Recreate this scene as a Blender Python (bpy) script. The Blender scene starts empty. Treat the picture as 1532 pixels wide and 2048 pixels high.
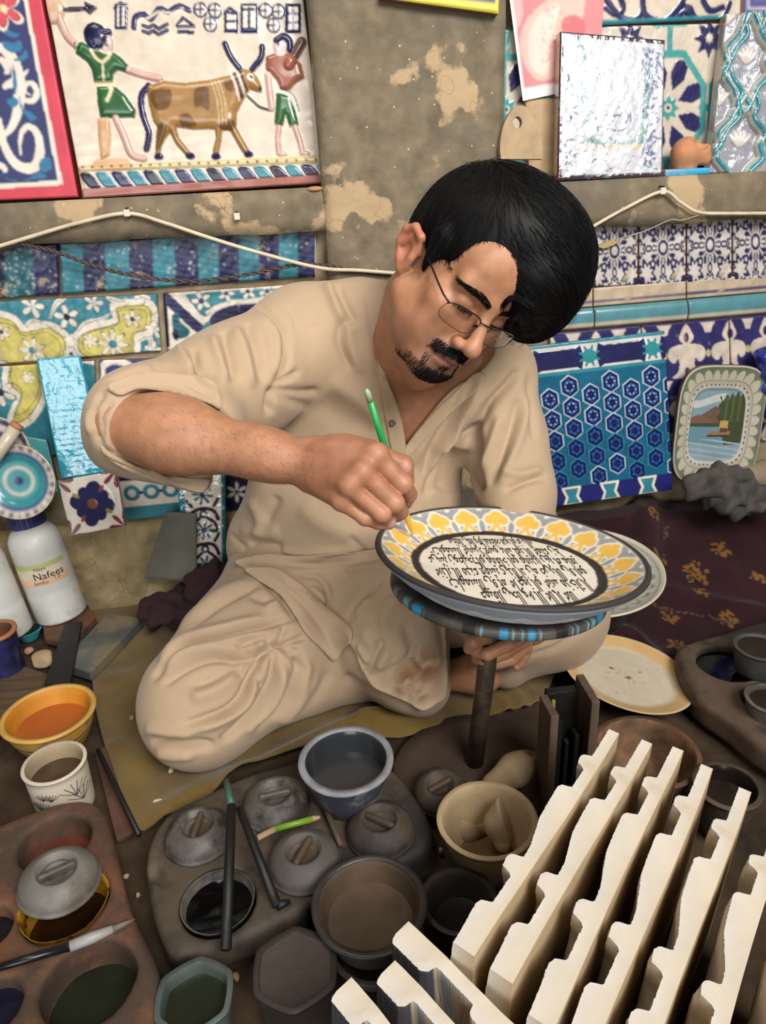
import bpy, bmesh, math, random
import numpy as np
from mathutils import Vector, Matrix
from mathutils.bvhtree import BVHTree

# ---------------------------------------------------------------- camera
CAM = np.array((0.0, 0.0, 0.85)); FPX = 1450.0; CX, CY = 766.0, 1024.0
YAW, PITCH, ROLL = math.radians(6.0), math.radians(24.3), math.radians(3.0)
_f = np.array((math.sin(YAW) * math.cos(PITCH), math.cos(YAW) * math.cos(PITCH), -math.sin(PITCH)))
_r0 = np.array((math.cos(YAW), -math.sin(YAW), 0.0))
_u0 = np.cross(_r0, _f)
_r = math.cos(ROLL) * _r0 - math.sin(ROLL) * _u0
_u = math.sin(ROLL) * _r0 + math.cos(ROLL) * _u0
SC = bpy.context.scene
COL = SC.collection
cam_data = bpy.data.cameras.new('camera')
cam_data.sensor_fit = 'VERTICAL'; cam_data.sensor_height = 36.0
cam_data.lens = FPX / 2048.0 * 36.0
cam_data.clip_start = 0.01; cam_data.clip_end = 60
cam = bpy.data.objects.new('camera', cam_data)
M = Matrix.Identity(4)
for i in range(3):
    M[i][0], M[i][1], M[i][2], M[i][3] = _r[i], _u[i], -_f[i], CAM[i]
cam.matrix_world = M
COL.objects.link(cam); SC.camera = cam

# ---------------------------------------------------------------- light
world = bpy.data.worlds.new('world'); SC.world = world; world.use_nodes = True
bg = world.node_tree.nodes['Background']
bg.inputs[0].default_value = (1.0, 0.90, 0.78, 1); bg.inputs[1].default_value = 0.085

def area(name, loc, target, sx, sy, power, color, spread=180):
    l = bpy.data.lights.new(name, 'AREA'); l.shape = 'RECTANGLE'; l.size = sx; l.size_y = sy
    l.energy = power; l.color = color; l.spread = math.radians(spread)      # narrowed beam leaves the foreground darker; no reveals are built
    o = bpy.data.objects.new(name, l); COL.objects.link(o); o.location = loc
    o.rotation_euler = (Vector(target) - Vector(loc)).to_track_quat('-Z', 'Y').to_euler()
    return o
# daylight through the open shop front behind and above the photographer
area('daylight_opening', (1.05, -1.25, 2.45), (0.10, 1.5, 0.85), 1.6, 1.2, 43, (1.0, 0.968, 0.93), 95)
area('daylight_doorway', (-0.9, -2.4, 1.05), (0.0, 1.2, 0.75), 1.7, 1.7, 16, (0.95, 0.97, 1.0), 100)
area('ceiling_skylight', (-0.45, 0.55, 2.6), (0.0, 0.95, 0.4), 0.7, 0.6, 12, (1.0, 0.93, 0.84))

SC.view_settings.view_transform = 'Standard'; SC.view_settings.look = 'None'
SC.view_settings.exposure = 0.0; SC.view_settings.gamma = 1.0
SC.view_settings.use_curve_mapping = False

# ---------------------------------------------------------------- pixel <-> world helpers
def ray(px, py):
    d = _f + _r * ((px - CX) / FPX) + _u * ((CY - py) / FPX)
    return d / np.linalg.norm(d)
def PY(px, py, y):                    # the point of that ray at world depth y
    d = ray(px, py); return CAM + d * ((y - CAM[1]) / d[1])
def PZ(px, py, z=0.0):                # the point of that ray at height z
    d = ray(px, py); return CAM + d * ((z - CAM[2]) / d[2])
def PD(px, py, t):
    return CAM + ray(px, py) * t
def project(P):
    P = np.atleast_2d(P) - CAM
    z = P @ _f
    return np.stack([CX + FPX * (P @ _r) / z, CY - FPX * (P @ _u) / z], 1), z
def nrm(v):
    v = np.asarray(v, float); return v / np.linalg.norm(v)

# ---------------------------------------------------------------- object helpers
def link(name, me, mat=None, parent=None, smooth=False, loc=None, rot=None):
    o = bpy.data.objects.new(name, me); COL.objects.link(o)
    if mat is not None and not me.materials:
        for m in (mat if isinstance(mat, (list, tuple)) else [mat]): me.materials.append(m)
    if smooth and len(me.polygons): me.polygons.foreach_set('use_smooth', [True] * len(me.polygons))
    if parent is not None: o.parent = parent
    if loc is not None: o.location = loc
    if rot is not None: o.rotation_euler = rot
    return o
def tag(o, label, cat, group=None, kind=None):
    o['label'] = label; o['category'] = cat
    if group: o['group'] = group
    if kind: o['kind'] = kind
    return o
def struct(o):
    o['kind'] = 'structure'; return o
def thing(name, label, cat, loc=(0, 0, 0), rot=(0, 0, 0), group=None):
    o = bpy.data.objects.new(name, None); COL.objects.link(o); o.empty_display_size = 0.02
    o.location = loc; o.rotation_euler = rot
    return tag(o, label, cat, group)
def thing_m(name, label, cat, mat4, group=None):
    o = thing(name, label, cat, group=group); o.matrix_world = mat4; return o
def mesh(name, V, F):
    me = bpy.data.meshes.new(name)
    me.from_pydata([tuple(map(float, v)) for v in V], [], [tuple(map(int, f)) for f in F]); me.update()
    return me
def mesh_np(name, V, Q):
    me = bpy.data.meshes.new(name); V = np.asarray(V, np.float32); Q = np.asarray(Q, np.int32)
    me.vertices.add(len(V)); me.vertices.foreach_set('co', V.ravel())
    n = Q.shape[1]
    me.loops.add(Q.size); me.loops.foreach_set('vertex_index', Q.ravel())
    me.polygons.add(len(Q)); me.polygons.foreach_set('loop_start', np.arange(0, Q.size, n, dtype=np.int32))
    me.update(calc_edges=True); return me
def set_color(me, C, name='Col'):
    a = me.color_attributes.new(name, 'FLOAT_COLOR', 'POINT')
    C = np.asarray(C, np.float32)
    if C.shape[1] == 3: C = np.concatenate([C, np.ones((len(C), 1), np.float32)], 1)
    a.data.foreach_set('color', C.ravel())
def srgb(r, g=None, b=None):
    if g is None: r, g, b = ((r >> 16) & 255, (r >> 8) & 255, r & 255)
    c = np.array((r, g, b), float) / 255
    return tuple(np.where(c <= 0.04045, c / 12.92, ((c + 0.055) / 1.055) ** 2.4))
def frame(o, x, y=None, z=None):      # 4x4 from origin and two axes
    x = nrm(x)
    if z is not None:
        z = nrm(z); y = nrm(np.cross(z, x)); x = np.cross(y, z)
    else:
        y = nrm(np.asarray(y) - x * np.dot(x, y)); z = np.cross(x, y)
    m = Matrix.Identity(4)
    for i in range(3):
        m[i][0], m[i][1], m[i][2], m[i][3] = x[i], y[i], z[i], o[i]
    return m
def smooth_line(pts, n=6, closed=False):
    P = np.asarray(pts, float)
    if len(P) < 3: return P
    out = []
    N = len(P)
    rng = range(N if closed else N - 1)
    for i in rng:
        if closed: a, b, c, d = P[(i - 1) % N], P[i], P[(i + 1) % N], P[(i + 2) % N]
        else: a, b, c, d = P[max(i - 1, 0)], P[i], P[i + 1], P[min(i + 2, N - 1)]
        for t in np.arange(n) / n:
            out.append(0.5 * ((2 * b) + (c - a) * t + (2 * a - 5 * b + 4 * c - d) * t * t + (3 * b - 3 * c + d - a) * t ** 3))
    if not closed: out.append(P[-1])
    return np.array(out)

# ---------------------------------------------------------------- mesh builders (return V, F)
def lathe(profile, seg=48, noise=0.0, seed=0, cap0=False, cap1=False, sx=1.0, sy=1.0):
    rnd = np.random.RandomState(seed); V = []; F = []
    ang = np.arange(seg) * 2 * math.pi / seg
    wob = np.zeros(seg)
    if noise:
        for k in range(2, 7): wob += noise / k * np.cos(k * ang + rnd.rand() * 6.28)
    for r, z in profile:
        r = 1e-6 if r < .001 else r
        for a, w in zip(ang, wob): V.append((r * (1 + w) * math.cos(a) * sx, r * (1 + w) * math.sin(a) * sy, z))
    for i in range(len(profile) - 1):
        for j in range(seg):
            k = (j + 1) % seg
            F.append((i * seg + j, i * seg + k, (i + 1) * seg + k, (i + 1) * seg + j))
    if cap0: F.append(tuple(range(seg - 1, -1, -1)))
    if cap1: F.append(tuple(range((len(profile) - 1) * seg, len(profile) * seg)))
    return V, F
def tube(pts, rad, seg=8, caps=True, flat=1.0):
    P = np.asarray(pts, float); n = len(P)
    R = np.full(n, rad) if np.isscalar(rad) else np.asarray(rad, float)
    T = np.gradient(P, axis=0); T /= np.linalg.norm(T, axis=1)[:, None] + 1e-12
    ref = np.array((0, 0, 1.0)) if abs(T[0][2]) < 0.9 else np.array((1.0, 0, 0))
    nv = nrm(np.cross(T[0], ref)); V = []; F = []
    for i in range(n):
        nv = nv - T[i] * np.dot(nv, T[i]); nv = nrm(nv); b = np.cross(T[i], nv)
        for j in range(seg):
            a = 2 * math.pi * j / seg
            V.append(P[i] + R[i] * (math.cos(a) * nv + math.sin(a) * b * flat))
    for i in range(n - 1):
        for j in range(seg):
            k = (j + 1) % seg
            F.append((i * seg + j, i * seg + k, (i + 1) * seg + k, (i + 1) * seg + j))
    if caps:
        F.append(tuple(range(seg - 1, -1, -1))); F.append(tuple(range((n - 1) * seg, n * seg)))
    return V, F
def merge(*parts):
    V = []; F = []
    for v, f in parts:
        o = len(V); V += [tuple(p) for p in v]; F += [tuple(i + o for i in q) for q in f]
    return V, F
def bevel_mesh(me, w, seg=2, angle=0.6):
    bm = bmesh.new(); bm.from_mesh(me)
    es = [e for e in bm.edges if len(e.link_faces) == 2 and e.calc_face_angle(0) > angle]
    bmesh.ops.bevel(bm, geom=es, offset=w, segments=seg, profile=0.6, affect='EDGES', clamp_overlap=True)
    bm.to_mesh(me); bm.free(); return me
def box(name, sx, sy, sz, bev=0.002, jitter=0.0, seed=0, sub=0):
    bm = bmesh.new(); bmesh.ops.create_cube(bm, size=1)
    for v in bm.verts: v.co = Vector((v.co.x * sx, v.co.y * sy, (v.co.z + .5) * sz))
    if sub: bmesh.ops.subdivide_edges(bm, edges=bm.edges[:], cuts=sub, use_grid_fill=True)
    if jitter:
        rd = random.Random(seed)
        for v in bm.verts: v.co += Vector((rd.uniform(-1, 1), rd.uniform(-1, 1), rd.uniform(-1, 1))) * jitter
    if bev: 
        es = [e for e in bm.edges if len(e.link_faces) == 2 and e.calc_face_angle(0) > 0.6]
        bmesh.ops.bevel(bm, geom=es, offset=bev, segments=2, profile=0.6, affect='EDGES')
    me = bpy.data.meshes.new(name); bm.to_mesh(me); bm.free(); return me
def prism(name, poly, z0, z1, bev=0.002, smooth_n=0):
    P = smooth_line(poly, smooth_n, True) if smooth_n else np.asarray(poly, float)
    if 0.5 * np.sum(P[:, 0] * np.roll(P[:, 1], -1) - np.roll(P[:, 0], -1) * P[:, 1]) < 0: P = P[::-1]
    n = len(P)
    V = [(p[0], p[1], z0) for p in P] + [(p[0], p[1], z1) for p in P]
    F = [tuple(range(n - 1, -1, -1)), tuple(range(n, 2 * n))] + [(i, (i + 1) % n, n + (i + 1) % n, n + i) for i in range(n)]
    me = mesh(name, V, F)
    return bevel_mesh(me, bev) if bev else me

# ---------------------------------------------------------------- materials
MATS = {}
def mat(name, color, rough=0.6, metal=0.0, spec=0.5, var=0.18, scale=18.0, bump=0.15, bscale=60.0, coat=0.0,
        dirt=None, dirt_amt=0.5, dirt_scale=7.0, attr=False, sheen=0.0, sss=0.0, trans=0.0, alpha=1.0, bdist=0.004, detail=6.0,
        stretch=None, rough_var=0.0, obj_space=True):
    if name in MATS: return MATS[name]
    m = bpy.data.materials.new(name); m.use_nodes = True
    nt = m.node_tree; N = nt.nodes; L = nt.links
    b = N['Principled BSDF']
    tc = N.new('ShaderNodeTexCoord'); src = tc.outputs['Object']
    if stretch:
        mp = N.new('ShaderNodeMapping'); mp.inputs['Scale'].default_value = stretch
        L.new(src, mp.inputs['Vector']); src = mp.outputs[0]
    n1 = N.new('ShaderNodeTexNoise'); n1.inputs['Scale'].default_value = scale; n1.inputs['Detail'].default_value = detail
    L.new(src, n1.inputs['Vector'])
    mul = N.new('ShaderNodeMix'); mul.data_type = 'RGBA'; mul.blend_type = 'MULTIPLY'
    ramp = N.new('ShaderNodeValToRGB')
    ramp.color_ramp.elements[0].position = 0.3; ramp.color_ramp.elements[1].position = 0.72
    lo = 1 - var * 1.3
    ramp.color_ramp.elements[0].color = (lo, lo, lo, 1); hi = 1 + var * .5
    ramp.color_ramp.elements[1].color = (hi, hi, hi, 1)
    L.new(n1.outputs['Fac'], ramp.inputs[0])
    mul.inputs[0].default_value = 1.0
    if attr:
        at = N.new('ShaderNodeAttribute'); at.attribute_name = 'Col'; L.new(at.outputs['Color'], mul.inputs[6])
    else:
        mul.inputs[6].default_value = (*color, 1)
    L.new(ramp.outputs[0], mul.inputs[7])
    out = mul.outputs[2]
    if dirt is not None:
        n2 = N.new('ShaderNodeTexNoise'); n2.inputs['Scale'].default_value = dirt_scale; n2.inputs['Detail'].default_value = 9
        n2.inputs['Roughness'].default_value = 0.65
        L.new(src, n2.inputs['Vector'])
        r2 = N.new('ShaderNodeValToRGB'); c0 = 0.62 - 0.3 * dirt_amt
        r2.color_ramp.elements[0].position = c0; r2.color_ramp.elements[1].position = c0 + 0.12
        L.new(n2.outputs['Fac'], r2.inputs[0])
        mx = N.new('ShaderNodeMix'); mx.data_type = 'RGBA'; mx.inputs[7].default_value = (*dirt, 1)
        L.new(r2.outputs[0], mx.inputs[0]); L.new(out, mx.inputs[6]); out = mx.outputs[2]
    L.new(out, b.inputs['Base Color'])
    b.inputs['Roughness'].default_value = rough; b.inputs['Metallic'].default_value = metal
    b.inputs['Specular IOR Level'].default_value = spec
    if rough_var:
        mr = N.new('ShaderNodeMapRange'); mr.inputs[1].default_value = .3; mr.inputs[2].default_value = .7
        mr.inputs[3].default_value = max(0.02, rough - rough_var); mr.inputs[4].default_value = min(1, rough + rough_var)
        L.new(n1.outputs['Fac'], mr.inputs[0]); L.new(mr.outputs[0], b.inputs['Roughness'])
    if coat:
        b.inputs['Coat Weight'].default_value = coat; b.inputs['Coat Roughness'].default_value = 0.06
    if sheen:
        b.inputs['Sheen Weight'].default_value = sheen
    if sss:
        b.inputs['Subsurface Weight'].default_value = sss; b.inputs['Subsurface Radius'].default_value = (0.008, 0.003, 0.0015)
        b.inputs['Subsurface Scale'].default_value = 0.6
    if trans: b.inputs['Transmission Weight'].default_value = trans
    if alpha < 1: b.inputs['Alpha'].default_value = alpha
    if bump:
        n3 = N.new('ShaderNodeTexNoise'); n3.inputs['Scale'].default_value = bscale; n3.inputs['Detail'].default_value = 8
        L.new(src, n3.inputs['Vector'])
        bp = N.new('ShaderNodeBump'); bp.inputs['Strength'].default_value = bump; bp.inputs['Distance'].default_value = bdist
        L.new(n3.outputs['Fac'], bp.inputs['Height']); L.new(bp.outputs[0], b.inputs['Normal'])
        if coat: L.new(bp.outputs[0], b.inputs['Coat Normal'])
    MATS[name] = m
    return m
# ---------------------------------------------------------------- sculpting with signed distance fields
class SDF:
    def __init__(self): self.ops = []
    def add(self, fn, lo, hi, k=0.01, op='u'):
        self.ops.append((fn, np.asarray(lo, float), np.asarray(hi, float), k, op)); return self
    def cone(self, a, b, ra, rb, k=0.012, op='u', flat=None, R=None):
        a = np.asarray(a, float); b = np.asarray(b, float); ab = b - a; L2 = float(ab @ ab) + 1e-12
        def fn(P):
            t = np.clip(((P - a) @ ab) / L2, 0, 1)
            return np.sqrt(((P - a - t[:, None] * ab) ** 2).sum(1)) - (ra + (rb - ra) * t)
        r = max(ra, rb)
        return self.add(fn, np.minimum(a, b) - r, np.maximum(a, b) + r, k, op)
    def chain(self, pts, rads, k=0.006, op='u', kin=None):
        for i in range(len(pts) - 1): self.cone(pts[i], pts[i + 1], rads[i], rads[i + 1], k if i == 0 or kin is None else kin, op)
        return self
    def ell(self, c, r, R=None, k=0.012, op='u'):
        c = np.asarray(c, float); r = np.asarray(r, float); A = np.eye(3) if R is None else np.asarray(R, float)   # columns: axes
        def fn(P):
            q = (P - c) @ A
            k0 = np.sqrt(((q / r) ** 2).sum(1)); k1 = np.sqrt(((q / (r * r)) ** 2).sum(1)) + 1e-9
            return k0 * (k0 - 1) / k1
        e = np.sqrt(((A * r) ** 2).sum(1))
        return self.add(fn, c - e, c + e, k, op)
    def rbox(self, c, h, R=None, rad=0.01, k=0.012, op='u'):
        c = np.asarray(c, float); h = np.asarray(h, float) - rad; A = np.eye(3) if R is None else np.asarray(R, float)
        def fn(P):
            q = np.abs((P - c) @ A) - h
            return np.sqrt((np.maximum(q, 0) ** 2).sum(1)) + np.minimum(q.max(1), 0) - rad
        e = np.abs(A) @ (h + rad)
        return self.add(fn, c - e, c + e, k, op)
    def plane_cut(self, p, n, k=0.003):            # removes the side the normal points to
        p = np.asarray(p, float); n = nrm(n)
        def fn(P): return -((P - p) @ n)
        return self.add(fn, (-9, -9, -9), (9, 9, 9), k, 's')
    def mesh(self, lo, hi, h):
        lo = np.asarray(lo, float); hi = np.asarray(hi, float)
        n = np.ceil((hi - lo) / h).astype(int) + 1
        ax = [lo[i] + h * np.arange(n[i]) for i in range(3)]
        D = np.full(n, 0.3, np.float32)
        for fn, a, b, k, op in self.ops:
            m = k + 3 * h
            i0 = np.clip(np.floor((a - m - lo) / h).astype(int), 0, n - 1); i1 = np.clip(np.ceil((b + m - lo) / h).astype(int) + 1, 0, n)
            if (i1 <= i0).any(): continue
            sl = tuple(slice(x, y) for x, y in zip(i0, i1))
            g = np.stack(np.meshgrid(*[ax[q][sl[q]] for q in range(3)], indexing='ij'), -1).reshape(-1, 3)
            d2 = fn(g).reshape(D[sl].shape).astype(np.float32); d1 = D[sl]
            if op == 'u':
                if k > 0:
                    hh = np.clip(0.5 + 0.5 * (d1 - d2) / k, 0, 1); r = d1 * (1 - hh) + d2 * hh - k * hh * (1 - hh)
                else: r = np.minimum(d1, d2)
            elif op == 's':
                d2 = -d2
                if k > 0:
                    hh = np.clip(0.5 - 0.5 * (d1 - d2) / k, 0, 1); r = d1 * (1 - hh) + d2 * hh + k * hh * (1 - hh)
                else: r = np.maximum(d1, d2)
            D[sl] = r
        return surface_nets(D, lo, h)
def surface_nets(D, lo, h):
    S = D < 0; nx, ny, nz = D.shape
    acc = np.zeros((nx - 1, ny - 1, nz - 1, 3), np.float32); cnt = np.zeros((nx - 1, ny - 1, nz - 1), np.int16)
    for axis in range(3):
        sl0 = [slice(None)] * 3; sl1 = [slice(None)] * 3; sl0[axis] = slice(0, -1); sl1[axis] = slice(1, None)
        d0 = D[tuple(sl0)]; d1 = D[tuple(sl1)]; x = np.argwhere((d0 < 0) != (d1 < 0))
        if not len(x): continue
        a = d0[tuple(x.T)]; b = d1[tuple(x.T)]; t = a / (a - b)
        pos = x.astype(np.float32); pos[:, axis] += t
        o = [i for i in range(3) if i != axis]
        for da in (0, 1):
            for db in (0, 1):
                c = x.copy(); c[:, o[0]] -= da; c[:, o[1]] -= db
                ok = (c >= 0).all(1) & (c[:, 0] < nx - 1) & (c[:, 1] < ny - 1) & (c[:, 2] < nz - 1)
                cc = c[ok]; ci = tuple(cc.T)
                np.add.at(acc, ci, pos[ok]); np.add.at(cnt, ci, 1)
    act = cnt > 0; idx = np.full(cnt.shape, -1, np.int64); idx[act] = np.arange(act.sum())
    V = acc[act] / cnt[act][:, None] * h + np.asarray(lo, np.float32)
    Q = []
    for axis in range(3):
        sl0 = [slice(None)] * 3; sl1 = [slice(None)] * 3; sl0[axis] = slice(0, -1); sl1[axis] = slice(1, None)
        s0 = S[tuple(sl0)]; x = np.argwhere(s0 != S[tuple(sl1)])
        b, c = (axis + 1) % 3, (axis + 2) % 3
        x = x[(x[:, b] > 0) & (x[:, c] > 0) & (x[:, b] < D.shape[b] - 1) & (x[:, c] < D.shape[c] - 1)]
        if not len(x): continue
        inside = S[tuple(x.T)]
        def at(db, dc):
            y = x.copy(); y[:, b] -= db; y[:, c] -= dc; return idx[tuple(y.T)]
        q = np.stack([at(1, 1), at(0, 1), at(0, 0), at(1, 0)], 1)
        q[~inside] = q[~inside][:, ::-1]
        Q.append(q[(q >= 0).all(1)])
    return V, np.concatenate(Q)
def join_np(parts):
    Vs, Qs, o = [], [], 0
    for V, Q in parts:
        Vs.append(V); Qs.append(Q + o); o += len(V)
    return np.concatenate(Vs), np.concatenate(Qs)
def normals_np(V, Q):
    n = np.cross(V[Q[:, 2]] - V[Q[:, 0]], V[Q[:, -1]] - V[Q[:, 1]]) if Q.shape[1] == 4 else np.cross(V[Q[:, 1]] - V[Q[:, 0]], V[Q[:, 2]] - V[Q[:, 0]])
    N = np.zeros_like(V)
    for i in range(Q.shape[1]): np.add.at(N, Q[:, i], n)
    return N / (np.linalg.norm(N, axis=1)[:, None] + 1e-12)
def relax(V, Q, it=2, lam=0.5):
    V = V.copy(); cnt = np.zeros(len(V)); K = Q.shape[1]; E = np.concatenate([Q[:, [i, (i + 1) % K]] for i in range(K)])
    np.add.at(cnt, E[:, 0], 1); np.add.at(cnt, E[:, 1], 1)
    for _ in range(it):
        S = np.zeros_like(V); np.add.at(S, E[:, 0], V[E[:, 1]]); np.add.at(S, E[:, 1], V[E[:, 0]])
        V += lam * (S / np.maximum(cnt, 1)[:, None] - V)
    return V
def seg_dist(P, line):
    """distance of 2-D points to a polyline, and the running parameter 0..1 of the nearest place"""
    best = np.full(len(P), 1e9); par = np.zeros(len(P)); side = np.zeros(len(P)); L = np.asarray(line, float); n = len(L) - 1
    for i in range(n):
        a, b = L[i], L[i + 1]; ab = b - a
        t = np.clip(((P - a) @ ab) / (ab @ ab + 1e-9), 0, 1); q = P - a - t[:, None] * ab
        d = np.sqrt((q ** 2).sum(1)); m = d < best
        best[m] = d[m]; par[m] = (i + t[m]) / n; side[m] = np.sign(ab[0] * q[m, 1] - ab[1] * q[m, 0])
    return best, par, side
def sculpt_folds(V, Q, strokes, gain=1.0):
    """press folds into a cloth: each stroke (line, width, depth) raises (+) or sinks (-) the cloth along its normal; strokes were traced on the photograph"""
    N = normals_np(V, Q); px, z = project(V); tocam = CAM - V; tocam /= np.linalg.norm(tocam, axis=1)[:, None]
    facing = np.clip((N * tocam).sum(1) * 2.0 + 0.15, 0, 1)
    off = np.zeros(len(V))
    for line, w, dep in strokes:
        L = smooth_line(line, 5); lo = L.min(0) - 3 * w; hi = L.max(0) + 3 * w
        m = np.where((px > lo).all(1) & (px < hi).all(1) & (facing > 0))[0]
        if not len(m): continue
        d, t, s = seg_dist(px[m], L)
        taper = np.clip(np.minimum(t, 1 - t) * 5, 0, 1) ** 0.7 * 0.9 + 0.1
        off[m] += dep * np.exp(-(d / w) ** 2) * taper
    return V + N * (off * facing * gain)[:, None]

def bvh_np(V, Q): return BVHTree.FromPolygons([Vector(v) for v in V.tolist()], Q.tolist())
def grid_in_poly(outline, step):
    """triangulate an outline with an even filling of points"""
    from mathutils.geometry import delaunay_2d_cdt
    L = np.asarray(outline, float); pts = []
    for i in range(len(L)):
        a, b = L[i], L[(i + 1) % len(L)]; n = max(1, int(round(np.linalg.norm(b - a) / step)))
        pts += [a + (b - a) * k / n for k in range(n)]
    nb = len(pts); lo, hi = L.min(0), L.max(0)
    gx, gy = np.meshgrid(np.arange(lo[0], hi[0], step), np.arange(lo[1], hi[1], step * .87)); gx[1::2] += step / 2
    G = np.stack([gx.ravel(), gy.ravel()], 1); B = np.array(pts)
    ins = in_poly(G, B); d, _, _ = seg_dist(G[ins], np.vstack([B, B[:1]])); G = G[ins][d > step * .55]
    allp = np.vstack([B, G])
    v, e, f, *_ = delaunay_2d_cdt([Vector(p) for p in allp.tolist()], [(i, (i + 1) % nb) for i in range(nb)], [], 1, 1e-4)
    return np.array([tuple(p) for p in v]), np.array([tuple(x) for x in f if len(x) == 3])
def in_poly(P, w):
    c = np.zeros(len(P), bool); x, y = P[:, 0], P[:, 1]; j = len(w) - 1
    for i in range(len(w)):
        xi, yi = w[i]; xj, yj = w[j]
        if yi != yj:
            c ^= ((yi > y) != (yj > y)) & (x < (xj - xi) * (y - yi) / (yj - yi) + xi)
        j = i
    return c
def drape(outline, bvh, off=.006, step=6, it=40, strokes=(), smooth_n=4, thick=.002, lift=None, back=.25):
    """lay a piece of cloth over what is below it"""
    O = smooth_line(outline, smooth_n, True) if smooth_n else outline
    P2, T = grid_in_poly(O, step); o = Vector(CAM); t = np.full(len(P2), np.nan)
    D = np.array([ray(*p) for p in P2])
    for i, d in enumerate(D):
        h = bvh.ray_cast(o, Vector(d))
        if h[0] is not None: t[i] = h[3]
    E = np.concatenate([T[:, [0, 1]], T[:, [1, 2]], T[:, [2, 0]]]); n = len(P2)
    hit = ~np.isnan(t); raw = np.where(hit, t - off, 9.0); cur = np.where(hit, t - off, np.nanmean(t))
    med = np.nanmedian(t)
    cnt = np.zeros(n); np.add.at(cnt, E[:, 0], 1); np.add.at(cnt, E[:, 1], 1)
    for _ in range(it):
        S = np.zeros(n); np.add.at(S, E[:, 0], cur[E[:, 1]]); np.add.at(S, E[:, 1], cur[E[:, 0]])
        cur = np.minimum(raw, cur * .4 + .6 * S / cnt)
    V = CAM + D * cur[:, None]
    if ((np.cross(V[T[:, 1]] - V[T[:, 0]], V[T[:, 2]] - V[T[:, 0]]) * (CAM - V[T[:, 0]])).sum(1) < 0).mean() > .5: T = T[:, ::-1]
    if lift is not None: V = V + lift(P2, V)
    if strokes: V = sculpt_folds(V, T, strokes)
    # give the sheet a thickness
    N = normals_np(V, T); bnd = {}
    for a, b in np.concatenate([T[:, [0, 1]], T[:, [1, 2]], T[:, [2, 0]]]).tolist():
        if (b, a) in bnd: del bnd[(b, a)]
        else: bnd[(a, b)] = 1
    V2 = np.vstack([V, V - N * thick]); F = [tuple(x) for x in T.tolist()] + [tuple(x[::-1] + n) for x in T]
    F += [(b, a, a + n, b + n) for a, b in bnd]
    return V2, F
def _prism_sdf(s, poly, z0, z1, rad=.004, k=.004, op='u'):
    W = np.asarray(poly, float); Wc = np.vstack([W, W[:1]]); zc, zh = (z0 + z1) / 2, (z1 - z0) / 2
    def fn(P):
        d, _, _ = seg_dist(P[:, :2], Wc); d = np.where(in_poly(P[:, :2], W), -d, d) + rad
        e = np.abs(P[:, 2] - zc) - zh + rad
        return np.sqrt(np.maximum(d, 0) ** 2 + np.maximum(e, 0) ** 2) + np.minimum(np.maximum(d, e), 0) - rad
    return s.add(fn, (*W.min(0), z0), (*W.max(0), z1), k, op)
SDF.prism = _prism_sdf
def sdf_obj(name, s, lo, hi, h, mt, label=None, cat=None, parent=None, rel=1, group=None, col=None):
    V, Q = s.mesh(lo, hi, h)
    if rel: V = relax(V, Q, rel, .5)
    if parent is None:
        org = V3_((V[:, 0].min() + V[:, 0].max()) / 2, (V[:, 1].min() + V[:, 1].max()) / 2, V[:, 2].min())
        me = mesh_np(name, V - org, Q); o = link(name, me, mt, None, True, loc=tuple(org))
    else:
        me = mesh_np(name, V, Q); o = link(name, me, mt, parent, True)
    if col is not None: set_color(me, col(V))
    if label: tag(o, label, cat, group)
    return o
V3_ = lambda *a: np.array(a, float)
def rpx(px, py, z, w):               # radius of a round thing that is w pixels wide there
    return w / 2 * float((PZ(px, py, z) - CAM) @ _f) / FPX
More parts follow.
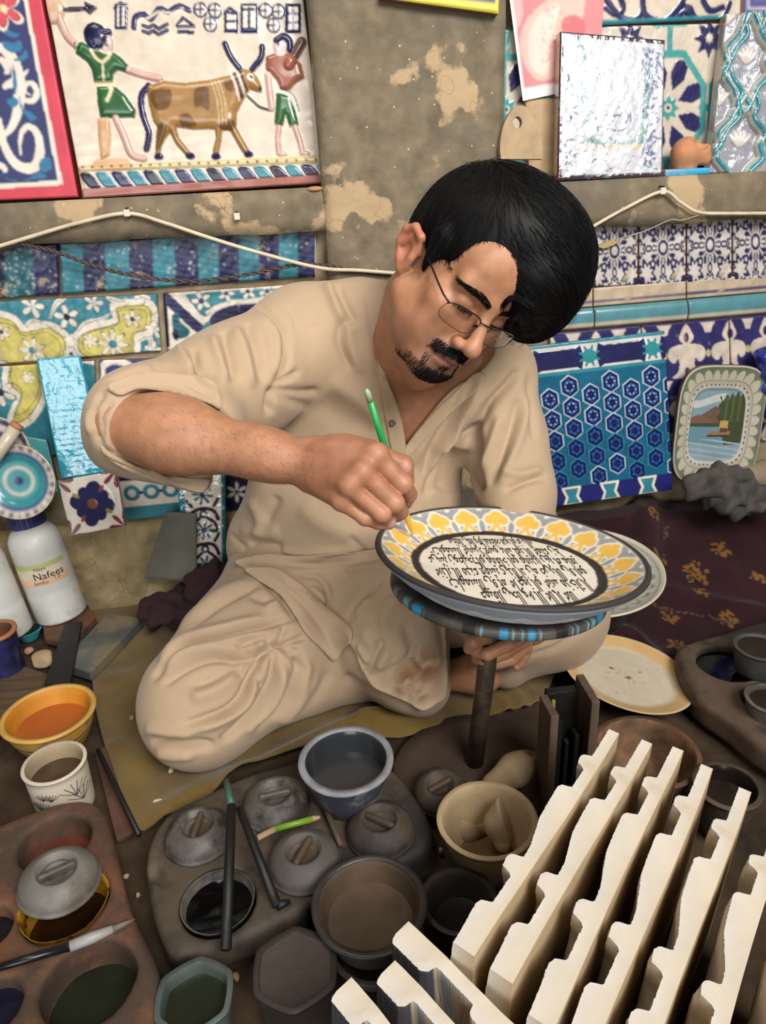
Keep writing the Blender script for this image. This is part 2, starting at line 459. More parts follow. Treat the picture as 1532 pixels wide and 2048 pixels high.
# ================================================================ the room
WF, WT, WN = 1.46, 1.492, 1.575          # wall front (pilaster, ledges), tiled face below the ledges, back of the niches
def mud(name, c1, c2, c3, scale=5.0):
    m = mat(name, c1, rough=.92, spec=.15, var=.30, scale=26, bump=.55, bscale=34, bdist=.006, dirt=c2, dirt_amt=.36, dirt_scale=scale)
    nt = m.node_tree; N = nt.nodes; L = nt.links; b = N['Principled BSDF']; src = b.inputs['Base Color'].links[0].from_socket
    tc = N.new('ShaderNodeTexCoord')
    n = N.new('ShaderNodeTexNoise'); n.inputs['Scale'].default_value = 8.0; n.inputs['Detail'].default_value = 10; L.new(tc.outputs['Object'], n.inputs['Vector'])
    r = N.new('ShaderNodeMapRange'); r.inputs[1].default_value = .585; r.inputs[2].default_value = .61; L.new(n.outputs[0], r.inputs[0])
    x = N.new('ShaderNodeMix'); x.data_type = 'RGBA'; x.inputs[7].default_value = (*c3, 1); L.new(r.outputs[0], x.inputs[0]); L.new(src, x.inputs[6])
    # white lime specks
    v = N.new('ShaderNodeTexVoronoi'); v.inputs['Scale'].default_value = 46; L.new(tc.outputs['Object'], v.inputs['Vector'])
    r2 = N.new('ShaderNodeMapRange'); r2.inputs[1].default_value = .085; r2.inputs[2].default_value = .06; L.new(v.outputs['Distance'], r2.inputs[0])
    x2 = N.new('ShaderNodeMix'); x2.data_type = 'RGBA'; x2.inputs[7].default_value = (*srgb(196, 180, 156), 1); L.new(r2.outputs[0], x2.inputs[0]); L.new(x.outputs[2], x2.inputs[6])
    # fine cracks
    w = N.new('ShaderNodeTexVoronoi'); w.feature = 'DISTANCE_TO_EDGE'; w.inputs['Scale'].default_value = 4.2
    nn = N.new('ShaderNodeTexNoise'); nn.inputs['Scale'].default_value = 9; L.new(tc.outputs['Object'], nn.inputs['Vector'])
    ad = N.new('ShaderNodeMix'); ad.data_type = 'RGBA'; ad.blend_type = 'LINEAR_LIGHT'; ad.inputs[0].default_value = .22; L.new(tc.outputs['Object'], ad.inputs[6]); L.new(nn.outputs['Color'], ad.inputs[7]); L.new(ad.outputs[2], w.inputs['Vector'])
    r3 = N.new('ShaderNodeMapRange'); r3.inputs[1].default_value = .005; r3.inputs[2].default_value = .0005; L.new(w.outputs['Distance'], r3.inputs[0])
    x3 = N.new('ShaderNodeMix'); x3.data_type = 'RGBA'; x3.inputs[7].default_value = (*srgb(124, 100, 76), 1); L.new(r3.outputs[0], x3.inputs[0]); L.new(x2.outputs[2], x3.inputs[6])
    L.new(x3.outputs[2], b.inputs['Base Color'])
    return m
plaster = mud('mud_plaster', srgb(124, 112, 92), srgb(104, 97, 84), srgb(172, 149, 116))
dado = mud('yellowed_plaster', srgb(164, 146, 108), srgb(150, 130, 94), srgb(176, 160, 122), 3.0)
niche_m = mud('dark_plaster', srgb(112, 98, 78), srgb(96, 84, 66), srgb(132, 116, 92))
grout = mat('grout', srgb(150, 135, 108), rough=.95, spec=.1, var=.3, scale=30, bump=.5, bscale=60)
def rough_slab(name, x0, x1, y0, y1, z0, z1, m, amp=.004, step=.016, seed=0, edge=.006):
    """a plastered block whose front and edges are uneven"""
    rs = np.random.RandomState(seed); nx = max(2, int((x1 - x0) / step)); nz = max(2, int((z1 - z0) / step))
    X, Z = np.meshgrid(np.linspace(x0, x1, nx), np.linspace(z0, z1, nz), indexing='ij')
    f = np.zeros_like(X)
    for k in range(14):
        a, b, c = rs.randn(3); s = rs.uniform(8, 70); f += np.sin(s * (a * X + b * Z) + c * 6) / (1 + s / 22)
    f = f / np.abs(f).max() * amp + rs.randn(*f.shape) * amp * .06
    d = np.minimum(np.minimum(X - x0, x1 - X), np.minimum(Z - z0, z1 - Z)); rnd = np.where(d < .012, edge * (1 - np.sqrt(np.clip(d / .012, 0, 1))), 0)
    g = np.interp(np.linspace(0, 1, nx), np.linspace(0, 1, 40), rs.randn(40)) * amp * .45
    Z = Z + np.where(Z < z0 + 1e-6, g[:, None], 0)
    V = np.stack([X, y0 + f + rnd, Z], -1).reshape(-1, 3); Vb = np.stack([X, np.full_like(X, y1), Z], -1).reshape(-1, 3)
    idx = np.arange(nx * nz).reshape(nx, nz); q = np.stack([idx[:-1, :-1], idx[1:, :-1], idx[1:, 1:], idx[:-1, 1:]], -1).reshape(-1, 4); o = nx * nz
    F = [q]
    ring = np.concatenate([idx[:, 0], idx[-1, 1:], idx[::-1, -1][1:], idx[0, ::-1][1:]])
    F.append(np.stack([ring[1:], ring[:-1], ring[:-1] + o, ring[1:] + o], 1))
    return struct(link(name, mesh_np(name, np.vstack([V, Vb]), np.concatenate(F)), m, None, True))
xa, xb = PY(640, 300, WF)[0], PY(1010, 200, WF)[0]
zl0, zl1 = PY(330, 478, WF)[2], PY(330, 390, WF)[2]         # left ledge
zr0, zr1 = PY(1350, 448, WF)[2], PY(1350, 352, WF)[2]       # right ledge
rough_slab('wall_back', xa, xb, WF, WN + .02, -.02, 1.62, plaster, seed=3)            # the pilaster between the two niches
rough_slab('trim_1', -2.3, xa + .012, WF, WN + .02, zl0, zl1, plaster, seed=5, amp=.006)
rough_slab('trim_2', xb - .012, 2.6, WF, WN + .02, zr0, zr1, plaster, seed=8, amp=.005)
rough_slab('wall_niche_left', -2.3, xa + .01, WN, WN + .06, zl1 - .02, 1.62, niche_m, seed=9)
rough_slab('wall_niche_right', xb - .01, 2.6, WN, WN + .06, zr1 - .02, 1.62, niche_m, seed=10)
rough_slab('wall_lower_left', -2.3, xa + .01, WT + .012, WN + .02, -.02, zl0 + .02, grout, seed=11, amp=.002)
rough_slab('wall_lower_right', xb - .01, 2.6, WT + .012, WN + .02, -.02, zr0 + .02, grout, seed=12, amp=.002)
zd = PY(290, 1046, WT - .02)[2]
rough_slab('wall_dado', -2.3, PY(520, 1100, WT)[0], WT - .018, WT + .02, -.02, zd, dado, seed=14, amp=.004)
# floor of trodden earth, its colour darkened in place of foreground shade
rs = np.random.RandomState(2); nx, ny = 200, 120
X, Y = np.meshgrid(np.linspace(-2.3, 2.6, nx), np.linspace(-1.2, 1.6, ny), indexing='ij')
f = sum(np.sin(s * (a * X + b * Y) + c) / s for a, b, c, s in [(*rs.randn(3), rs.uniform(6, 40)) for _ in range(12)])
V = np.stack([X, Y, -.006 + f * .012], -1).reshape(-1, 3); idx = np.arange(nx * ny).reshape(nx, ny)
earth = mat('trodden_earth', srgb(78, 64, 50), rough=.95, spec=.12, var=.35, scale=14, bump=.6, bscale=45, dirt=srgb(54, 45, 36), dirt_amt=.45, dirt_scale=6)
struct(link('floor', mesh_np('floor', V, np.stack([idx[:-1, :-1], idx[1:, :-1], idx[1:, 1:], idx[:-1, 1:]], -1).reshape(-1, 4)), earth, None, True))

# ================================================================ painted and glazed panels
class Plane:
    def __init__(s, o, u, v):
        s.o = np.asarray(o, float); s.u = nrm(u); s.v = nrm(np.asarray(v) - s.u * np.dot(s.u, v)); s.n = np.cross(s.u, s.v)   # n looks into the room
    def uv(s, pts):
        out = []
        for p in pts:
            d = ray(*p); t = ((s.o - CAM) @ s.n) / (d @ s.n); q = CAM + d * t - s.o; out.append((q @ s.u, q @ s.v))
        return np.array(out)
    def pt(s, uv, h=0.0):
        uv = np.asarray(uv); return s.o + uv[..., :1] * s.u + uv[..., 1:2] * s.v + np.asarray(h)[..., None] * s.n
def wplane(y, lean=0.0, at=None, turn=0.0):
    """upright plane at depth y, leaning back by lean degrees about the height of the pixel 'at'"""
    a = math.radians(lean); t = math.radians(turn); z = 0.0 if at is None else PY(*at, y)[2]; x = 0.0 if at is None else PY(*at, y)[0]
    u = (math.cos(t), math.sin(t), 0); v = (-math.sin(t) * math.sin(a), math.cos(t) * math.sin(a), math.cos(a))
    return Plane((x, y, z), u, v)
class Panel:
    """a slab with a fine front grid that is coloured and raised by painting shapes on it"""
    def __init__(s, pl, quad, step=.0015, base=(.7, .65, .6)):
        s.pl = pl; q = pl.uv(quad); s.q = q                       # tl, tr, br, bl
        s.w = .5 * (np.linalg.norm(q[1] - q[0]) + np.linalg.norm(q[2] - q[3])); s.h = .5 * (np.linalg.norm(q[3] - q[0]) + np.linalg.norm(q[2] - q[1]))
        s.nu = max(3, int(s.w / step)); s.nv = max(3, int(s.h / step))
        S, T = np.meshgrid(np.linspace(0, 1, s.nu), np.linspace(0, 1, s.nv), indexing='ij'); S, T = S.ravel(), T.ravel()   # T down
        s.S, s.T = S, T
        s.P = (q[0] * ((1 - S) * (1 - T))[:, None] + q[1] * (S * (1 - T))[:, None] + q[2] * (S * T)[:, None] + q[3] * ((1 - S) * T)[:, None])
        s.C = np.tile(np.array(base), (len(S), 1)); s.H = np.zeros(len(S)); s.L = np.stack([S * s.w, T * s.h], 1)
    def xy(s, pts, sp):
        return s.pl.uv(pts) if sp == 'px' else np.asarray(pts, float)
    def co(s, sp): return s.P if sp == 'px' else s.L
    def fill(s, pts, col=None, sp='px', h=None, edge=.004, n=0, outline=None, ow=.0015, set_h=False, hole=None):
        W = s.xy(pts, sp)
        if n: W = smooth_line(W, n, True)
        A = s.co(sp); m = np.where((A > W.min(0) - .01).all(1) & (A < W.max(0) + .01).all(1))[0]
        if not len(m): return
        ins = in_poly(A[m], W); 
        if h is not None or outline is not None: d, _, _ = seg_dist(A[m], np.vstack([W, W[:1]]))
        if col is not None: s.C[m[ins]] = col
        if outline is not None: s.C[m[d < ow]] = outline
        if h is not None:
            t = np.clip(d / edge, 0, 1); hh = h * np.sqrt(1 - (1 - t) ** 2); s.H[m[ins]] = (s.H[m[ins]] if not set_h else 0) + hh[ins]
    def stroke(s, pts, w, col=None, sp='px', h=None, n=5, taper=False, set_max=True):
        W = s.xy(pts, sp)
        if n and len(W) > 2: W = smooth_line(W, n)
        A = s.co(sp); m = np.where((A > W.min(0) - w).all(1) & (A < W.max(0) + w).all(1))[0]
        if not len(m): return
        d, t, _ = seg_dist(A[m], W); ww = w / 2 * (np.ones_like(t) if not taper else np.clip(1.15 - np.abs(t - .35) * 1.5, .12, 1)); ins = d < ww
        if col is not None: s.C[m[ins]] = col
        if h is not None:
            hh = h * np.sqrt(np.clip(1 - (d[ins] / ww[ins]) ** 2, 0, 1)); s.H[m[ins]] = np.maximum(s.H[m[ins]], hh)
    def disc(s, c, r, col, sp='px', h=None, ry=None, rot=0.0):
        ry = r if ry is None else ry; C0 = s.xy([c], sp)[0]; A = s.co(sp) - C0; a = math.radians(rot)
        X = A[:, 0] * math.cos(a) + A[:, 1] * math.sin(a); Y = -A[:, 0] * math.sin(a) + A[:, 1] * math.cos(a); k = (X / r) ** 2 + (Y / ry) ** 2; ins = k < 1
        if col is not None: s.C[ins] = col
        if h is not None: s.H[ins] = np.maximum(s.H[ins], h * np.sqrt(1 - k[ins]))
    def flower(s, c, r, n, col, line=None, heart=None, sp='px', rot=0.0, wide=.36, hr=.25):
        C0 = s.xy([c], sp)[0]; A = s.co(sp) - C0; m = np.where((np.abs(A) < r).all(1))[0]; A = A[m]
        a = np.arctan2(A[:, 1], A[:, 0]) + rot; rr = np.hypot(A[:, 0], A[:, 1]) / r; pa = (a * n / (2 * math.pi)) % 1 - .5
        lim = (np.cos(np.clip(pa * math.pi / (wide * 2.0), -1.57, 1.57)) ** .6)
        s.C[m[rr < lim]] = col
        if line is not None: s.C[m[(rr < lim) & (rr > lim - .10)]] = line
        if heart is not None: s.C[m[rr < hr]] = heart
    def build(s, name, mt, thick=.012, parent=None, side=None, wav=0.0, seed=0, chip=0.0):
        nu, nv = s.nu, s.nv; H = s.H.copy(); g = s.C.reshape(nu, nv, 3)      # soften the brush edges a little
        g[1:-1] = (g[:-2] + 2 * g[1:-1] + g[2:]) / 4; g[:, 1:-1] = (g[:, :-2] + 2 * g[:, 1:-1] + g[:, 2:]) / 4; s.C = g.reshape(-1, 3)
        rs = np.random.RandomState(seed)
        if wav:
            for k in range(10):
                a, b, c = rs.randn(3); f = rs.uniform(30, 260); H += wav * np.sin(f * (a * s.L[:, 0] + b * s.L[:, 1]) + 6 * c) / (1 + f / 60)
        e = np.minimum(np.minimum(s.S * s.w, (1 - s.S) * s.w), np.minimum(s.T * s.h, (1 - s.T) * s.h)); rad = min(.003, thick * .4)
        t = np.clip(e / rad, 0, 1); H = H - rad * (1 - np.sqrt(1 - (1 - t) ** 2)) - .0
        F3 = s.pl.pt(s.P, H); idx = np.arange(nu * nv).reshape(nu, nv)
        q = np.stack([idx[:-1, :-1], idx[:-1, 1:], idx[1:, 1:], idx[1:, :-1]], -1).reshape(-1, 4)
        ring = np.concatenate([idx[:, 0], idx[-1, 1:], idx[::-1, -1][1:], idx[0, ::-1][1:-1]]); n = len(ring); o = len(F3)
        B3 = s.pl.pt(s.P[ring], np.full(n, -thick)); B2 = F3[ring]
        sd = np.array([[o + (i + 1) % n, o + i, o + n + i, o + n + (i + 1) % n] for i in range(n)])
        cx = s.pl.pt(s.P.mean(0), np.array(-thick)); cap = []
        V = np.vstack([F3, B2, B3]); Q = np.vstack([q, sd[:, ::-1]])
        corners = [0, nu - 1, nu - 1 + nv - 1, 2 * (nu - 1) + nv - 1]; Q = np.vstack([Q, [[o + n + k for k in corners]]])
        C = np.vstack([s.C, np.tile(np.array(side if side is not None else srgb(150, 105, 75)), (2 * n, 1))])
        org = s.pl.pt(s.q[3]); V = V - org
        me = mesh_np(name, V, Q); set_color(me, C)
        o_ = link(name, me, mt, parent, False, loc=tuple(org) if parent is None else None)
        me.polygons.foreach_set('use_smooth', [True] * len(q) + [False] * (len(Q) - len(q)))
        return o_
glaze = mat('glazed_ceramic', (.5, .5, .5), rough=.24, spec=.45, var=.14, scale=30, bump=.07, bscale=70, bdist=.002, attr=True, coat=.15)
glaze_dull = mat('dusty_glaze', (.5, .5, .5), rough=.38, spec=.4, var=.22, scale=34, bump=.16, bscale=90, bdist=.002, attr=True, dirt=srgb(165, 148, 120), dirt_amt=.12, dirt_scale=22)
glaze_wavy = mat('wavy_glaze', (.5, .5, .5), rough=.07, spec=.7, var=.15, scale=18, bump=.5, bscale=34, bdist=.006, attr=True, coat=1.0)
paint_m = mat('painted_board', (.5, .5, .5), rough=.45, spec=.4, var=.12, scale=22, bump=.12, bscale=120, bdist=.001, attr=True)
matte_m = mat('matte_paint', (.5, .5, .5), rough=.8, spec=.25, var=.16, scale=26, bump=.2, bscale=90, bdist=.002, attr=True)
NAVY = srgb(36, 38, 80); DNAVY = srgb(26, 26, 50); TURQ = srgb(52, 124, 138); DTURQ = srgb(32, 92, 104); WHT = srgb(222, 212, 196); YEL = srgb(200, 186, 100); CREAM = srgb(214, 200, 160); GREEN = srgb(44, 92, 52); PINK = srgb(196, 150, 140)
Z = lambda s, ox, oy: (lambda *pts: [(ox + x / s, oy + y / s) for x, y in pts])
z1 = Z(2.3212, 0, 0); z3 = Z(2.7754, 980, 0); z4 = Z(2.3212, 0, 380); z5 = Z(2.9462, 0, 700); z6 = Z(3.0518, 1030, 420)
claytan = mat('pale_clay', srgb(176, 152, 120), rough=.9, spec=.15, var=.25, scale=20, bump=.4, bscale=60)
# ---- left of the pilaster: striped tiles under the ledge
pl = wplane(WT)
def stripes(name, quad, bounds, cols, label):
    p = Panel(pl, quad, .002, WHT)
    x0, x1 = quad[0][0], quad[1][0]
    for (a, b), c in zip(bounds, cols):
        m = (p.S * (x1 - x0) + x0 >= a) & (p.S * (x1 - x0) + x0 < b); p.C[m] = c
    rs = np.random.RandomState(len(cols)); 
    for _ in range(150): p.disc((rs.uniform(x0, x1), quad[0][1] + rs.uniform(0, 110)), rs.uniform(.0008, .0026), srgb(176, 178, 172))
    return tag(p.build(name, glaze_dull, .014, wav=.0006, seed=len(cols)), label, 'tile', 'striped wall tiles')
bs = [105, 164, 207, 254, 302, 345, 392, 433, 474, 515, 556, 595, 632]
stripes('striped_tile', [(119, 486), (632, 456), (632, 553), (123, 588)], list(zip(bs[:-1], bs[1:])), [TURQ, NAVY] * 6, 'long tile with vertical turquoise and navy stripes below the left ledge')
stripes('striped_tile', [(-70, 496), (115, 486), (118, 589), (-70, 602)], [(-70, 8), (8, 67), (67, 120)], [DNAVY, DTURQ, NAVY], 'darker striped tile at the left edge beside the long striped tile')

# ---- yellow and turquoise floral tiles
def floral(quad, label, lower):
    p = Panel(pl, quad, .0016, TURQ)
    ya = [z4((-160, 560), (0, 590), (60, 610), (100, 655), (170, 650), (230, 640), (300, 690), (302, 760), (250, 785), (190, 800), (185, 860), (190, 960), (130, 1060), (60, 1080), (100, 960), (40, 900), (30, 800), (-160, 760))[0:], z4((540, 545), (690, 540), (694, 640), (625, 670), (612, 770), (480, 790), (380, 765), (360, 700), (400, 660), (470, 640), (552, 612))]
    for y in ya:
        p.stroke(y + y[:1], .024, WHT, n=4)
        p.fill(y, YEL, n=4)
        L = np.array(y); c = L.mean(0); p.stroke([tuple(q) for q in (L * .86 + c * .14)] + [tuple(L[0] * .86 + c * .14)], .0016, srgb(110, 112, 50), n=4)
        p.stroke([tuple(q) for q in (L * .98 + c * .02)] + [tuple(L[0] * .98 + c * .02)], .0018, srgb(80, 90, 60), n=4)
    for (x, y, r, n, ht) in ((310, 590, 58, 5, DNAVY), (435, 525, 46, 5, None), (150, 540, 56, 5, None), (525, 715, 72, 8, TURQ), (615, 600, 42, 5, NAVY), (150, 745, 62, 7, TURQ), (420, 700, 38, 6, None), (5, 660, 40, 6, NAVY), (0, 940, 72, 6, NAVY), (660, 490, 40, 5, None), (715, 650, 44, 5, None), (715, 745, 46, 5, None), (330, 700, 34, 4, None), (330, 760, 34, 4, NAVY), (250, 990, 40, 6, TURQ), (130, 870, 34, 6, None)):
        c = z4((x, y))[0]; p.flower(c, r / 2.3212 / 967, n, WHT, srgb(70, 70, 70), ht, rot=x * .013, wide=.42)
    for ln in (z4((360, 660), (400, 620), (470, 600), (530, 560)), z4((120, 640), (160, 610), (240, 640)), z4((640, 700), (690, 680), (700, 720), (670, 745)), z4((300, 500), (260, 530), (230, 600)), z4((500, 500), (560, 520), (590, 500))):
        p.stroke(ln, .010, WHT, taper=True); p.stroke(ln, .0012, srgb(70, 80, 80))
    p.H += .0003 * np.sin(p.L[:, 0] * 300)
    return tag(p.build('floral_tile', glaze_dull, .014, wav=.0004, seed=lower), label, 'tile', 'yellow and turquoise floral wall tiles')
floral([(-75, 607), (313, 588), (322, 702), (-75, 735)], 'floral tile with yellow medallions and white flowers below the darker striped tile', 1)
floral([(-75, 738), (188, 722), (196, 905), (-75, 925)], 'floral tile with pale yellow vine behind the turquoise glazed slab', 2)

# ---- navy arabesque tiles beside and below
p = Panel(pl, [(326, 587), (640, 566), (640, 712), (334, 700)], .0018, WHT)
p.stroke(z4((755, 480), (775, 720)), .012, DNAVY)
p.stroke(z4((755, 486), (850, 575), (935, 650), (980, 640), (1010, 590), (1080, 560), (1200, 540), (1460, 480)), .020, NAVY)
p.fill(z4((900, 480), (1290, 455), (1290, 470), (1200, 500), (1080, 510), (1010, 540), (950, 590), (900, 540), (870, 500)), TURQ, n=3)
p.stroke(z4((1020, 620), (1060, 590), (1140, 580), (1250, 560)), .022, DNAVY); p.stroke(z4((960, 570), (1040, 530), (1200, 520)), .006, WHT)
p.fill(z4((930, 660), (960, 610), (985, 640), (960, 700), (900, 715)), TURQ, n=3); p.fill(z4((800, 580), (830, 570), (835, 610), (880, 650), (870, 680), (820, 690), (800, 640)), DTURQ, n=3); p.disc(z4((815, 670))[0], .006, DNAVY, ry=.012)
for x, y, r in ((935, 515, 48), (1050, 480, 40), (1150, 470, 40), (1240, 470, 40)): p.flower(z4((x, y))[0], r / 2.3212 / 967, 5, WHT, DNAVY, NAVY, wide=.42, rot=x)
tag(p.build('arabesque_tile', glaze_dull, .014, wav=.0004, seed=5), 'navy and turquoise arabesque tile behind the raised sleeve', 'tile')
p = Panel(pl, [(198, 721), (520, 712), (524, 905), (205, 905)], .002, srgb(52, 56, 116))
p.stroke(z4((480, 900), (460, 850), (500, 800), (570, 800), (640, 840)), .014, WHT); p.fill(z4((470, 800), (470, 890), (490, 890), (490, 800)), WHT); p.disc(z4((440, 830))[0], .012, DTURQ, ry=.02)
tag(p.build('scroll_tile', glaze_dull, .014, wav=.0004, seed=6), 'plain navy tile with a white scroll behind the rolled cuff', 'tile')
# star tiles behind the back of the shirt
p = Panel(pl, [(420, 912), (620, 905), (640, 1160), (440, 1170)], .0022, DNAVY)
for i in range(7):
    for j in range(4):
        cx, cy = .025 + j * .055 + (i % 2) * .027, .03 + i * .055
        p.flower((cx, cy), .024, 6 if (i + j) % 3 else 8, WHT if (i + j) % 2 else DTURQ, None, NAVY, sp='l', rot=i, wide=.30, hr=.2)
tag(p.build('star_tile', glaze, .014, seed=7), 'dark navy tile with white stars behind the seated man', 'tile')

# ---- tile with blue rings, standing on the dado
p = Panel(wplane(WT - .026, 3, (300, 1040)), [(226, 905), (425, 890), (440, 1022), (250, 1042)], .0016, srgb(58, 64, 124))
L0 = p.L; m = p.T > .42; p.C[m] = WHT; m = p.T > .80; p.C[m] = TURQ
p.C[(p.T > .36) & (p.T < .42)] = NAVY
for k in range(6):
    c = (.024 + k * .040, p.h * .60); p.disc(c, .0175, TURQ, 'l', .0008); p.disc(c, .0085, WHT, 'l'); p.stroke([(c[0] + .018, c[1]), (c[0] + .022, c[1])], .007, NAVY, 'l')
tag(p.build('ring_border_tile', glaze, .012, seed=8), 'navy tile with a row of turquoise rings below the cuff', 'tile')

# ---- turquoise glazed slab leaning on the wall
p = Panel(wplane(WT - .075, 9, (140, 955), 6), [(72, 718), (160, 711), (214, 945), (122, 959)], .0016, srgb(40, 150, 172))
rs = np.random.RandomState(3)
for _ in range(26): p.disc((rs.uniform(0, p.w), rs.uniform(0, p.h)), rs.uniform(.002, .006), srgb(104, 140, 146), 'l', ry=rs.uniform(.002, .005))
tag(p.build('turquoise_slab', glaze_wavy, .016, side=srgb(36, 120, 140), wav=.0004, seed=9), 'tall narrow turquoise glazed slab leaning on the wall above the bottles', 'tile')
# ---- white square tile with a navy flower
p = Panel(wplane(WT - .10, 10, (190, 1065), -9), [(113, 962), (231, 942), (250, 1052), (142, 1073)], .0013, WHT)
c = (p.w * .51, p.h * .50)
p.flower(c, .047, 4, NAVY, None, None, 'l', rot=.5, wide=.52); p.flower(c, .040, 4, NAVY, None, None, 'l', rot=1.28, wide=.5); p.disc(c, .011, srgb(120, 72, 54), 'l', h=.0008)
for k, a in enumerate((.6, 2.3, 3.8, 5.4)): p.disc((c[0] + .038 * math.cos(a), c[1] + .036 * math.sin(a)), .008, srgb(140, 60, 70) if k % 2 else srgb(150, 130, 60), 'l', ry=.004, rot=a * 57)
for (cx, cy) in ((0, 0), (1, 0), (1, 1), (0, 1)): p.flower((p.w * cx, p.h * cy), .034, 8, srgb(132, 44, 62) if cx else srgb(128, 96, 92), srgb(70, 30, 36), None, 'l', rot=.3, wide=.4)
p.H[np.linalg.norm(p.L - np.array(c), axis=1) < .045] += .0006
tag(p.build('flower_tile', glaze, .010, side=srgb(160, 150, 138), wav=.00008, seed=10), 'white square tile painted with one navy four-petal flower', 'tile')
# ---- tall bright tile with turquoise border, leaning beside the man
p = Panel(wplane(WT - .078, 8, (420, 1150), 4), [(352, 955), (452, 948), (452, 1142), (374, 1150)], .0014, WHT)
p.C[p.S < .14] = TURQ; p.C[p.S > .90] = DTURQ; p.C[(p.S > .86) & (p.S < .90)] = WHT
xs = p.w * .5
for k in range(3):
    y = p.h * (.10 + .36 * k)
    p.flower((xs, y + .02), .022, 8, DTURQ, DNAVY, NAVY, 'l', rot=.2, wide=.38)
    p.stroke([(xs - .03, y + .075), (xs - .02, y + .055), (xs, y + .05), (xs + .02, y + .055), (xs + .03, y + .075)], .008, DNAVY, 'l'); p.disc((xs, y + .062), .009, DNAVY, 'l'); p.disc((xs, y + .062), .004, WHT, 'l')
    for sg in (-1, 1): p.stroke([(xs + sg * .008, y + .07), (xs + sg * .024, y + .085), (xs + sg * .026, y + .10), (xs + sg * .014, y + .098)], .007, DNAVY, 'l'); p.stroke([(xs + sg * .03, y + .03), (xs + sg * .022, y + .045)], .007, DNAVY, 'l')
tag(p.build('border_tile', glaze_wavy, .014, side=srgb(40, 120, 130), wav=.0007, seed=11), 'shiny tall tile with turquoise edge and navy scrolls beside the man', 'tile')
# ---- grey slate-coloured tile
p = Panel(wplane(WT - .11, 14, (330, 1160)), [(330, 1024), (392, 1028), (392, 1163), (288, 1158)], .004, srgb(96, 94, 84))
tag(p.build('grey_slab', matte_m, .012, side=srgb(80, 78, 70), seed=12), 'dull dark grey slab leaning against the yellowed dado', 'slab')

# ---- red-framed calligraphy panel at the top left
p = Panel(wplane(WN - .045, 4, (80, 398)), [(-190, -60), (72, -60), (156, 394), (-190, 408)], .0018, srgb(196, 62, 78))
inner = z1((-460, -140), (100, -140), (292, 858), (-460, 905)); p.fill(inner, WHT); p.fill(z1((-460, -140), (82, -140), (268, 838), (-460, 878)), srgb(44, 50, 98))
BLU = srgb(42, 112, 150)
for ln, w in ((z1((-20, 210), (30, 240), (70, 300), (90, 400), (84, 500), (60, 580), (20, 625), (-20, 640)), .020), (z1((-5, 560), (15, 660), (55, 740), (110, 780), (165, 770), (186, 700), (172, 620), (135, 588), (103, 612), (92, 668), (96, 720)), .017), (z1((22, 402), (75, 372), (130, 326)), .013), (z1((105, 465), (150, 468), (172, 430), (152, 390), (120, 392), (118, 425), (140, 440)), .010), (z1((-10, 270), (20, 290), (35, 330), (20, 340)), .012), (z1((-5, 760), (20, 785), (15, 800)), .012), (z1((-40, 650), (0, 665)), .012)):
    p.stroke(ln, w, WHT, taper=True)
for lf in (z1((20, 130), (60, 150), (90, 160), (60, 175), (15, 150)), z1((10, 190), (60, 200), (95, 190), (100, 230), (60, 245), (20, 225)), z1((120, 230), (130, 260), (100, 285), (60, 280), (95, 262)), z1((30, 470), (70, 450), (85, 480), (60, 500)), z1((90, 440), (105, 500), (140, 520), (170, 550), (140, 560), (115, 530), (95, 500)), z1((0, 810), (60, 840), (130, 830), (180, 800), (215, 825), (130, 835), (60, 835)), z1((190, 740), (230, 730), (240, 780), (205, 800), (182, 780)), z1((60, 300), (80, 380), (70, 440), (60, 380))):
    p.fill(lf, BLU, n=3)
p.flower(z1((18, 40))[0], .034, 5, WHT, None, None, wide=.5); p.flower(z1((18, 40))[0], .029, 5, srgb(200, 70, 78), srgb(150, 40, 50), CREAM, wide=.46, hr=.2)
tag(p.build('calligraphy_panel', paint_m, .022, side=srgb(170, 50, 66), seed=13), 'navy calligraphy panel in a red frame standing on the left ledge', 'panel')

# ---- relief panel: man driving an ox
p = Panel(wplane(WN - .055, 6, (400, 385)), [(84, -40), (602, -40), (650, 366), (166, 397)], .0015, srgb(210, 196, 178))
OX = srgb(158, 120, 70); OXD = srgb(108, 76, 42); SKN = srgb(202, 160, 150)
ox = z1((690, 400), (760, 375), (860, 385), (980, 370), (1060, 350), (1095, 335), (1130, 318), (1165, 328), (1195, 358), (1215, 398), (1216, 430), (1190, 425), (1162, 415), (1140, 445), (1125, 475), (1100, 525), (1098, 590), (1125, 640), (1160, 700), (1168, 728), (1142, 728), (1116, 690), (1083, 632), (1066, 602), (1032, 607), (1028, 650), (1018, 700), (1018, 737), (988, 737), (990, 690), (1004, 640), (998, 600), (900, 602), (820, 590), (832, 640), (872, 690), (900, 722), (882, 737), (858, 715), (818, 670), (790, 615), (768, 645), (750, 680), (744, 737), (718, 737), (724, 690), (735, 640), (738, 600), (712, 560), (697, 500), (684, 440))
p.stroke(z1((692, 398), (656, 450), (666, 540), (692, 620), (680, 692)), .011, NAVY, h=.004)
p.fill(ox, OX, h=.010, edge=.018)
for b in (z1((700, 430), (780, 418), (802, 440), (790, 500), (745, 520), (712, 490)), z1((908, 420), (965, 408), (975, 470), (970, 520), (940, 500), (906, 500)), z1((835, 545), (875, 530), (912, 575), (905, 590), (845, 588)), z1((730, 590), (775, 580), (765, 640), (740, 700), (722, 690)), z1((1020, 580), (1085, 560), (1090, 605), (1030, 605)), z1((1040, 380), (1080, 370), (1085, 430), (1050, 420))):
    p.fill(b, OXD, n=3)
p.stroke(z1((1045, 205), (1070, 262), (1112, 318)), .010, NAVY, h=.005); p.stroke(z1((1217, 218), (1212, 268), (1170, 322)), .010, NAVY, h=.005)
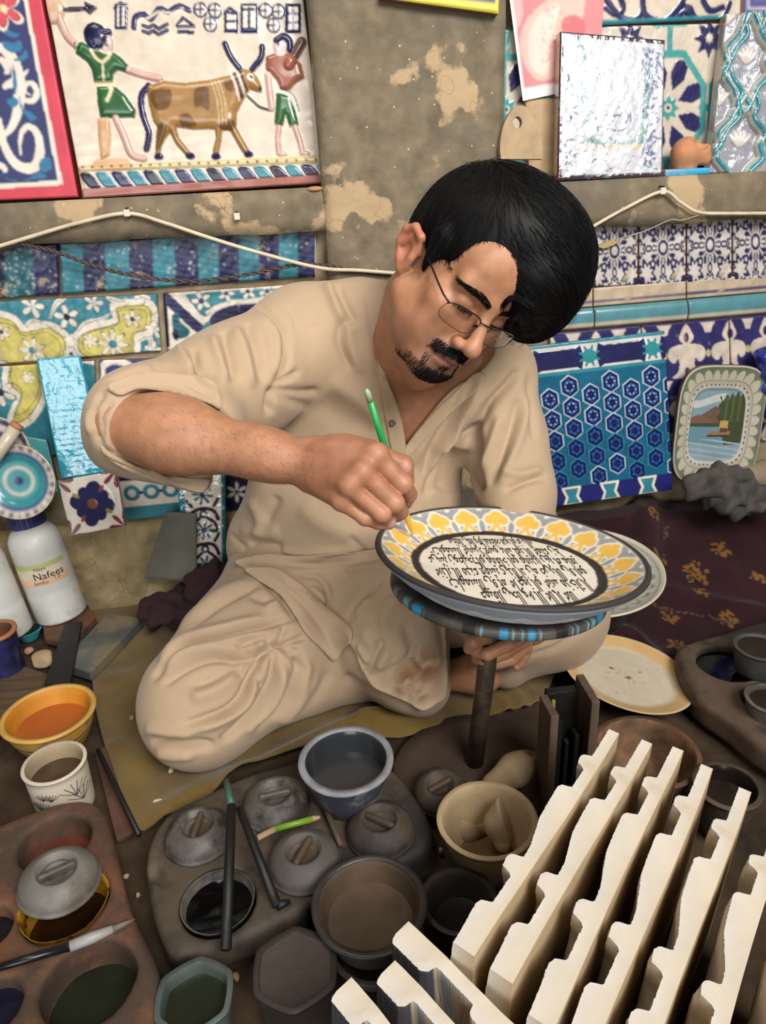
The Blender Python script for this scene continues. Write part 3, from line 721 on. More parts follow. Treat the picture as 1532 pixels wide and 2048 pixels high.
for k in range(4): p.stroke(z1((1072 + 14 * k, 345 - 6 * k), (1095 + 13 * k, 400 - 5 * k), (1112 + 12 * k, 470 - 16 * k)), .0036, (WHT, NAVY)[k % 2], h=None)
for k in range(3): p.stroke(z1((980 + 18 * k, 375), (1010 + 18 * k, 470), (1020 + 16 * k, 580)), .0018, srgb(200, 180, 140))
p.stroke(z1((1150, 445), (1200, 492), (1255, 512)), .004, DNAVY, h=.003); p.disc(z1((1165, 362))[0], .006, WHT); p.disc(z1((1166, 363))[0], .003, DNAVY); p.disc(z1((1208, 415))[0], .003, DNAVY)
for c in ((738, 727), (884, 724), (1003, 727), (1154, 717)): p.disc(z1(c)[0], .0085, NAVY, h=.004, ry=.006)
# man with raised arm
p.stroke(z1((360, 212), (312, 165), (275, 85)), .014, SKN, h=.005); p.disc(z1((240, 45))[0], .022, srgb(196, 160, 130), h=.006)
p.stroke(z1((600, 325), (660, 345), (742, 365)), .013, SKN, h=.005)
p.fill(z1((350, 200), (380, 194), (420, 216), (470, 225), (520, 240), (560, 265), (602, 310), (590, 338), (545, 325), (526, 348), (526, 382), (438, 386), (430, 330), (408, 290), (350, 246)), GREEN, h=.006, edge=.012)
p.fill(z1((450, 402), (530, 398), (582, 440), (632, 512), (626, 547), (468, 547), (455, 480)), GREEN, h=.006, edge=.012)
p.stroke(z1((438, 392), (530, 390)), .009, CREAM); p.stroke(z1((500, 390), (520, 420), (500, 470)), .006, CREAM); p.stroke(z1((425, 235), (450, 275), (480, 290), (505, 270), (518, 238)), .0055, CREAM); p.stroke(z1((480, 290), (485, 385)), .004, CREAM)
p.stroke(z1((350, 240), (366, 200)), .003, WHT); p.stroke(z1((590, 335), (604, 308)), .003, WHT)
p.disc(z1((487, 200))[0], .015, srgb(206, 176, 166), h=.006, ry=.018); p.disc(z1((445, 168))[0], .020, DNAVY, h=.007, ry=.021, rot=20); p.stroke(z1((415, 190), (440, 215), (470, 160), (505, 150)), .012, NAVY, h=.006)
for c in ((492, 190), (505, 192), (500, 215)): p.disc(z1(c)[0], .0022, DNAVY)
p.fill(z1((455, 550), (510, 550), (517, 640), (508, 722), (470, 742), (458, 640)), srgb(202, 160, 118), h=.004, edge=.008); p.stroke(z1((540, 552), (580, 640), (612, 716), (668, 737)), .013, SKN, h=.005)
p.stroke(z1((300, 46), (395, 40)), .007, DNAVY, h=.003); p.fill(z1((390, 4), (456, 36), (418, 70), (396, 50)), DNAVY, h=.003)
# man with the club
p.stroke(z1((1400, 196), (1340, 305)), .017, srgb(96, 72, 62), h=.006)
p.fill(z1((1235, 262), (1290, 242), (1345, 248), (1398, 298), (1413, 360), (1375, 384), (1345, 418), (1302, 416), (1284, 372), (1260, 345), (1234, 322)), srgb(150, 92, 74), h=.006, edge=.012)
p.stroke(z1((1245, 350), (1252, 430), (1262, 502)), .012, SKN, h=.004); p.stroke(z1((1240, 345), (1258, 352)), .004, CREAM)
p.fill(z1((1284, 428), (1352, 440), (1388, 582), (1346, 594), (1326, 530), (1312, 588), (1274, 582)), GREEN, h=.005, edge=.01)
p.stroke(z1((1282, 420), (1340, 440), (1380, 510)), .007, WHT); p.stroke(z1((1300, 412), (1360, 440), (1388, 515)), .002, DNAVY); p.stroke(z1((1276, 582), (1312, 590)), .004, CREAM); p.stroke(z1((1346, 592), (1388, 584)), .004, CREAM)
p.stroke(z1((1295, 594), (1290, 650), (1296, 712)), .010, SKN, h=.004); p.stroke(z1((1370, 592), (1390, 650), (1405, 712)), .010, SKN, h=.004); p.disc(z1((1310, 716))[0], .010, SKN, h=.003, ry=.005); p.disc(z1((1415, 714))[0], .010, SKN, h=.003, ry=.005)
p.disc(z1((1300, 218))[0], .012, srgb(208, 190, 184), h=.005, ry=.016); p.stroke(z1((1285, 190), (1315, 172), (1342, 190), (1345, 230)), .012, NAVY, h=.006); p.disc(z1((1292, 212))[0], .0018, DNAVY)
# script signs along the top
def sign_rect(a, b, w=.0045):
    p.fill(z1(a, (b[0], a[1]), b, (a[0], b[1])), WHT, h=.002); p.stroke(z1(a, (b[0], a[1]), b, (a[0], b[1]), a), w, NAVY, n=0)
sign_rect((538, 20), (584, 132)); p.stroke(z1((561, 22), (561, 128)), .005, NAVY); p.stroke(z1((532, 40), (560, 14), (590, 40)), .005, NAVY)
p.stroke(z1((622, 128), (628, 82), (665, 64), (700, 88), (740, 40), (780, 55), (830, 28), (878, 48)), .009, NAVY, h=.002); p.stroke(z1((640, 95), (690, 85), (740, 55), (790, 62), (850, 40)), .0032, WHT)
for k in (0, 26): p.stroke(z1((664, 118 + k), (690, 128 + k), (712, 116 + k), (736, 134 + k), (778, 112 + k)), .006, NAVY, n=0, h=.002)
p.stroke(z1((822, 118), (850, 82), (902, 122), (826, 124)), .005, NAVY, n=0, h=.002); p.fill(z1((822, 140), (902, 140), (902, 160), (822, 156)), NAVY)
for c in ((930, 46), (998, 50), (976, 114), (1232, 50), (1292, 54), (1270, 118)):
    q = z1(c)[0]; p.disc(q, .0125, NAVY, h=.002); p.disc(q, .0090, WHT)
    for a in (0, 90): r_ = 26; p.stroke(z1((c[0] - r_ * math.cos(math.radians(a)), c[1] - r_ * math.sin(math.radians(a))), (c[0] + r_ * math.cos(math.radians(a)), c[1] + r_ * math.sin(math.radians(a)))), .0028, NAVY)
sign_rect((1046, 62), (1102, 148)); p.stroke(z1((1042, 62), (1066, 36), (1104, 66)), .005, NAVY, n=0); p.stroke(z1((1050, 100), (1100, 100)), .004, NAVY); p.fill(z1((1046, 135), (1102, 135), (1102, 152), (1046, 152)), NAVY)
sign_rect((1122, 22), (1192, 150)); p.stroke(z1((1156, 40), (1156, 130)), .005, NAVY); p.stroke(z1((1126, 45), (1188, 45)), .004, NAVY); p.fill(z1((1122, 128), (1192, 128), (1192, 152), (1122, 150)), NAVY)
sign_rect((1330, 24), (1392, 148), .006); p.stroke(z1((1360, 26), (1360, 146)), .004, NAVY); p.stroke(z1((1332, 65), (1390, 65)), .004, NAVY); p.stroke(z1((1332, 105), (1390, 105)), .004, NAVY)
# ledge, dots and rope border
p.fill(z1((360, 772), (1505, 722), (1508, 762), (372, 802)), srgb(204, 186, 138), h=.006, edge=.008)
p.fill(z1((450, 735), (600, 740), (590, 790), (440, 795)), srgb(206, 168, 124), n=2)
for k in range(25): p.disc(z1((385 + k * 45, 778 - k * 1.45))[0], .0024, DNAVY)
p.fill(z1((366, 800), (1508, 760), (1510, 838), (394, 884)), srgb(206, 198, 186), h=.004, edge=.006)
cols = [DNAVY, TURQ, NAVY, TURQ]
for k in range(16):
    x = 372 + k * 73; y0 = 804 - k * 2.75; p.fill(z1((x, y0 + 4), (x + 46, y0), (x + 100, y0 + 62), (x + 72, y0 + 70), (x + 40, y0 + 64)), cols[k % 4], n=2, h=.0022)
p.C[p.T > .955] = srgb(150, 92, 80)
p.H[p.T > .955] = .004
tag(p.build('relief_panel', glaze, .030, side=srgb(150, 96, 80), wav=.00025, seed=14), 'glazed relief panel of a man driving a spotted ox', 'panel')
# ---- right of the pilaster, below the ledge: blue and white flower tiles
BLUE = srgb(34, 36, 80)
def flower_wall_tile(quad, label, seed):
    p = Panel(pl, quad, .0014, srgb(200, 192, 182)); X = (p.S - .5) * 2; Y = (p.T - .5) * 2
    X, Y = X * (p.w / p.h) if False else X, Y
    r = np.hypot(X, Y); a = np.arctan2(Y, X)
    ink = np.zeros(len(X), bool)
    ink |= (r > .13) & (r < .22); ink |= (np.abs(np.cos(4 * a)) > .55) & (r > .26) & (r < .46) & (np.abs(np.cos(4 * a)) < .93)
    for k in range(4):
        b = k * math.pi / 2; u = X * math.cos(b) + Y * math.sin(b); v = -X * math.sin(b) + Y * math.cos(b)
        ink |= (((u - .62) / .17) ** 2 + (v / .10) ** 2 < 1) & ~((((u - .62) / .09) ** 2 + (v / .045) ** 2) < 1)
        u2 = X * math.cos(b + .785) + Y * math.sin(b + .785); v2 = -X * math.sin(b + .785) + Y * math.cos(b + .785)
        ink |= (((u2 - .62) / .14) ** 2 + (v2 / .13) ** 2 < 1) & ~((((u2 - .62) / .06) ** 2 + (v2 / .06) ** 2) < 1)
        ink |= (np.abs(np.hypot(u2 - 1.0, v2) - .30 - .06 * np.cos(9 * np.arctan2(v2, u2 - 1.0))) < .055)
        ink |= (((u2 - 1.30) / .16) ** 2 + (v2 / .12) ** 2 < 1)
        ink |= (np.abs(np.hypot(u - 1.02, v) - .20 - .05 * np.cos(7 * np.arctan2(v, u - 1.02))) < .045)
        for sg in (-1, 1): ink |= (((u - .40) / .12) ** 2 + ((v - sg * .22) / .07) ** 2 < 1) | (((u - .86) / .05) ** 2 + ((v - sg * .38) / .13) ** 2 < 1)
    p.C[ink] = BLUE
    return tag(p.build('flower_wall_tile', glaze_dull, .012, wav=.0003, seed=seed), label, 'tile', 'blue and white flower tiles')
xs_ = [1084, 1180, 1278, 1374, 1466, 1556]; nm = ['hidden partly by the black hair', 'nearest the back of the head', 'second from the back of the head', 'third from the back of the head, clearest rosette', 'rightmost at the picture edge']
yt = lambda x: 455 - (x - 1180) * .085 - 22; yb = lambda x: 574 - (x - 1180) * .045
for i in range(5):
    a, b = xs_[i] + 1.5, xs_[i + 1] - 1.5; flower_wall_tile([(a, yt(a)), (b, yt(b)), (b, yb(b)), (a, yb(a))], 'blue and white flower tile under the right ledge, ' + nm[i], 20 + i)
# ---- moulding: beige band with navy line, turquoise roll
def strip_tile(name, x0, x1, yt0, yt1, sl, label, colf, roll, seed):
    f = lambda x, y: y - (x - 1180) * sl
    p = Panel(pl, [(x0, f(x0, yt0)), (x1, f(x1, yt0)), (x1, f(x1, yt1)), (x0, f(x0, yt1))], .002, srgb(188, 170, 144)); colf(p)
    if roll: p.H += roll * np.sqrt(np.clip(1 - (2 * p.T - 1) ** 2, 0, 1))
    return tag(p.build(name, glaze_dull if not roll else glaze, .010, seed=seed), label, 'tile', 'wall moulding tiles')
def cband(p): p.C[(p.T > .66) & (p.T < .80)] = srgb(70, 60, 104)
def croll(p): p.C[:] = srgb(84, 134, 142); rs = np.random.RandomState(4); p.C[(p.T > .72)] = srgb(196, 184, 160)
for i, (a, b) in enumerate(((1060, 1186), (1188, 1373), (1375, 1560))):
    strip_tile('band_tile', a, b, 577, 614, .085, 'beige band tile with a thin navy line, ' + ('behind the fringe of hair', 'above the middle of the patterned panel', 'above the painted dish')[i], cband, 0, 30 + i)
    strip_tile('roll_tile', a, b, 616, 656, .085, 'turquoise rounded moulding tile, ' + ('behind the fringe of hair', 'above the middle of the patterned panel', 'above the painted dish')[i], croll, .009, 33 + i)
# ---- navy tiles with white fleur pattern
def fleur(quad, label, seed, nrep):
    p = Panel(pl, quad, .0016, srgb(48, 46, 96)); W = p.w / nrep; Wc = srgb(206, 192, 176)
    rows = int(p.h / .125) + 1
    for r_ in range(rows):
        y0 = r_ * .125
        for k in range(nrep + 1):
            c = k * W + (.0); s = W / .092
            def S_(pts): return [(c + x * s, y0 + y) for x, y in pts]
            p.fill(S_([(0, .004), (.012, .024), (.016, .036), (.008, .048), (.020, .050), (.034, .056), (.040, .070), (.036, .084), (.026, .090), (.018, .080), (.016, .096), (.020, .112), (.030, .124), (-.030, .124), (-.020, .112), (-.016, .096), (-.018, .080), (-.026, .090), (-.036, .084), (-.040, .070), (-.034, .056), (-.020, .050), (-.008, .048), (-.016, .036), (-.012, .024)]), Wc, 'l', n=3, h=.0006)
            p.disc((c, y0 + .034), .0055, srgb(48, 46, 96), 'l', ry=.011); p.disc((c, y0 + .110), .006, srgb(70, 62, 90), 'l', ry=.010)
            p.fill([(c + W / 2 - .016 * s, y0 + .004), (c + W / 2 + .016 * s, y0 + .004), (c + W / 2 + .010 * s, y0 + .014), (c + W / 2 + .006 * s, y0 + .026), (c + W / 2 - .006 * s, y0 + .026), (c + W / 2 - .010 * s, y0 + .014)], Wc, 'l')
            p.disc((c + W / 2, y0 + .072), .0055, srgb(190, 176, 120), 'l', ry=.008)
    return tag(p.build('fleur_tile', glaze_dull, .012, wav=.0003, seed=seed), label, 'tile', 'navy fleur wall tiles')
fy = lambda x, y: y - (x - 1180) * .085
fleur([(1100, fy(1100, 660)), (1282, fy(1282, 660)), (1290, 900), (1112, 915)], 'navy fleur tile mostly hidden by the leaning patterned panel', 40, 2)
fleur([(1284, fy(1284, 660)), (1458, fy(1458, 660)), (1466, 888), (1292, 900)], 'navy fleur tile above and behind the painted dish', 41, 2)
fleur([(1460, fy(1460, 660)), (1600, fy(1600, 660)), (1600, 876), (1468, 888)], 'navy fleur tile at the right edge behind the blue bag', 42, 2)
# ---- leaning panel of hexagons
hp = wplane(WT - .078, 7, (1215, 1005))
p = Panel(hp, [(1052, 694), (1330, 662), (1346, 980), (1096, 1016)], .00105, srgb(26, 92, 120))
SEA = srgb(22, 76, 90); DB = srgb(22, 26, 76)
p.C[p.T < .185] = srgb(206, 200, 192); p.C[p.T < .02] = TURQ; p.C[(p.T > .165) & (p.T < .185)] = TURQ
for k in range(3):
    x0 = p.w * (-.02 + k * .46); yc = p.h * .095
    p.fill([(x0 + .03, yc - .020), (x0 + .108, yc - .020), (x0 + .118, yc - .026), (x0 + .122, yc - .010), (x0 + .130, yc), (x0 + .122, yc + .010), (x0 + .118, yc + .026), (x0 + .108, yc + .020), (x0 + .03, yc + .020), (x0 + .02, yc + .026), (x0 + .016, yc + .010), (x0 + .008, yc), (x0 + .016, yc - .010), (x0 + .02, yc - .026)], NAVY, 'l', h=.0008)
    p.flower((x0 + .0, yc), .024, 8, srgb(48, 130, 136), None, srgb(48, 130, 136), 'l', wide=.34, hr=.62)
cw = p.w / 6.6; ch_ = cw * 1.02
for i in range(8):
    for j in range(11):
        x = (i - .2) * cw; y = p.h * .26 + j * ch_ - (.5 * ch_ if i % 2 else 0)
        if y < p.h * .20 or y > p.h * .90: continue
        hx = [(x + .40 * cw * sx, y + .52 * ch_ * sy) for sx, sy in ((0, -1), (1, -.5), (1, .5), (0, 1), (-1, .5), (-1, -.5))]
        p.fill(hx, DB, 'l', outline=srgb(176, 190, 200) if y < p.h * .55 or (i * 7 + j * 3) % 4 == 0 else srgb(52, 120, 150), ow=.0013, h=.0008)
        for k in range(6): a = k * math.pi / 3 + .5; p.disc((x + .22 * cw * math.cos(a), y + .26 * ch_ * math.sin(a)), cw * .07, srgb(36, 92, 146), 'l')
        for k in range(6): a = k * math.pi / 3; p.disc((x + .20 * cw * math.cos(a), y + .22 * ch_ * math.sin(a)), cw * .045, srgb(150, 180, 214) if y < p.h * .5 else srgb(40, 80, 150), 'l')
        p.disc((x, y), cw * .055, srgb(60, 30, 90), 'l')
        for sg in (-1, 1):
            p.stroke([(x + .40 * cw, y + sg * .26 * ch_), (x + .62 * cw, y + sg * .5 * ch_)], .0012, srgb(30, 60, 80), 'l')
            if (i + j) % 2: p.fill([(x + .5 * cw, y + .1 * ch_), (x + .62 * cw, y + .3 * ch_), (x + .5 * cw, y + .5 * ch_), (x + .44 * cw, y + .3 * ch_)], SEA, 'l')
m = p.T > .885; p.C[m] = srgb(36, 40, 104)
for k in range(4): p.fill([(p.w * (.2 + .3 * k) - .02, p.h * .89), (p.w * (.2 + .3 * k) + .02, p.h * .89), (p.w * (.2 + .3 * k) + .012, p.h * .95), (p.w * (.2 + .3 * k) + .02, p.h), (p.w * (.2 + .3 * k) - .02, p.h), (p.w * (.2 + .3 * k) - .012, p.h * .95)], TURQ, 'l', outline=WHT, ow=.003)
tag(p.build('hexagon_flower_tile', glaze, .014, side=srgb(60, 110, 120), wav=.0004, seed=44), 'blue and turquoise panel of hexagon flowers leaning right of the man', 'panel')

# ---- above the right ledge: geometric tiles on the back of the niche
gp = wplane(WN - .014)
p = Panel(gp, [(1008, 58), (1450, 46), (1440, 352), (1004, 352)], .0016, srgb(202, 190, 172))
GT_ = srgb(70, 148, 144); GN = srgb(40, 38, 84)
def star(cx, cy, r, n, col, inner=.5, rot=0.0):
    pts = []
    for k in range(2 * n):
        a = math.pi * k / n + rot; rr = r if k % 2 == 0 else r * inner; pts.append((cx + rr * math.cos(a), cy + rr * math.sin(a)))
    p.fill(pts, col, 'l', h=.0008)
c0 = gp.uv([(1335, 212)])[0] - p.q[0]; c0 = (c0[0], -c0[1])
for ix in range(-3, 2):
    for iy in (-1, 0, 1):
        cx, cy = c0[0] + ix * .165, c0[1] + iy * .23
        for k in range(8):
            a = k * math.pi / 4 + .39; kx, ky = cx + .052 * math.cos(a), cy + .062 * math.sin(a)
            d_ = np.array((math.cos(a), math.sin(a))); t_ = np.array((-d_[1], d_[0]))
            kite = [np.array((kx, ky)) + d_ * u_ + t_ * v_ for u_, v_ in ((-.030, 0), (-.004, .016), (.018, .014), (.026, 0), (.018, -.014), (-.004, -.016))]
            p.fill(kite, GN, 'l', h=.0008)
        star(cx, cy, .024, 8, GT_, .62); p.disc((cx, cy), .008, srgb(206, 196, 180), 'l'); p.disc((cx, cy), .0036, GN, 'l')
        oc = [(cx + .080 * math.cos(k * math.pi / 4 + .39), cy + .098 * math.sin(k * math.pi / 4 + .39)) for k in range(9)]; p.stroke(oc, .012, GT_, 'l', n=0)
        star(cx + .0825, cy + .115, .034, 8, GN, .55); star(cx + .0825, cy + .115, .010, 8, srgb(206, 196, 180), .55); p.stroke([(cx + .07, cy), (cx + .095, cy)], .012, GT_, 'l'); p.stroke([(cx, cy + .098), (cx, cy + .132)], .012, GT_, 'l')
p.C[p.S < .012] = GT_
tag(p.build('geometric_tile_panel', glaze, .012, wav=.0003, seed=50), 'navy and white star lattice tiling at the back of the right niche', 'panel')
p = Panel(gp, [(1200, -60), (1490, -60), (1486, 36), (1202, 50)], .0016, srgb(204, 190, 170))
for ln in (z3((600, -80), (690, 60), (760, 110), (830, 90), (850, 0), (830, -80)), z3((850, -60), (860, 80), (960, 115), (1030, 60), (1080, -10)), z3((1040, 90), (1100, 60), (1150, 110), (1220, 125), (1290, 100), (1330, 20)), z3((700, -60), (740, 40), (700, 80), (640, 40)), z3((1180, 0), (1220, 60), (1290, 40))):
    p.stroke(ln, .011, NAVY, h=.0008)
p.fill(z3((1020, 60), (1060, 20), (1120, 30), (1150, 90), (1190, 120), (1110, 100), (1060, 80)), NAVY, n=3)
p.C[p.T > .90] = TURQ
tag(p.build('arabesque_border_tile', glaze, .012, wav=.0003, seed=51), 'white border tile with navy arabesques above the star lattice', 'tile')
# ---- large glazed tile full of reflections, standing on the right ledge
p = Panel(wplane(WN - .098, 9, (1220, 356), 1), [(1121, 62), (1331, 79), (1325, 352), (1115, 360)], .0013, srgb(198, 198, 204))
IN = srgb(92, 96, 132)
p.stroke([(p.w * .01, 0), (p.w * .01, p.h)], .010, srgb(60, 48, 56), 'l'); p.stroke([(0, p.h * .012), (p.w, p.h * .012)], .010, srgb(60, 50, 60), 'l'); p.stroke([(0, p.h * .988), (p.w, p.h * .988)], .008, srgb(60, 50, 60), 'l'); p.stroke([(p.w, 0), (p.w, p.h)], .006, srgb(90, 80, 90), 'l')
p.stroke([(p.w * .2, p.h * .1), (p.w * .26, p.h * .6), (p.w * .3, p.h * .72), (p.w * .5, p.h * .76), (p.w * .75, p.h * .75), (p.w * .82, p.h * .6), (p.w * .84, p.h * .1)], .016, srgb(150, 176, 176), 'l'); p.stroke([(p.w * .22, p.h * .78), (p.w * .8, p.h * .78)], .012, srgb(206, 190, 170), 'l')
rs = np.random.RandomState(9)
for _ in range(70):
    u_, v_ = rs.rand(), rs.rand(); u_ = u_ if rs.rand() < .5 else (.08 + .1 * rs.rand() if rs.rand() < .5 else .82 + .12 * rs.rand())
    pts = [(p.w * u_, p.h * v_)]; 
    for _k in range(3): pts.append((pts[-1][0] + rs.randn() * .008, pts[-1][1] + rs.randn() * .010))
    p.stroke(pts, rs.uniform(.0012, .0034), IN if rs.rand() < .7 else srgb(90, 130, 140), 'l')
for u_ in (.12, .86):
    for v_ in (.12, .3, .52, .86): p.flower((p.w * u_, p.h * v_), .016, 6, IN, None, WHT, 'l', rot=u_ * 9, wide=.33)
tag(p.build('glazed_tile', glaze_wavy, .022, side=srgb(150, 96, 62), wav=.0002, seed=52), 'large pale glazed tile with bright reflections standing on the right ledge', 'tile')
# ---- carved lattice tile
p = Panel(wplane(WN - .07, 7, (1475, 346), -4), [(1452, 28), (1580, 22), (1560, 350), (1418, 346)], .0014, srgb(176, 172, 164))
def ogee(c, hw, hh):
    return [(c[0], c[1] - hh), (c[0] + hw * .45, c[1] - hh * .62), (c[0] + hw * .55, c[1] - hh * .5), (c[0] + hw, c[1] - hh * .25), (c[0] + hw * .85, c[1]), (c[0] + hw, c[1] + hh * .25), (c[0] + hw * .55, c[1] + hh * .5), (c[0] + hw * .45, c[1] + hh * .62), (c[0], c[1] + hh), (c[0] - hw * .45, c[1] + hh * .62), (c[0] - hw * .55, c[1] + hh * .5), (c[0] - hw, c[1] + hh * .25), (c[0] - hw * .85, c[1]), (c[0] - hw, c[1] - hh * .25), (c[0] - hw * .55, c[1] - hh * .5), (c[0] - hw * .45, c[1] - hh * .62)]
SIL = srgb(150, 150, 160)
p.C[:] = SIL
cen = [(p.w * .38, p.h * .30), (p.w * .38, p.h * .82), (p.w * .86, p.h * .56), (p.w * .0, p.h * .56), (p.w * .86, p.h * .04), (p.w * 0, p.h * .06)]
for c in cen:
    og = ogee(c, .044, .088); p.stroke(og + og[:1], .020, srgb(178, 172, 158), 'l', h=.011, n=3); p.stroke(og + og[:1], .011, srgb(56, 136, 150), 'l', h=.014, n=3)
for c in cen:
    for a in (-40, -20, 0, 20, 40): r = math.radians(a); p.disc((c[0] + .018 * math.sin(r), c[1] - .018 * math.cos(r) + .004), .0045, srgb(214, 206, 196), 'l', h=.005, ry=.016, rot=a)
tag(p.build('lattice_tile', glaze_wavy, .024, side=srgb(176, 160, 136), wav=.0003, seed=53), 'carved lattice tile with turquoise ribs at the right picture edge', 'tile')
p = Panel(wplane(WN - .028, 3, (1510, 34)), [(1490, -40), (1590, -40), (1590, 30), (1489, 30)], .0025, srgb(86, 84, 140)); p.fill([(.02, .0), (p.w, .0), (p.w, p.h * .55), (.02, p.h * .55)], srgb(140, 150, 120), 'l'); p.stroke([(.008, 0), (.008, p.h * .8), (p.w, p.h * .8)], .004, WHT, 'l', n=0)
tag(p.build('small_framed_tile', glaze, .012, seed=54), 'violet-edged tile corner above the carved lattice tile', 'tile')
# ---- paper print, framed sign, beige board, clay tag
p = Panel(wplane(WN - .034, 3, (1110, 180), 2), [(1013, -50), (1212, -50), (1196, 170), (1046, 202)], .0022, srgb(200, 132, 134))
egg = [(1070, 20), (1095, 0), (1130, -20), (1170, -20), (1160, 60), (1140, 120), (1110, 155), (1075, 160), (1050, 130), (1040, 90), (1048, 50)]
p.fill(egg, srgb(226, 178, 166), n=3); p.fill([(1060, 60), (1090, 20), (1120, 10), (1100, 90), (1095, 150), (1060, 130)], srgb(236, 200, 188), n=3); p.fill([(1125, 40), (1150, 30), (1172, 50), (1160, 80), (1128, 70)], srgb(196, 110, 112), n=3); p.fill([(1018, 0), (1040, -10), (1046, 30), (1030, 60)], srgb(222, 170, 170), n=3)
rs = np.random.RandomState(1)
for _ in range(60): x, y = rs.uniform(1085, 1135), rs.uniform(10, 130); p.stroke([(x, y), (x + rs.randn() * 5, y + rs.randn() * 6)], .0016, srgb(206, 140, 132))
p.C[p.T > .90] = srgb(232, 224, 218); p.C[p.S < .03] = srgb(232, 224, 218)
tag(p.build('paper_print', mat('paper', (.5, .5, .5), rough=.7, spec=.3, var=.05, bump=0, attr=True), .0015, side=srgb(230, 224, 216), seed=55), 'reddish paper print of a round carved object pinned in the right niche', 'poster')
p = Panel(wplane(WF - .022, 2, (880, 20)), [(770, -70), (1002, -70), (998, 27), (760, -5)], .002, srgb(44, 46, 96)); w = p.w
p.C[(p.T > .80)] = srgb(214, 196, 70); p.C[p.S > .965] = srgb(214, 196, 70); p.stroke([(w * .6, p.h * .62), (w * .75, p.h * .66), (w * .8, p.h * .6)], .004, WHT, 'l')
tag(p.build('framed_sign', paint_m, .022, side=srgb(150, 112, 84), seed=56), 'navy board edged in yellow hanging at the top of the pilaster', 'sign')
p = Panel(wplane(WN - .045, 6, (1080, 345)), [(1052, 196), (1122, 196), (1116, 352), (1060, 352)], .006, srgb(178, 152, 118))
tag(p.build('beige_board', matte_m, .014, side=srgb(168, 140, 108), seed=57), 'plain beige board standing behind the large pale tile', 'board')
tp = wplane(WF - .012, 5, (1040, 312))
O = tp.uv(smooth_line([(1002, 318), (1000, 290), (1006, 255), (1018, 228), (1034, 212), (1052, 214), (1068, 236), (1082, 268), (1086, 318)], 3)[:])
hole = [tp.uv([(1035 + 9 * math.cos(a), 245 + 12 * math.sin(a))])[0] for a in np.linspace(0, 2 * math.pi, 20)[:-1]]
from mathutils.geometry import delaunay_2d_cdt
pts = [Vector(q) for q in O] + [Vector(q) for q in hole]; no, nh_ = len(O), len(hole)
vv, ee, ff, *_ = delaunay_2d_cdt(pts, [(i, (i + 1) % no) for i in range(no)] + [(no + i, no + (i + 1) % nh_) for i in range(nh_)], [], 1, 1e-5)
ctr = np.mean(hole, 0); rad = np.linalg.norm(hole[0] - ctr)
ff = [f for f in ff if np.linalg.norm(np.mean([vv[i] for i in f], 0) - ctr) > rad * .95 or len(f) != 3]
ff = [f for f in ff if not all(no <= i < no + nh_ for i in f)]
me = mesh('clay_tag', [tp.pt(np.array(v)) for v in vv], ff)
bm = bmesh.new(); bm.from_mesh(me); bmesh.ops.solidify(bm, geom=bm.faces[:], thickness=.014); bm.normal_update(); bm.to_mesh(me); bm.free()
tag(link('clay_tag', me, claytan), 'rounded grey-tan clay tag with a hole above the black hair', 'clay tag')
# ================================================================ banding wheel and the plate being painted
PC = PY(1020, 1098, .86); PN = nrm((.118, .085, 1.0)); PX = nrm(np.array((1, 0, 0)) - PN * PN[0]); PYv = np.cross(PN, PX)
RP = 271.0 / FPX * float((PC - CAM) @ _f) * .995
PM = frame(PC - PN * .047, PX, PYv)
def polar(name, prof, nseg, colf, mt, parent=None, hf=None):
    """a turned piece with colours painted by radius, angle and profile position"""
    P = np.array(prof, float); P[P[:, 0] < .001, 0] = 1e-6; ang = np.arange(nseg) * 2 * math.pi / nseg; n = len(P)
    r = np.repeat(P[:, 0], nseg); z = np.repeat(P[:, 1], nseg); a = np.tile(ang, n); k = np.repeat(np.arange(n), nseg)
    if hf is not None: z = z + hf(r, a, k)
    V = np.stack([r * np.cos(a), r * np.sin(a), z], 1); i = np.arange(n - 1)[:, None] * nseg; j = np.arange(nseg)[None]
    Q = np.stack([i + j, i + (j + 1) % nseg, i + nseg + (j + 1) % nseg, i + nseg + j], -1).reshape(-1, 4)
    g = np.array(colf(r, a, k, z)).reshape(n, nseg, 3); g[1:-1] = (g[:-2] + 2 * g[1:-1] + g[2:]) / 4; g = (np.roll(g, 1, 1) + 2 * g + np.roll(g, -1, 1)) / 4
    me = mesh_np(name, V, Q); set_color(me, g.reshape(-1, 3)); return link(name, me, mt, parent, True)
def dense(prof, step):
    out = [prof[0]]
    for a, b in zip(prof[:-1], prof[1:]):
        n = max(1, int(math.hypot(b[0] - a[0], b[1] - a[1]) / step)); out += [(a[0] + (b[0] - a[0]) * t / n, a[1] + (b[1] - a[1]) * t / n) for t in range(1, n + 1)]
    return out
plate_m = mat('slip_painted_ware', (.5, .5, .5), rough=.62, spec=.3, var=.07, scale=40, bump=.08, bscale=160, bdist=.001, attr=True)
GRY = srgb(150, 152, 154); YLW = srgb(226, 182, 84); CRM = srgb(226, 218, 202); CHAR = srgb(58, 54, 52); BGR = srgb(166, 176, 184)
plate = thing_m('painted_plate', 'large plate with yellow flowers and black script being painted on the wheel', 'plate', PM)
prof = dense([(.0005, .021), (.70 * RP, .021), (.76 * RP, .0255), (.945 * RP, .0455), (.975 * RP, .049), (1.0 * RP, .047), (1.003 * RP, .044), (.985 * RP, .039), (.87 * RP, .020), (.75 * RP, .004), (.70 * RP, .0), (.66 * RP, .0), (.65 * RP, .005), (.0005, .005)], .0013)
npf = len(prof); top_n = min(i for i, q in enumerate(prof) if q[0] >= 1.0 * RP - 1e-6)
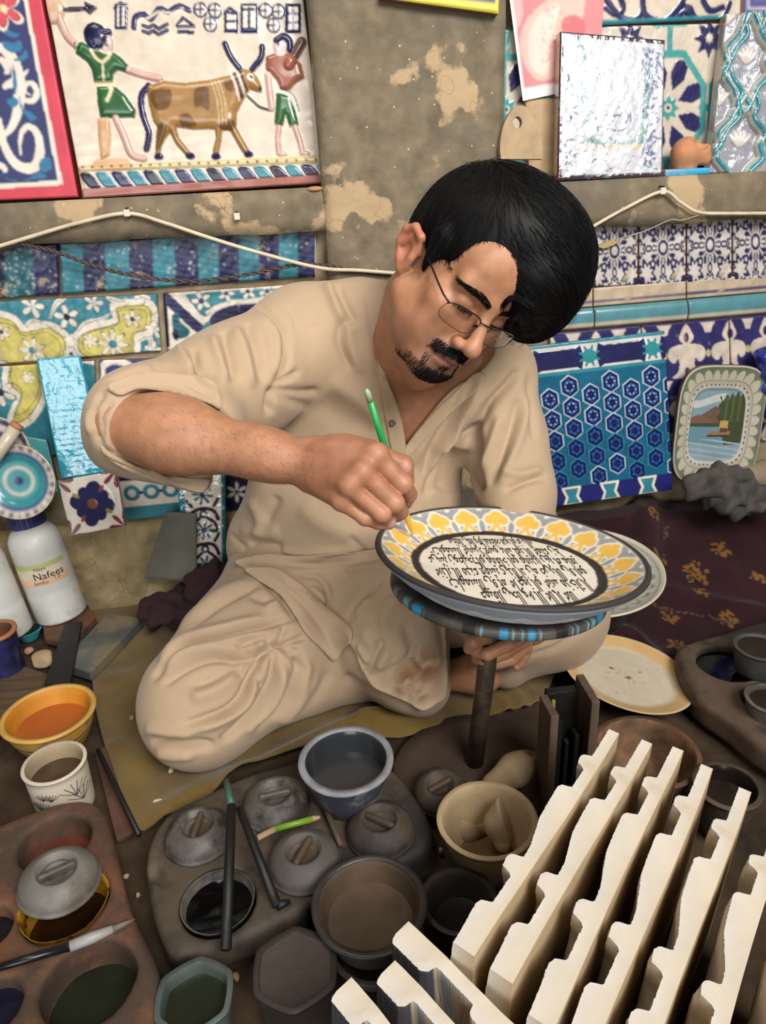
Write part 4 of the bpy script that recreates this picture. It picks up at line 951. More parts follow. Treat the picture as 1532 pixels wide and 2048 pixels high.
def plate_col(r, a, k, z):
    C = np.tile(np.array(CRM), (len(r), 1)); q = r / RP; top = k <= top_n
    n = 20; ph = a * n / (2 * math.pi); pa = (ph % 1) - .5; rs = np.random.RandomState(5)
    wob = rs.uniform(-.03, .03, n)[(ph.astype(int)) % n]; t = (q - .725) / (.945 - .725) + wob      # 0 at the ring, 1 at the rim
    wall = top & (q > .72) & (q < .95)
    C[wall] = GRY
    x = pa * (2 * math.pi / n) * q * RP / (.22 * RP)           # width in units of the wall height
    def lobes(g):
        f = np.zeros(len(r), bool)
        f |= ((x / (.23 + g)) ** 2 + ((t - .74) / (.20 + g)) ** 2 < 1)
        f |= (((np.abs(x) - .25) / (.20 + g)) ** 2 + ((t - .56) / (.21 + g)) ** 2 < 1)
        f |= (np.abs(x) < .13 + .9 * np.clip(.26 - t, 0, .26) + g * .7) & (t < .56)
        return f
    C[wall & lobes(.085)] = CRM; C[wall & lobes(0.0)] = YLW
    C[wall & (np.abs(x) < .5 * np.clip(.26 - t, 0, .3)) ] = CRM
    td = np.abs(np.abs(x) - .5 * (2 * math.pi / n) * q / .22)   # distance from the gap between flowers
    C[wall & ((td / .20) ** 2 + ((t - .24) / .33) ** 2 < 1) & ~lobes(0.0)] = CRM
    C[wall & ((td / .11) ** 2 + ((t - .26) / .25) ** 2 < 1)] = GRY
    C[wall & (td < .09) & (t > .93)] = CRM
    C[top & (q >= .952)] = CHAR; C[top & (q > .655 + .006 * np.sin(5 * a)) & (q < .725 + .004 * np.sin(9 * a + 1))] = srgb(48, 44, 42)
    C[~top] = BGR; und = ~top
    sc = np.abs(np.sin(a * 9)) * .10; C[und & (q < .90 - sc * .4) & (q > .80 - sc)] = srgb(226, 226, 222)
    C[und & (q > .995)] = CHAR
    return C
polar('plate_body', prof, 900, plate_col, plate_m, plate)
# the script: joined Arabic letter forms, written to be read from the painter's side
AR = {}
for base, start, four in ((0x627, 0xFE8D, 0), (0x628, 0xFE8F, 1), (0x629, 0xFE93, 0), (0x62A, 0xFE95, 1), (0x62B, 0xFE99, 1), (0x62C, 0xFE9D, 1), (0x62D, 0xFEA1, 1), (0x62E, 0xFEA5, 1), (0x62F, 0xFEA9, 0), (0x630, 0xFEAB, 0), (0x631, 0xFEAD, 0), (0x632, 0xFEAF, 0), (0x633, 0xFEB1, 1), (0x634, 0xFEB5, 1), (0x635, 0xFEB9, 1), (0x636, 0xFEBD, 1), (0x637, 0xFEC1, 1), (0x638, 0xFEC5, 1), (0x639, 0xFEC9, 1), (0x63A, 0xFECD, 1), (0x641, 0xFED1, 1), (0x642, 0xFED5, 1), (0x643, 0xFED9, 1), (0x644, 0xFEDD, 1), (0x645, 0xFEE1, 1), (0x646, 0xFEE5, 1), (0x647, 0xFEE9, 1), (0x648, 0xFEED, 0), (0x649, 0xFEEF, 0), (0x64A, 0xFEF1, 1)):
    AR[chr(base)] = (start, four)
def shape_ar(t):
    out = []
    for i, c in enumerate(t):
        if c not in AR: out.append(c); continue
        s, four = AR[c]; prev = i > 0 and t[i - 1] in AR and AR[t[i - 1]][1]; nxt = i + 1 < len(t) and t[i + 1] in AR and four
        out.append(chr(s + (3 if prev and nxt else 1 if prev else 2 if nxt else 0)))
    return ''.join(out)
LINES = ['الله لا اله الا هو الحي القيوم', 'لا تاخذه سنة ولا نوم له ما في السموات', 'وما في الارض من ذا الذي يشفع عنده الا باذنه', 'يعلم ما بين ايديهم وما خلفهم ولا يحيطون بشيء', 'من علمه الا بما شاء وسع كرسيه السموات', 'والارض ولا يوده حفظهما وهو العلي العظيم']
inkm = mat('black_slip', srgb(52, 47, 44), rough=.6, bump=0, var=.1)
def text_mesh(name, body, size=1.0, ext=.0, offset=0.0):
    cu = bpy.data.curves.new(name, 'FONT'); cu.body = body; cu.align_x = 'CENTER'; cu.size = size; cu.resolution_u = 2; cu.offset = offset; cu.extrude = ext
    o = bpy.data.objects.new(name, cu); COL.objects.link(o); bpy.context.view_layer.update()
    dg = bpy.context.evaluated_depsgraph_get(); me = bpy.data.meshes.new_from_object(o.evaluated_get(dg)); me.name = name
    bpy.data.objects.remove(o); bpy.data.curves.remove(cu); return me
RI = .64 * RP
for i, t in enumerate(LINES):
    yy = -RI * .80 + i * RI * .315                       # first line nearest the camera
    half = math.sqrt(max(RI ** 2 * .93 - (yy + .0) ** 2, .0004)) * .95
    me = text_mesh('script_line', shape_ar(t), 1.0, .0, .006)
    co = np.zeros(len(me.vertices) * 3, np.float32); me.vertices.foreach_get('co', co); co = co.reshape(-1, 3)
    w = co[:, 0].max() - co[:, 0].min(); cxm = (co[:, 0].max() + co[:, 0].min()) / 2; cym = .25
    sx = 2 * half / w; sy = .052
    co[:, 0] = -(co[:, 0] - cxm) * sx; co[:, 1] = yy - (co[:, 1] - cym) * sy; co[:, 2] = .0216
    me.vertices.foreach_set('co', co.ravel()); me.update()
    lo_ = link('script_line', me, inkm, plate); lo_['kind'] = 'stuff'
# wheel head, shaft, base
WC = PC - PN * .0555 - PX * .012; RW = 214.0 / FPX * float((WC - CAM) @ _f)
base_c = PZ(948, 1545, .0)
wheel = thing('banding_wheel', 'hand turned potter wheel with dark disc flecked in blue paint', 'wheel', loc=tuple(base_c))
WI = Matrix.Translation(-Vector(base_c))
darkwood = mat('dark_stained_wood', srgb(62, 52, 46), rough=.6, var=.4, scale=12, bump=.35, bscale=40, stretch=(1, 1, 8))
wheel_m = mat('worn_black_paint', (.5, .5, .5), rough=.5, spec=.35, var=.35, scale=30, bump=.25, bscale=60, attr=True)
def wcol(r, a, k, z):
    C = np.tile(np.array(srgb(50, 44, 42)), (len(r), 1)); q = r / RW
    for g in (.72, .80, .88, .94): C[(np.abs(q - g) < .004) & (z > .0125)] = srgb(92, 80, 70)
    side = q > .985; n_ = np.sin(a * 7 + 1) + np.sin(a * 17 + 2) * .7 + np.sin(a * 31) * .5
    C[side] = srgb(82, 78, 74); C[side & (n_ > 1.15)] = srgb(52, 142, 186); C[side & (n_ < -1.1)] = srgb(40, 40, 40); C[side & (np.abs(n_ - .2) < .12)] = srgb(110, 160, 170)
    return C
wd = polar('wheel_head', dense([(.0005, .014), (.95 * RW, .014), (.99 * RW, .0125), (RW, .010), (RW, .002), (.98 * RW, 0), (.0005, 0)], .004), 900, wcol, wheel_m, wheel)
wd.matrix_parent_inverse = Matrix.Identity(4); wd.matrix_basis = WI @ frame(WC - PN * .006, PX, PYv)
iron = mat('rusted_iron', srgb(92, 76, 62), rough=.5, metal=.45, var=.45, scale=22, bump=.3, bscale=80, dirt=srgb(58, 44, 36), dirt_amt=.4, dirt_scale=18)
sh0 = WC - PN * .006; sh1 = np.array(base_c) + V3_(0, 0, .012)
me = mesh('shaft', *tube([sh0, sh0 + (sh1 - sh0) * .5, sh1], .0135, 20)); me.transform(WI); link('shaft', me, iron, wheel, True)
me = mesh('hub', *tube([sh0, sh0 + (sh1 - sh0) * .10], [.03, .022], 20)); me.transform(WI); link('hub', me, iron, wheel, True)
me = mesh('wheel_base', *lathe([(.0005, .020), (.09, .018), (.122, .012), (.126, .004), (.122, 0), (.0005, 0)], 48, .03, 4)); link('wheel_base', me, mat('brown_board', srgb(74, 58, 46), rough=.75, var=.35, scale=9, bump=.3, bscale=30), wheel, True)

# the brush in his hand
b0 = plate.matrix_world @ Vector((0, 0, 0)); 
d_ = ray(826, 1073); t_ = ((PC - PN * .013 - CAM) @ PN) / (d_ @ PN); btip = CAM + d_ * t_
btop = PY(733, 778, btip[1] - .085); bd = btop - btip; bl = np.linalg.norm(bd)
brush = thing_m('paint_brush', 'slim green brush held in the right hand, tip loaded with yellow', 'brush', frame(btip, (1, 0, .2), z=bd))
link('handle', mesh('handle', *lathe([(.0005, bl * .24), (.0042, bl * .24), (.0046, bl * .5), (.0044, bl * .93), (.0042, bl * .93), (.0002, bl * .93)], 8)), mat('green_lacquer', srgb(34, 150, 74), rough=.3, bump=0, var=.1), brush, True)
link('bare_end', mesh('bare_end', *lathe([(.0002, bl * .93), (.0043, bl * .93), (.0036, bl * .985), (.0012, bl), (.0002, bl)], 8)), mat('worn_green', srgb(150, 178, 140), rough=.6, bump=0), brush, True)
link('bristles', mesh('bristles', *lathe([(.0002, 0), (.0012, .004), (.0040, .028), (.0050, .042), (.0048, bl * .22), (.0002, bl * .22)], 14, .04)), mat('yellow_paint_wet', srgb(226, 178, 60), rough=.4, bump=.2, bscale=120), brush, True)
link('ferrule', mesh('ferrule', *lathe([(.0002, bl * .215), (.0050, bl * .215), (.0048, bl * .245), (.0002, bl * .245)], 12)), mat('ferrule_green', srgb(96, 150, 104), rough=.4, bump=0), brush, True)
# ================================================================ pots, bowls and trays on the floor
grime = srgb(64, 56, 48)
greyw = mat('grimy_grey_ware', srgb(104, 98, 92), rough=.5, spec=.4, var=.4, scale=28, bump=.25, bscale=60, dirt=srgb(50, 45, 40), dirt_amt=.55, dirt_scale=16)  # wares below are grimy, and darkened further in place of foreground shade
greyw2 = mat('dusty_brown_ware', srgb(86, 74, 62), rough=.6, spec=.3, var=.4, scale=24, bump=.25, bscale=60, dirt=srgb(56, 52, 50), dirt_amt=.6, dirt_scale=14)
clayin = mat('brown_clay_slip', srgb(86, 68, 51), rough=.7, var=.3, scale=20, bump=.2, bscale=50)
terra = mat('terracotta_ware', srgb(120, 78, 54), rough=.75, var=.3, scale=16, bump=.25, bscale=60, dirt=srgb(74, 58, 46), dirt_amt=.55, dirt_scale=9)
blackp = mat('black_paint_wet', srgb(8, 8, 10), rough=.08, spec=.22, bump=0, var=.1)
greyp = mat('grey_paint_wet', srgb(48, 50, 53), rough=.2, spec=.5, bump=.05, var=.1)
darkp = mat('dark_brown_paint', srgb(34, 26, 20), rough=.3, bump=.1, var=.3)
greenp = mat('dark_green_paint', srgb(34, 40, 26), rough=.25, bump=.05, var=.2)
orangep = mat('orange_slip', srgb(176, 92, 34), rough=.5, bump=.08, bscale=20, var=.15)
woodt = mat('grimy_wood', srgb(88, 75, 61), rough=.72, var=.35, scale=14, bump=.35, bscale=36, dirt=srgb(44, 40, 37), dirt_amt=.62, dirt_scale=9)
creamw = mat('cream_bisque', srgb(190, 166, 128), rough=.75, var=.2, scale=16, bump=.15, bscale=50, dirt=srgb(120, 98, 74), dirt_amt=.3, dirt_scale=8)

def vessel(name, label, cat, px, py, z, w, h, foot=.6, wall=.006, mt=None, fill=None, fill_at=.6, tilt=(0, 0), belly=0.0, lip=.002, inner=None, seg=48, noise=.012, seed=0, group=None, hexa=False, rimm=None):
    """an open pot: rim centre at that pixel and height, rim w pixels wide, h metres tall"""
    r = rpx(px, py, z, w); c = PZ(px, py, z); o = thing(name, label, cat, loc=(c[0], c[1], z - h), rot=(math.radians(tilt[0]), math.radians(tilt[1]), 0), group=group)
    def ro(t): return r * (foot + (1 - foot) * t ** .8 + belly * math.sin(math.pi * t))
    outp = [(.0005, 0), (ro(0) * .98, 0)] + [(ro(t), h * t) for t in np.linspace(.04, .97, 9)] + [(r + lip, h * .985), (r + lip * .6, h), (r - wall * .8, h)]
    inp = [(max(ro(t) - wall, .004), max(h * t, .006)) for t in np.linspace(.96, .06, 9)] + [(.0005, .006)]
    me = mesh('pot_wall', *lathe(outp + inp[:0], seg, noise, seed)); inm = mesh('pot_inside', *lathe([(r - wall * .8, h)] + inp, seg, noise, seed))
    def hx(m_):
        if hexa:
            for v in m_.vertices:
                a_ = math.atan2(v.co.y, v.co.x); k_ = .35 + .65 * 1.05 * math.cos(math.pi / 6) / math.cos(((a_ + 10) % (math.pi / 3)) - math.pi / 6); v.co.x *= k_; v.co.y *= k_
        return m_
    hx(me); hx(inm)
    link('pot_wall', me, mt, o, True); link('pot_inside', inm, inner or mt, o, True)
    if rimm:
        link('rim', mesh('rim', *lathe([(r - wall, h * .985), (r - wall, h + .0012), (r + lip * 1.2, h + .0012), (r + lip * 1.6, h * .97), (r + lip, h * .95)], seg, noise, seed)), rimm, o, True)
    if fill:
        rf = max(ro(fill_at) - wall * .9, .005); me = mesh('contents', *lathe([(.0005, h * fill_at), (rf * .9, h * fill_at), (rf, h * fill_at + .0008)], seg, noise, seed)); 
        hx(me)
        link('contents', me, fill, o, True)
    return o
def lid(label, px, py, z, w, rotz, mt, grip_m, tilt=(0, 0), group='knobbed pot lids'):
    r = rpx(px, py, z + .012, w); c = PZ(px, py, z + .016); hh = r * .62
    o = thing('pot_lid', label, 'pot lid', loc=(c[0], c[1], z), rot=(math.radians(tilt[0]), math.radians(tilt[1]), math.radians(rotz)), group=group)
    prof = [(.0005, .0), (r * .96, 0), (r, hh * .10), (r * .985, hh * .18), (r * .95, hh * .22), (r * .96, hh * .34), (r * .88, hh * .62), (r * .70, hh * .86), (r * .58, hh * .975), (r * .53, hh), (r * .49, hh * .975), (r * .43, hh * .66), (.0005, hh * .60)]
    link('dome', mesh('dome', *lathe(prof, 48, .01, int(px))), mt, o, True)
    g = SDF(); g.rbox((0, 0, hh * .80), (r * .47, r * .085, hh * .19), rad=r * .07); V, Q = g.mesh((-r, -r, hh * .5), (r, r, hh * 1.2), r * .03)
    link('grip', mesh_np('grip', V, Q), grip_m, o, True)
    link('recess', mesh('recess', *lathe([(.0005, hh * .625), (r * .36, hh * .64), (r * .425, hh * .70)], 36)), grip_m, o, True)
    return o
ZT = .050      # top of the middle tray
# ---- middle tray
tp_ = [PZ(x, y, ZT)[:2] for x, y in smooth_line([(292, 1700), (330, 1628), (400, 1590), (500, 1545), (600, 1520), (700, 1500), (780, 1530), (845, 1610), (866, 1665), (840, 1705), (760, 1740), (640, 1800), (520, 1858), (420, 1900), (350, 1908), (318, 1868), (296, 1790)], 3, True)]
t = SDF(); t.prism(tp_, .004, ZT, rad=.012)
cw = PZ(436, 1803, ZT); rw = rpx(436, 1803, ZT, 152); t.cone(cw + V3_(0, 0, -.02), cw + V3_(0, 0, .03), rw * .96, rw * 1.02, k=.006, op='s')
t.cone(cw + V3_(0, 0, -.002), cw + V3_(0, 0, -.004), rw * 1.1, rw * 1.1, k=.02) if False else None
nk = PZ(305, 1745, ZT); t.cone(nk, nk + V3_(.02, -.02, 0), .012, .004, k=.004, op='s')
A = np.array(tp_); tray = sdf_obj('paint_tray', t, (*(A.min(0) - .02), -.004), (*(A.max(0) + .02), ZT + .012), .004, woodt, 'grimy wooden tray holding lidded paint pots', 'tray')
o = thing('ink_well', 'wide round well of black paint in the middle tray', 'paint pot', loc=(cw[0], cw[1], ZT - .034))
link('cup', mesh('cup', *lathe([(.0005, 0), (rw * .86, 0), (rw * .93, .036), (rw * .98, .037), (rw * .90, .034), (rw * .82, .004), (.0005, .004)], 48, .01)), greyw, o, True); link('black_paint', mesh('black_paint', *lathe([(.0005, .022), (rw * .86, .022), (rw * .875, .0225)], 48, .01)), blackp, o, True)
# ---- lids
lid('grimy round pot lid with whitish drips, leftmost on the middle tray', 396, 1660, ZT, 138, 80, greyw, clayin)
lid('glossy grey pot lid next to the olive mat', 551, 1598, ZT, 136, 8, greyw, greyw, )
lid('plain dusty grey pot lid in the centre of the middle tray', 607, 1712, ZT, 148, 62, mat('dusty_grey_ware', srgb(86, 81, 76), rough=.7, var=.25, scale=20, bump=.2, bscale=60), clayin)
lid('speckled pot lid beside the grey paint bowl', 760, 1650, ZT, 140, -38, greyw2, greyw2)
lid('half shaded pot lid lying by the wheel base', 882, 1572, .028, 112, 20, greyw2, clayin, (6, -8))
# ---- vessels
vessel('paint_pot', 'pot of grey paint with a pale smeared rim', 'paint pot', 692, 1518, ZT + .072, 184, .072, .66, .007, mat('navy_grey_ware', srgb(60, 62, 74), rough=.45, var=.3, scale=20, dirt=srgb(120, 118, 116), dirt_amt=.3, dirt_scale=18), greyp, .55, rimm=mat('grey_smear', srgb(140, 142, 146), rough=.5, var=.3, scale=30, bump=.3), inner=greyp, seed=3)
vessel('clay_bowl', 'dark rimmed brown bowl with dried slip beside the white tiles', 'bowl', 738, 1806, .085, 222, .050, .72, .006, greyw2, clayin, .42, inner=clayin, rimm=mat('dark_rim', srgb(58, 54, 50), rough=.4, var=.3), seed=5)
vessel('clay_bowl', 'lower bowl under the dark rimmed brown bowl', 'bowl', 752, 1876, .034, 190, .030, .8, .006, greyw, None, seed=6)
vessel('clay_bowl', 'nearly black bowl in shade between the cream bowl and brown bowl', 'bowl', 918, 1800, .060, 150, .058, .6, .006, mat('dark_ware', srgb(52, 48, 44), rough=.6, var=.3), darkp, .4, seed=7)
vessel('cream_bowl', 'cream unglazed bowl holding clay shards', 'bowl', 974, 1636, .095, 196, .09, .55, .006, creamw, mat('dried_clay', srgb(112, 88, 62), rough=.9, var=.3, bump=.4), .22, seed=8)
vessel('clay_bowl', 'brown speckled bowl behind the white tiles', 'bowl', 1292, 1500, .075, 204, .07, .6, .007, terra, None, inner=mat('brown_speckle', srgb(120, 88, 62), rough=.7, var=.5, scale=40), seed=9)
vessel('clay_bowl', 'dark bowl right of the brown speckled bowl', 'bowl', 1455, 1570, .085, 128, .08, .6, .007, greyw2, darkp, .7, inner=darkp, seed=10)
vessel('hexagon_jar', 'dark hexagonal jar in front of the middle tray', 'jar', 590, 1935, .075, 172, .075, .9, .006, mat('black_brown_ware', srgb(58, 50, 44), rough=.55, var=.3, scale=20, bump=.2), mat('dark_lid', srgb(72, 62, 54), rough=.7, var=.35, scale=12, bump=.4), .96, hexa=True, seed=11)
vessel('hexagon_pot', 'hexagonal pot of murky green paint at the bottom edge', 'paint pot', 388, 1990, .062, 156, .062, .85, .006, mat('green_grey_ware', srgb(86, 96, 92), rough=.45, var=.3), greenp, .72, hexa=True, seed=12)
# ---- clay shards in the cream bowl
s = SDF(); a, b, c, d = PZ(1005, 1690, .06), PZ(1000, 1650, .075), PZ(1018, 1618, .095), PZ(1052, 1612, .105)
s.chain([a, b, c, d], [.010, .020, .019, .013], k=.01); s.plane_cut(b + V3_(.012, 0, 0), (1, -.25, .4), .004)
sdf_obj('clay_shard', s, np.min([a, b, c, d], 0) - .04, np.max([a, b, c, d], 0) + .04, .003, claytan, 'large curved pale clay shard standing in the cream bowl', 'clay shard')
s = SDF(); a, b = PZ(935, 1650, .035), PZ(965, 1645, .035); s.chain([a, b], [.022, .016], k=.01); s.ell(a + V3_(.012, 0, .016), (.02, .012, .014), k=.004, op='s')
sdf_obj('clay_shard', s, np.minimum(a, b) - .03, np.maximum(a, b) + .03, .003, claytan, 'small hollow clay shard on the bottom of the cream bowl', 'clay shard')
s = SDF(); a, b, c = PZ(985, 1568, .040), PZ(1030, 1540, .048), PZ(1058, 1518, .056); s.chain([a, b, c], [.016, .024, .017], k=.01); s.ell(c + V3_(.004, .004, .012), (.012, .012, .012), k=.004, op='s')
sdf_obj('clay_spout', s, np.min([a, b, c], 0) - .04, np.max([a, b, c], 0) + .04, .003, claytan, 'pale tapering clay spout lying on the wheel base', 'clay piece')

# ---- left terracotta tray with hollows
ZL = .062
lp = [PZ(x, y, ZL)[:2] for x, y in smooth_line([(-240, 1740), (-60, 1668), (40, 1628), (120, 1600), (180, 1597), (210, 1625), (232, 1700), (262, 1815), (302, 1900), (320, 1960), (314, 2040), (270, 2120), (60, 2210), (-240, 2260)], 3, True)]
t = SDF(); t.prism(lp, .004, ZL, rad=.014)
def hollow(px, py, w, depth, hexa=False):
    c = PZ(px, py, ZL); r = rpx(px, py, ZL, w)
    if hexa:
        P6 = [(c[0] + r * math.cos(k * math.pi / 3 + .2), c[1] + r * math.sin(k * math.pi / 3 + .2)) for k in range(6)]; P6 = smooth_line(P6, 4, True)
        t.prism(P6, ZL - depth, ZL + .04, rad=.006, k=.006, op='s')
    else: t.cone(c + V3_(0, 0, -depth + r * .2), c + V3_(0, 0, .04), r * .86, r * 1.02, k=.006, op='s')
    return c, r
h1 = hollow(108, 1682, 150, .05); h2 = hollow(128, 1805, 172, .052, True); h3 = hollow(176, 1962, 188, .052, True); h4 = hollow(-30, 1855, 110, .04); h5 = hollow(-20, 2010, 130, .04)
A = np.array(lp)
tl = sdf_obj('terracotta_tray', t, (*(A.min(0) - .02), -.004), (*(A.max(0) + .02), ZL + .012), .0042, terra, 'terracotta paint tray with round and hexagonal wells at lower left', 'tray')
def pool(name, label, c, r, depth, mt, hexa=False):
    n = 24; pts = smooth_line([(r * math.cos(k * math.pi / 3 + .2), r * math.sin(k * math.pi / 3 + .2)) for k in range(6)], 4, True) if hexa else [(r * math.cos(k * 2 * math.pi / n), r * math.sin(k * 2 * math.pi / n)) for k in range(n)]
    me = prism(name, np.array(pts) * .97, -.003, 0.0, 0); return tag(link(name, me, mt, loc=(c[0], c[1], ZL - depth)), label, 'paint')
pool('paint_pool', 'brick red paint in the round well of the terracotta tray', *h1, .040, mat('brick_slip', srgb(110, 56, 40), rough=.5, var=.3))
pool('paint_pool', 'dark amber paint in the yellow stained hexagonal well', *h2, .045, mat('amber_paint', srgb(46, 26, 12), rough=.2, var=.3), True)
pool('paint_pool', 'dark green paint in the large hexagonal well', *h3, .046, greenp, True)
pool('paint_pool', 'blue black paint in the well at the left edge', *h4, .02, mat('blueblack', srgb(22, 22, 34), rough=.2), False)
pool('paint_pool', 'navy paint in the well at the bottom left corner', *h5, .02, mat('navyp', srgb(22, 24, 44), rough=.2), False)
# yellow glaze smear round the second well
c, r = h2; pts = smooth_line([(r * math.cos(k * math.pi / 3 + .2), r * math.sin(k * math.pi / 3 + .2)) for k in range(6)], 5, True)
n_ = len(pts); V = []; ys_ = mat('yellow_slip', srgb(196, 146, 34), rough=.45, var=.3, scale=30, dirt=srgb(60, 34, 16), dirt_amt=.45, dirt_scale=30)
for k_, z_ in ((1.015, ZL + .0012), (.985, ZL + .0006), (.955, ZL - .012), (.95, ZL - .044)): V += [(c[0] + q[0] * k_, c[1] + q[1] * k_, z_) for q in pts]
F = [(j * n_ + i, j * n_ + (i + 1) % n_, (j + 1) * n_ + (i + 1) % n_, (j + 1) * n_ + i) for j in range(3) for i in range(n_)]
tag(link('yellow_crust', mesh('yellow_crust', V, F), ys_, None, True), 'yellow slip crusted inside the hexagonal well under the grey lid', 'glaze crust')
lid('big grey pot lid with a bar grip resting on the terracotta tray', 114, 1752, ZL + .006, 158, 28, mat('grey_stone', srgb(122, 118, 110), rough=.5, spec=.4, var=.25, scale=16, bump=.2, bscale=60, dirt=srgb(96, 88, 78), dirt_amt=.4, dirt_scale=10), greyw, (3, 4))
# pointed brush across the tray
z = ZL + .006; a, b, c, d = PZ(-60, 1952, z), PZ(140, 1893, z), PZ(226, 1858, z), PZ(270, 1838, z)
o = thing('pointed_brush', 'long dark brush with a whitened ferrule across the terracotta tray', 'brush', loc=tuple(a)); I = Matrix.Translation(-Vector(a))
for nm_, P, R, m_ in (('handle', [a, (a + b) / 2, b], [.004, .0048, .005], mat('black_handle', srgb(24, 24, 28), rough=.25, bump=0)), ('ferrule', [b, (b + c) / 2, c], [.0062, .0068, .0045], mat('whitened_metal', srgb(170, 168, 164), rough=.45, var=.25, bump=.2)), ('bristles', [c, (c + d) / 2, d], [.0042, .003, .0004], mat('grey_bristle', srgb(110, 106, 100), rough=.7))):
    me = mesh(nm_, *tube(P, R, 10)); me.transform(I); link(nm_, me, m_, o, True)
# ---- sticks on the middle tray
def stick(name, label, cat, pts, rads, mats, zs):
    P = [PZ(x, y, z) for (x, y), z in zip(pts, zs)]; o = thing(name, label, cat, loc=tuple(P[0])); I = Matrix.Translation(-Vector(P[0]))
    n = len(mats)
    for k, (nm_, m_) in enumerate(mats):
        me = mesh(nm_, *tube([P[k], (P[k] + P[k + 1]) / 2, P[k + 1]], [rads[k], (rads[k] + rads[k + 1]) / 2, rads[k + 1]], 8)); me.transform(I); link(nm_, me, m_, o, True)
blk = mat('paint_blackened_wood', srgb(24, 22, 20), rough=.55, var=.3, bump=.3, bscale=80)
stick('paint_stick', 'long black crusted brush standing across the ink well', 'brush', [(452, 1560), (463, 1610), (452, 1900)], [.004, .006, .0065], [('green_end', mat('dull_green', srgb(50, 84, 64), rough=.5)), ('shaft', blk)], [.135, .128, .068])
stick('paint_stick', 'short black stick leaning beside the plain dusty lid', 'brush', [(478, 1615), (555, 1812), (580, 1803)], [.005, .006, .003], [('shaft', blk), ('tip', blk)], [.11, .058, .056])
stick('paint_stick', 'bright green pencil stub between two lids', 'pencil', [(515, 1676), (550, 1658), (625, 1638), (640, 1634)], [.004, .0045, .0045, .002], [('bare_end', claytan), ('shaft', mat('lime_lacquer', srgb(120, 160, 44), rough=.4, bump=0)), ('point', claytan)], [.060, .060, .060, .060])
stick('paint_stick', 'thin rusty brown stick below the grey paint pot', 'stick', [(638, 1586), (682, 1692)], [.0045, .0035], [('shaft', terra)], [.062, .058])
stick('paint_stick', 'thin dark stick leaning at the edge of the olive mat', 'stick', [(196, 1500), (278, 1670)], [.004, .004], [('shaft', blk)], [.032, .026])
# ================================================================ bowls and things at the left
o = vessel('orange_bowl', 'yellow glazed bowl full of orange slip at the left', 'bowl', 97, 1424, .078, 174, .078, .5, .006, mat('ochre_glaze', srgb(196, 150, 76), rough=.4, var=.25, scale=12, dirt=srgb(90, 76, 50), dirt_amt=.25, dirt_scale=26), orangep, .62, inner=mat('orange_stain', srgb(206, 138, 44), rough=.5, var=.25, scale=12), belly=.05, seed=21, rimm=mat('ochre_rim', srgb(206, 162, 80), rough=.4))
r0 = rpx(97, 1424, .078, 174)
for k, zz in enumerate((.030, .040, .050)):
    tt = zz / .078; rr_ = r0 * (.5 + .5 * tt ** .8 + .05 * math.sin(math.pi * tt)); link('painted_line', mesh('painted_line', *lathe([(rr_ + .0006, zz - .0010), (rr_ + .0012, zz), (rr_ + .0010, zz + .0010)], 48, .012, 21)), mat('dark_line', srgb(70, 66, 56), rough=.5), o, True)
o = vessel('white_cup', 'white cup sketched with black leaves, brown water inside', 'cup', 108, 1524, .085, 120, .085, .94, .0045, mat('white_slip', srgb(212, 200, 180), rough=.5, var=.12, scale=14), mat('brown_water', srgb(74, 56, 40), rough=.12, spec=.6, bump=0), .66, inner=mat('tea_stain', srgb(180, 160, 130), rough=.5, var=.25, scale=10), seed=22, noise=.006)
r0 = rpx(108, 1524, .085, 120); rs = np.random.RandomState(6)
def on_cup(a, z): q = r0 * (.94 + .06 * (z / .085) ** .8) + .0008; return np.array((q * math.cos(a), q * math.sin(a), z))
for (a0, z0, n_, L_) in ((-1.95, .030, 9, .022), (-1.55, .050, 7, .016), (-1.25, .022, 8, .020), (-.75, .045, 6, .03), (-.55, .03, 6, .03), (-1.8, .052, 5, .015)):
    P = []
    Vp, Fp = [], []
    for k in range(n_):
        an = -0.9 + 1.8 * k / (n_ - 1); pts = [on_cup(a0 + t * L_ / r0 * math.sin(an), z0 + t * L_ * .8 * math.cos(an)) for t in (0, .5, 1)]; v, f = tube(pts, .0005, 4); f = [tuple(i + len(Vp) for i in q) for q in f]; Vp += v; Fp += f
    lf = link('leaf_sketch', mesh('leaf_sketch', Vp, Fp), inkm, o); lf['kind'] = 'stuff'
# dark blue mug at the edge
vessel('blue_mug', 'dark blue mug with an orange mouth at the left edge', 'mug', -12, 1262, .10, 78, .10, .92, .006, mat('cobalt_ware', srgb(40, 42, 84), rough=.3, var=.5, scale=40), None, inner=terra, rimm=mat('orange_rim', srgb(176, 108, 70), rough=.5), seed=23)
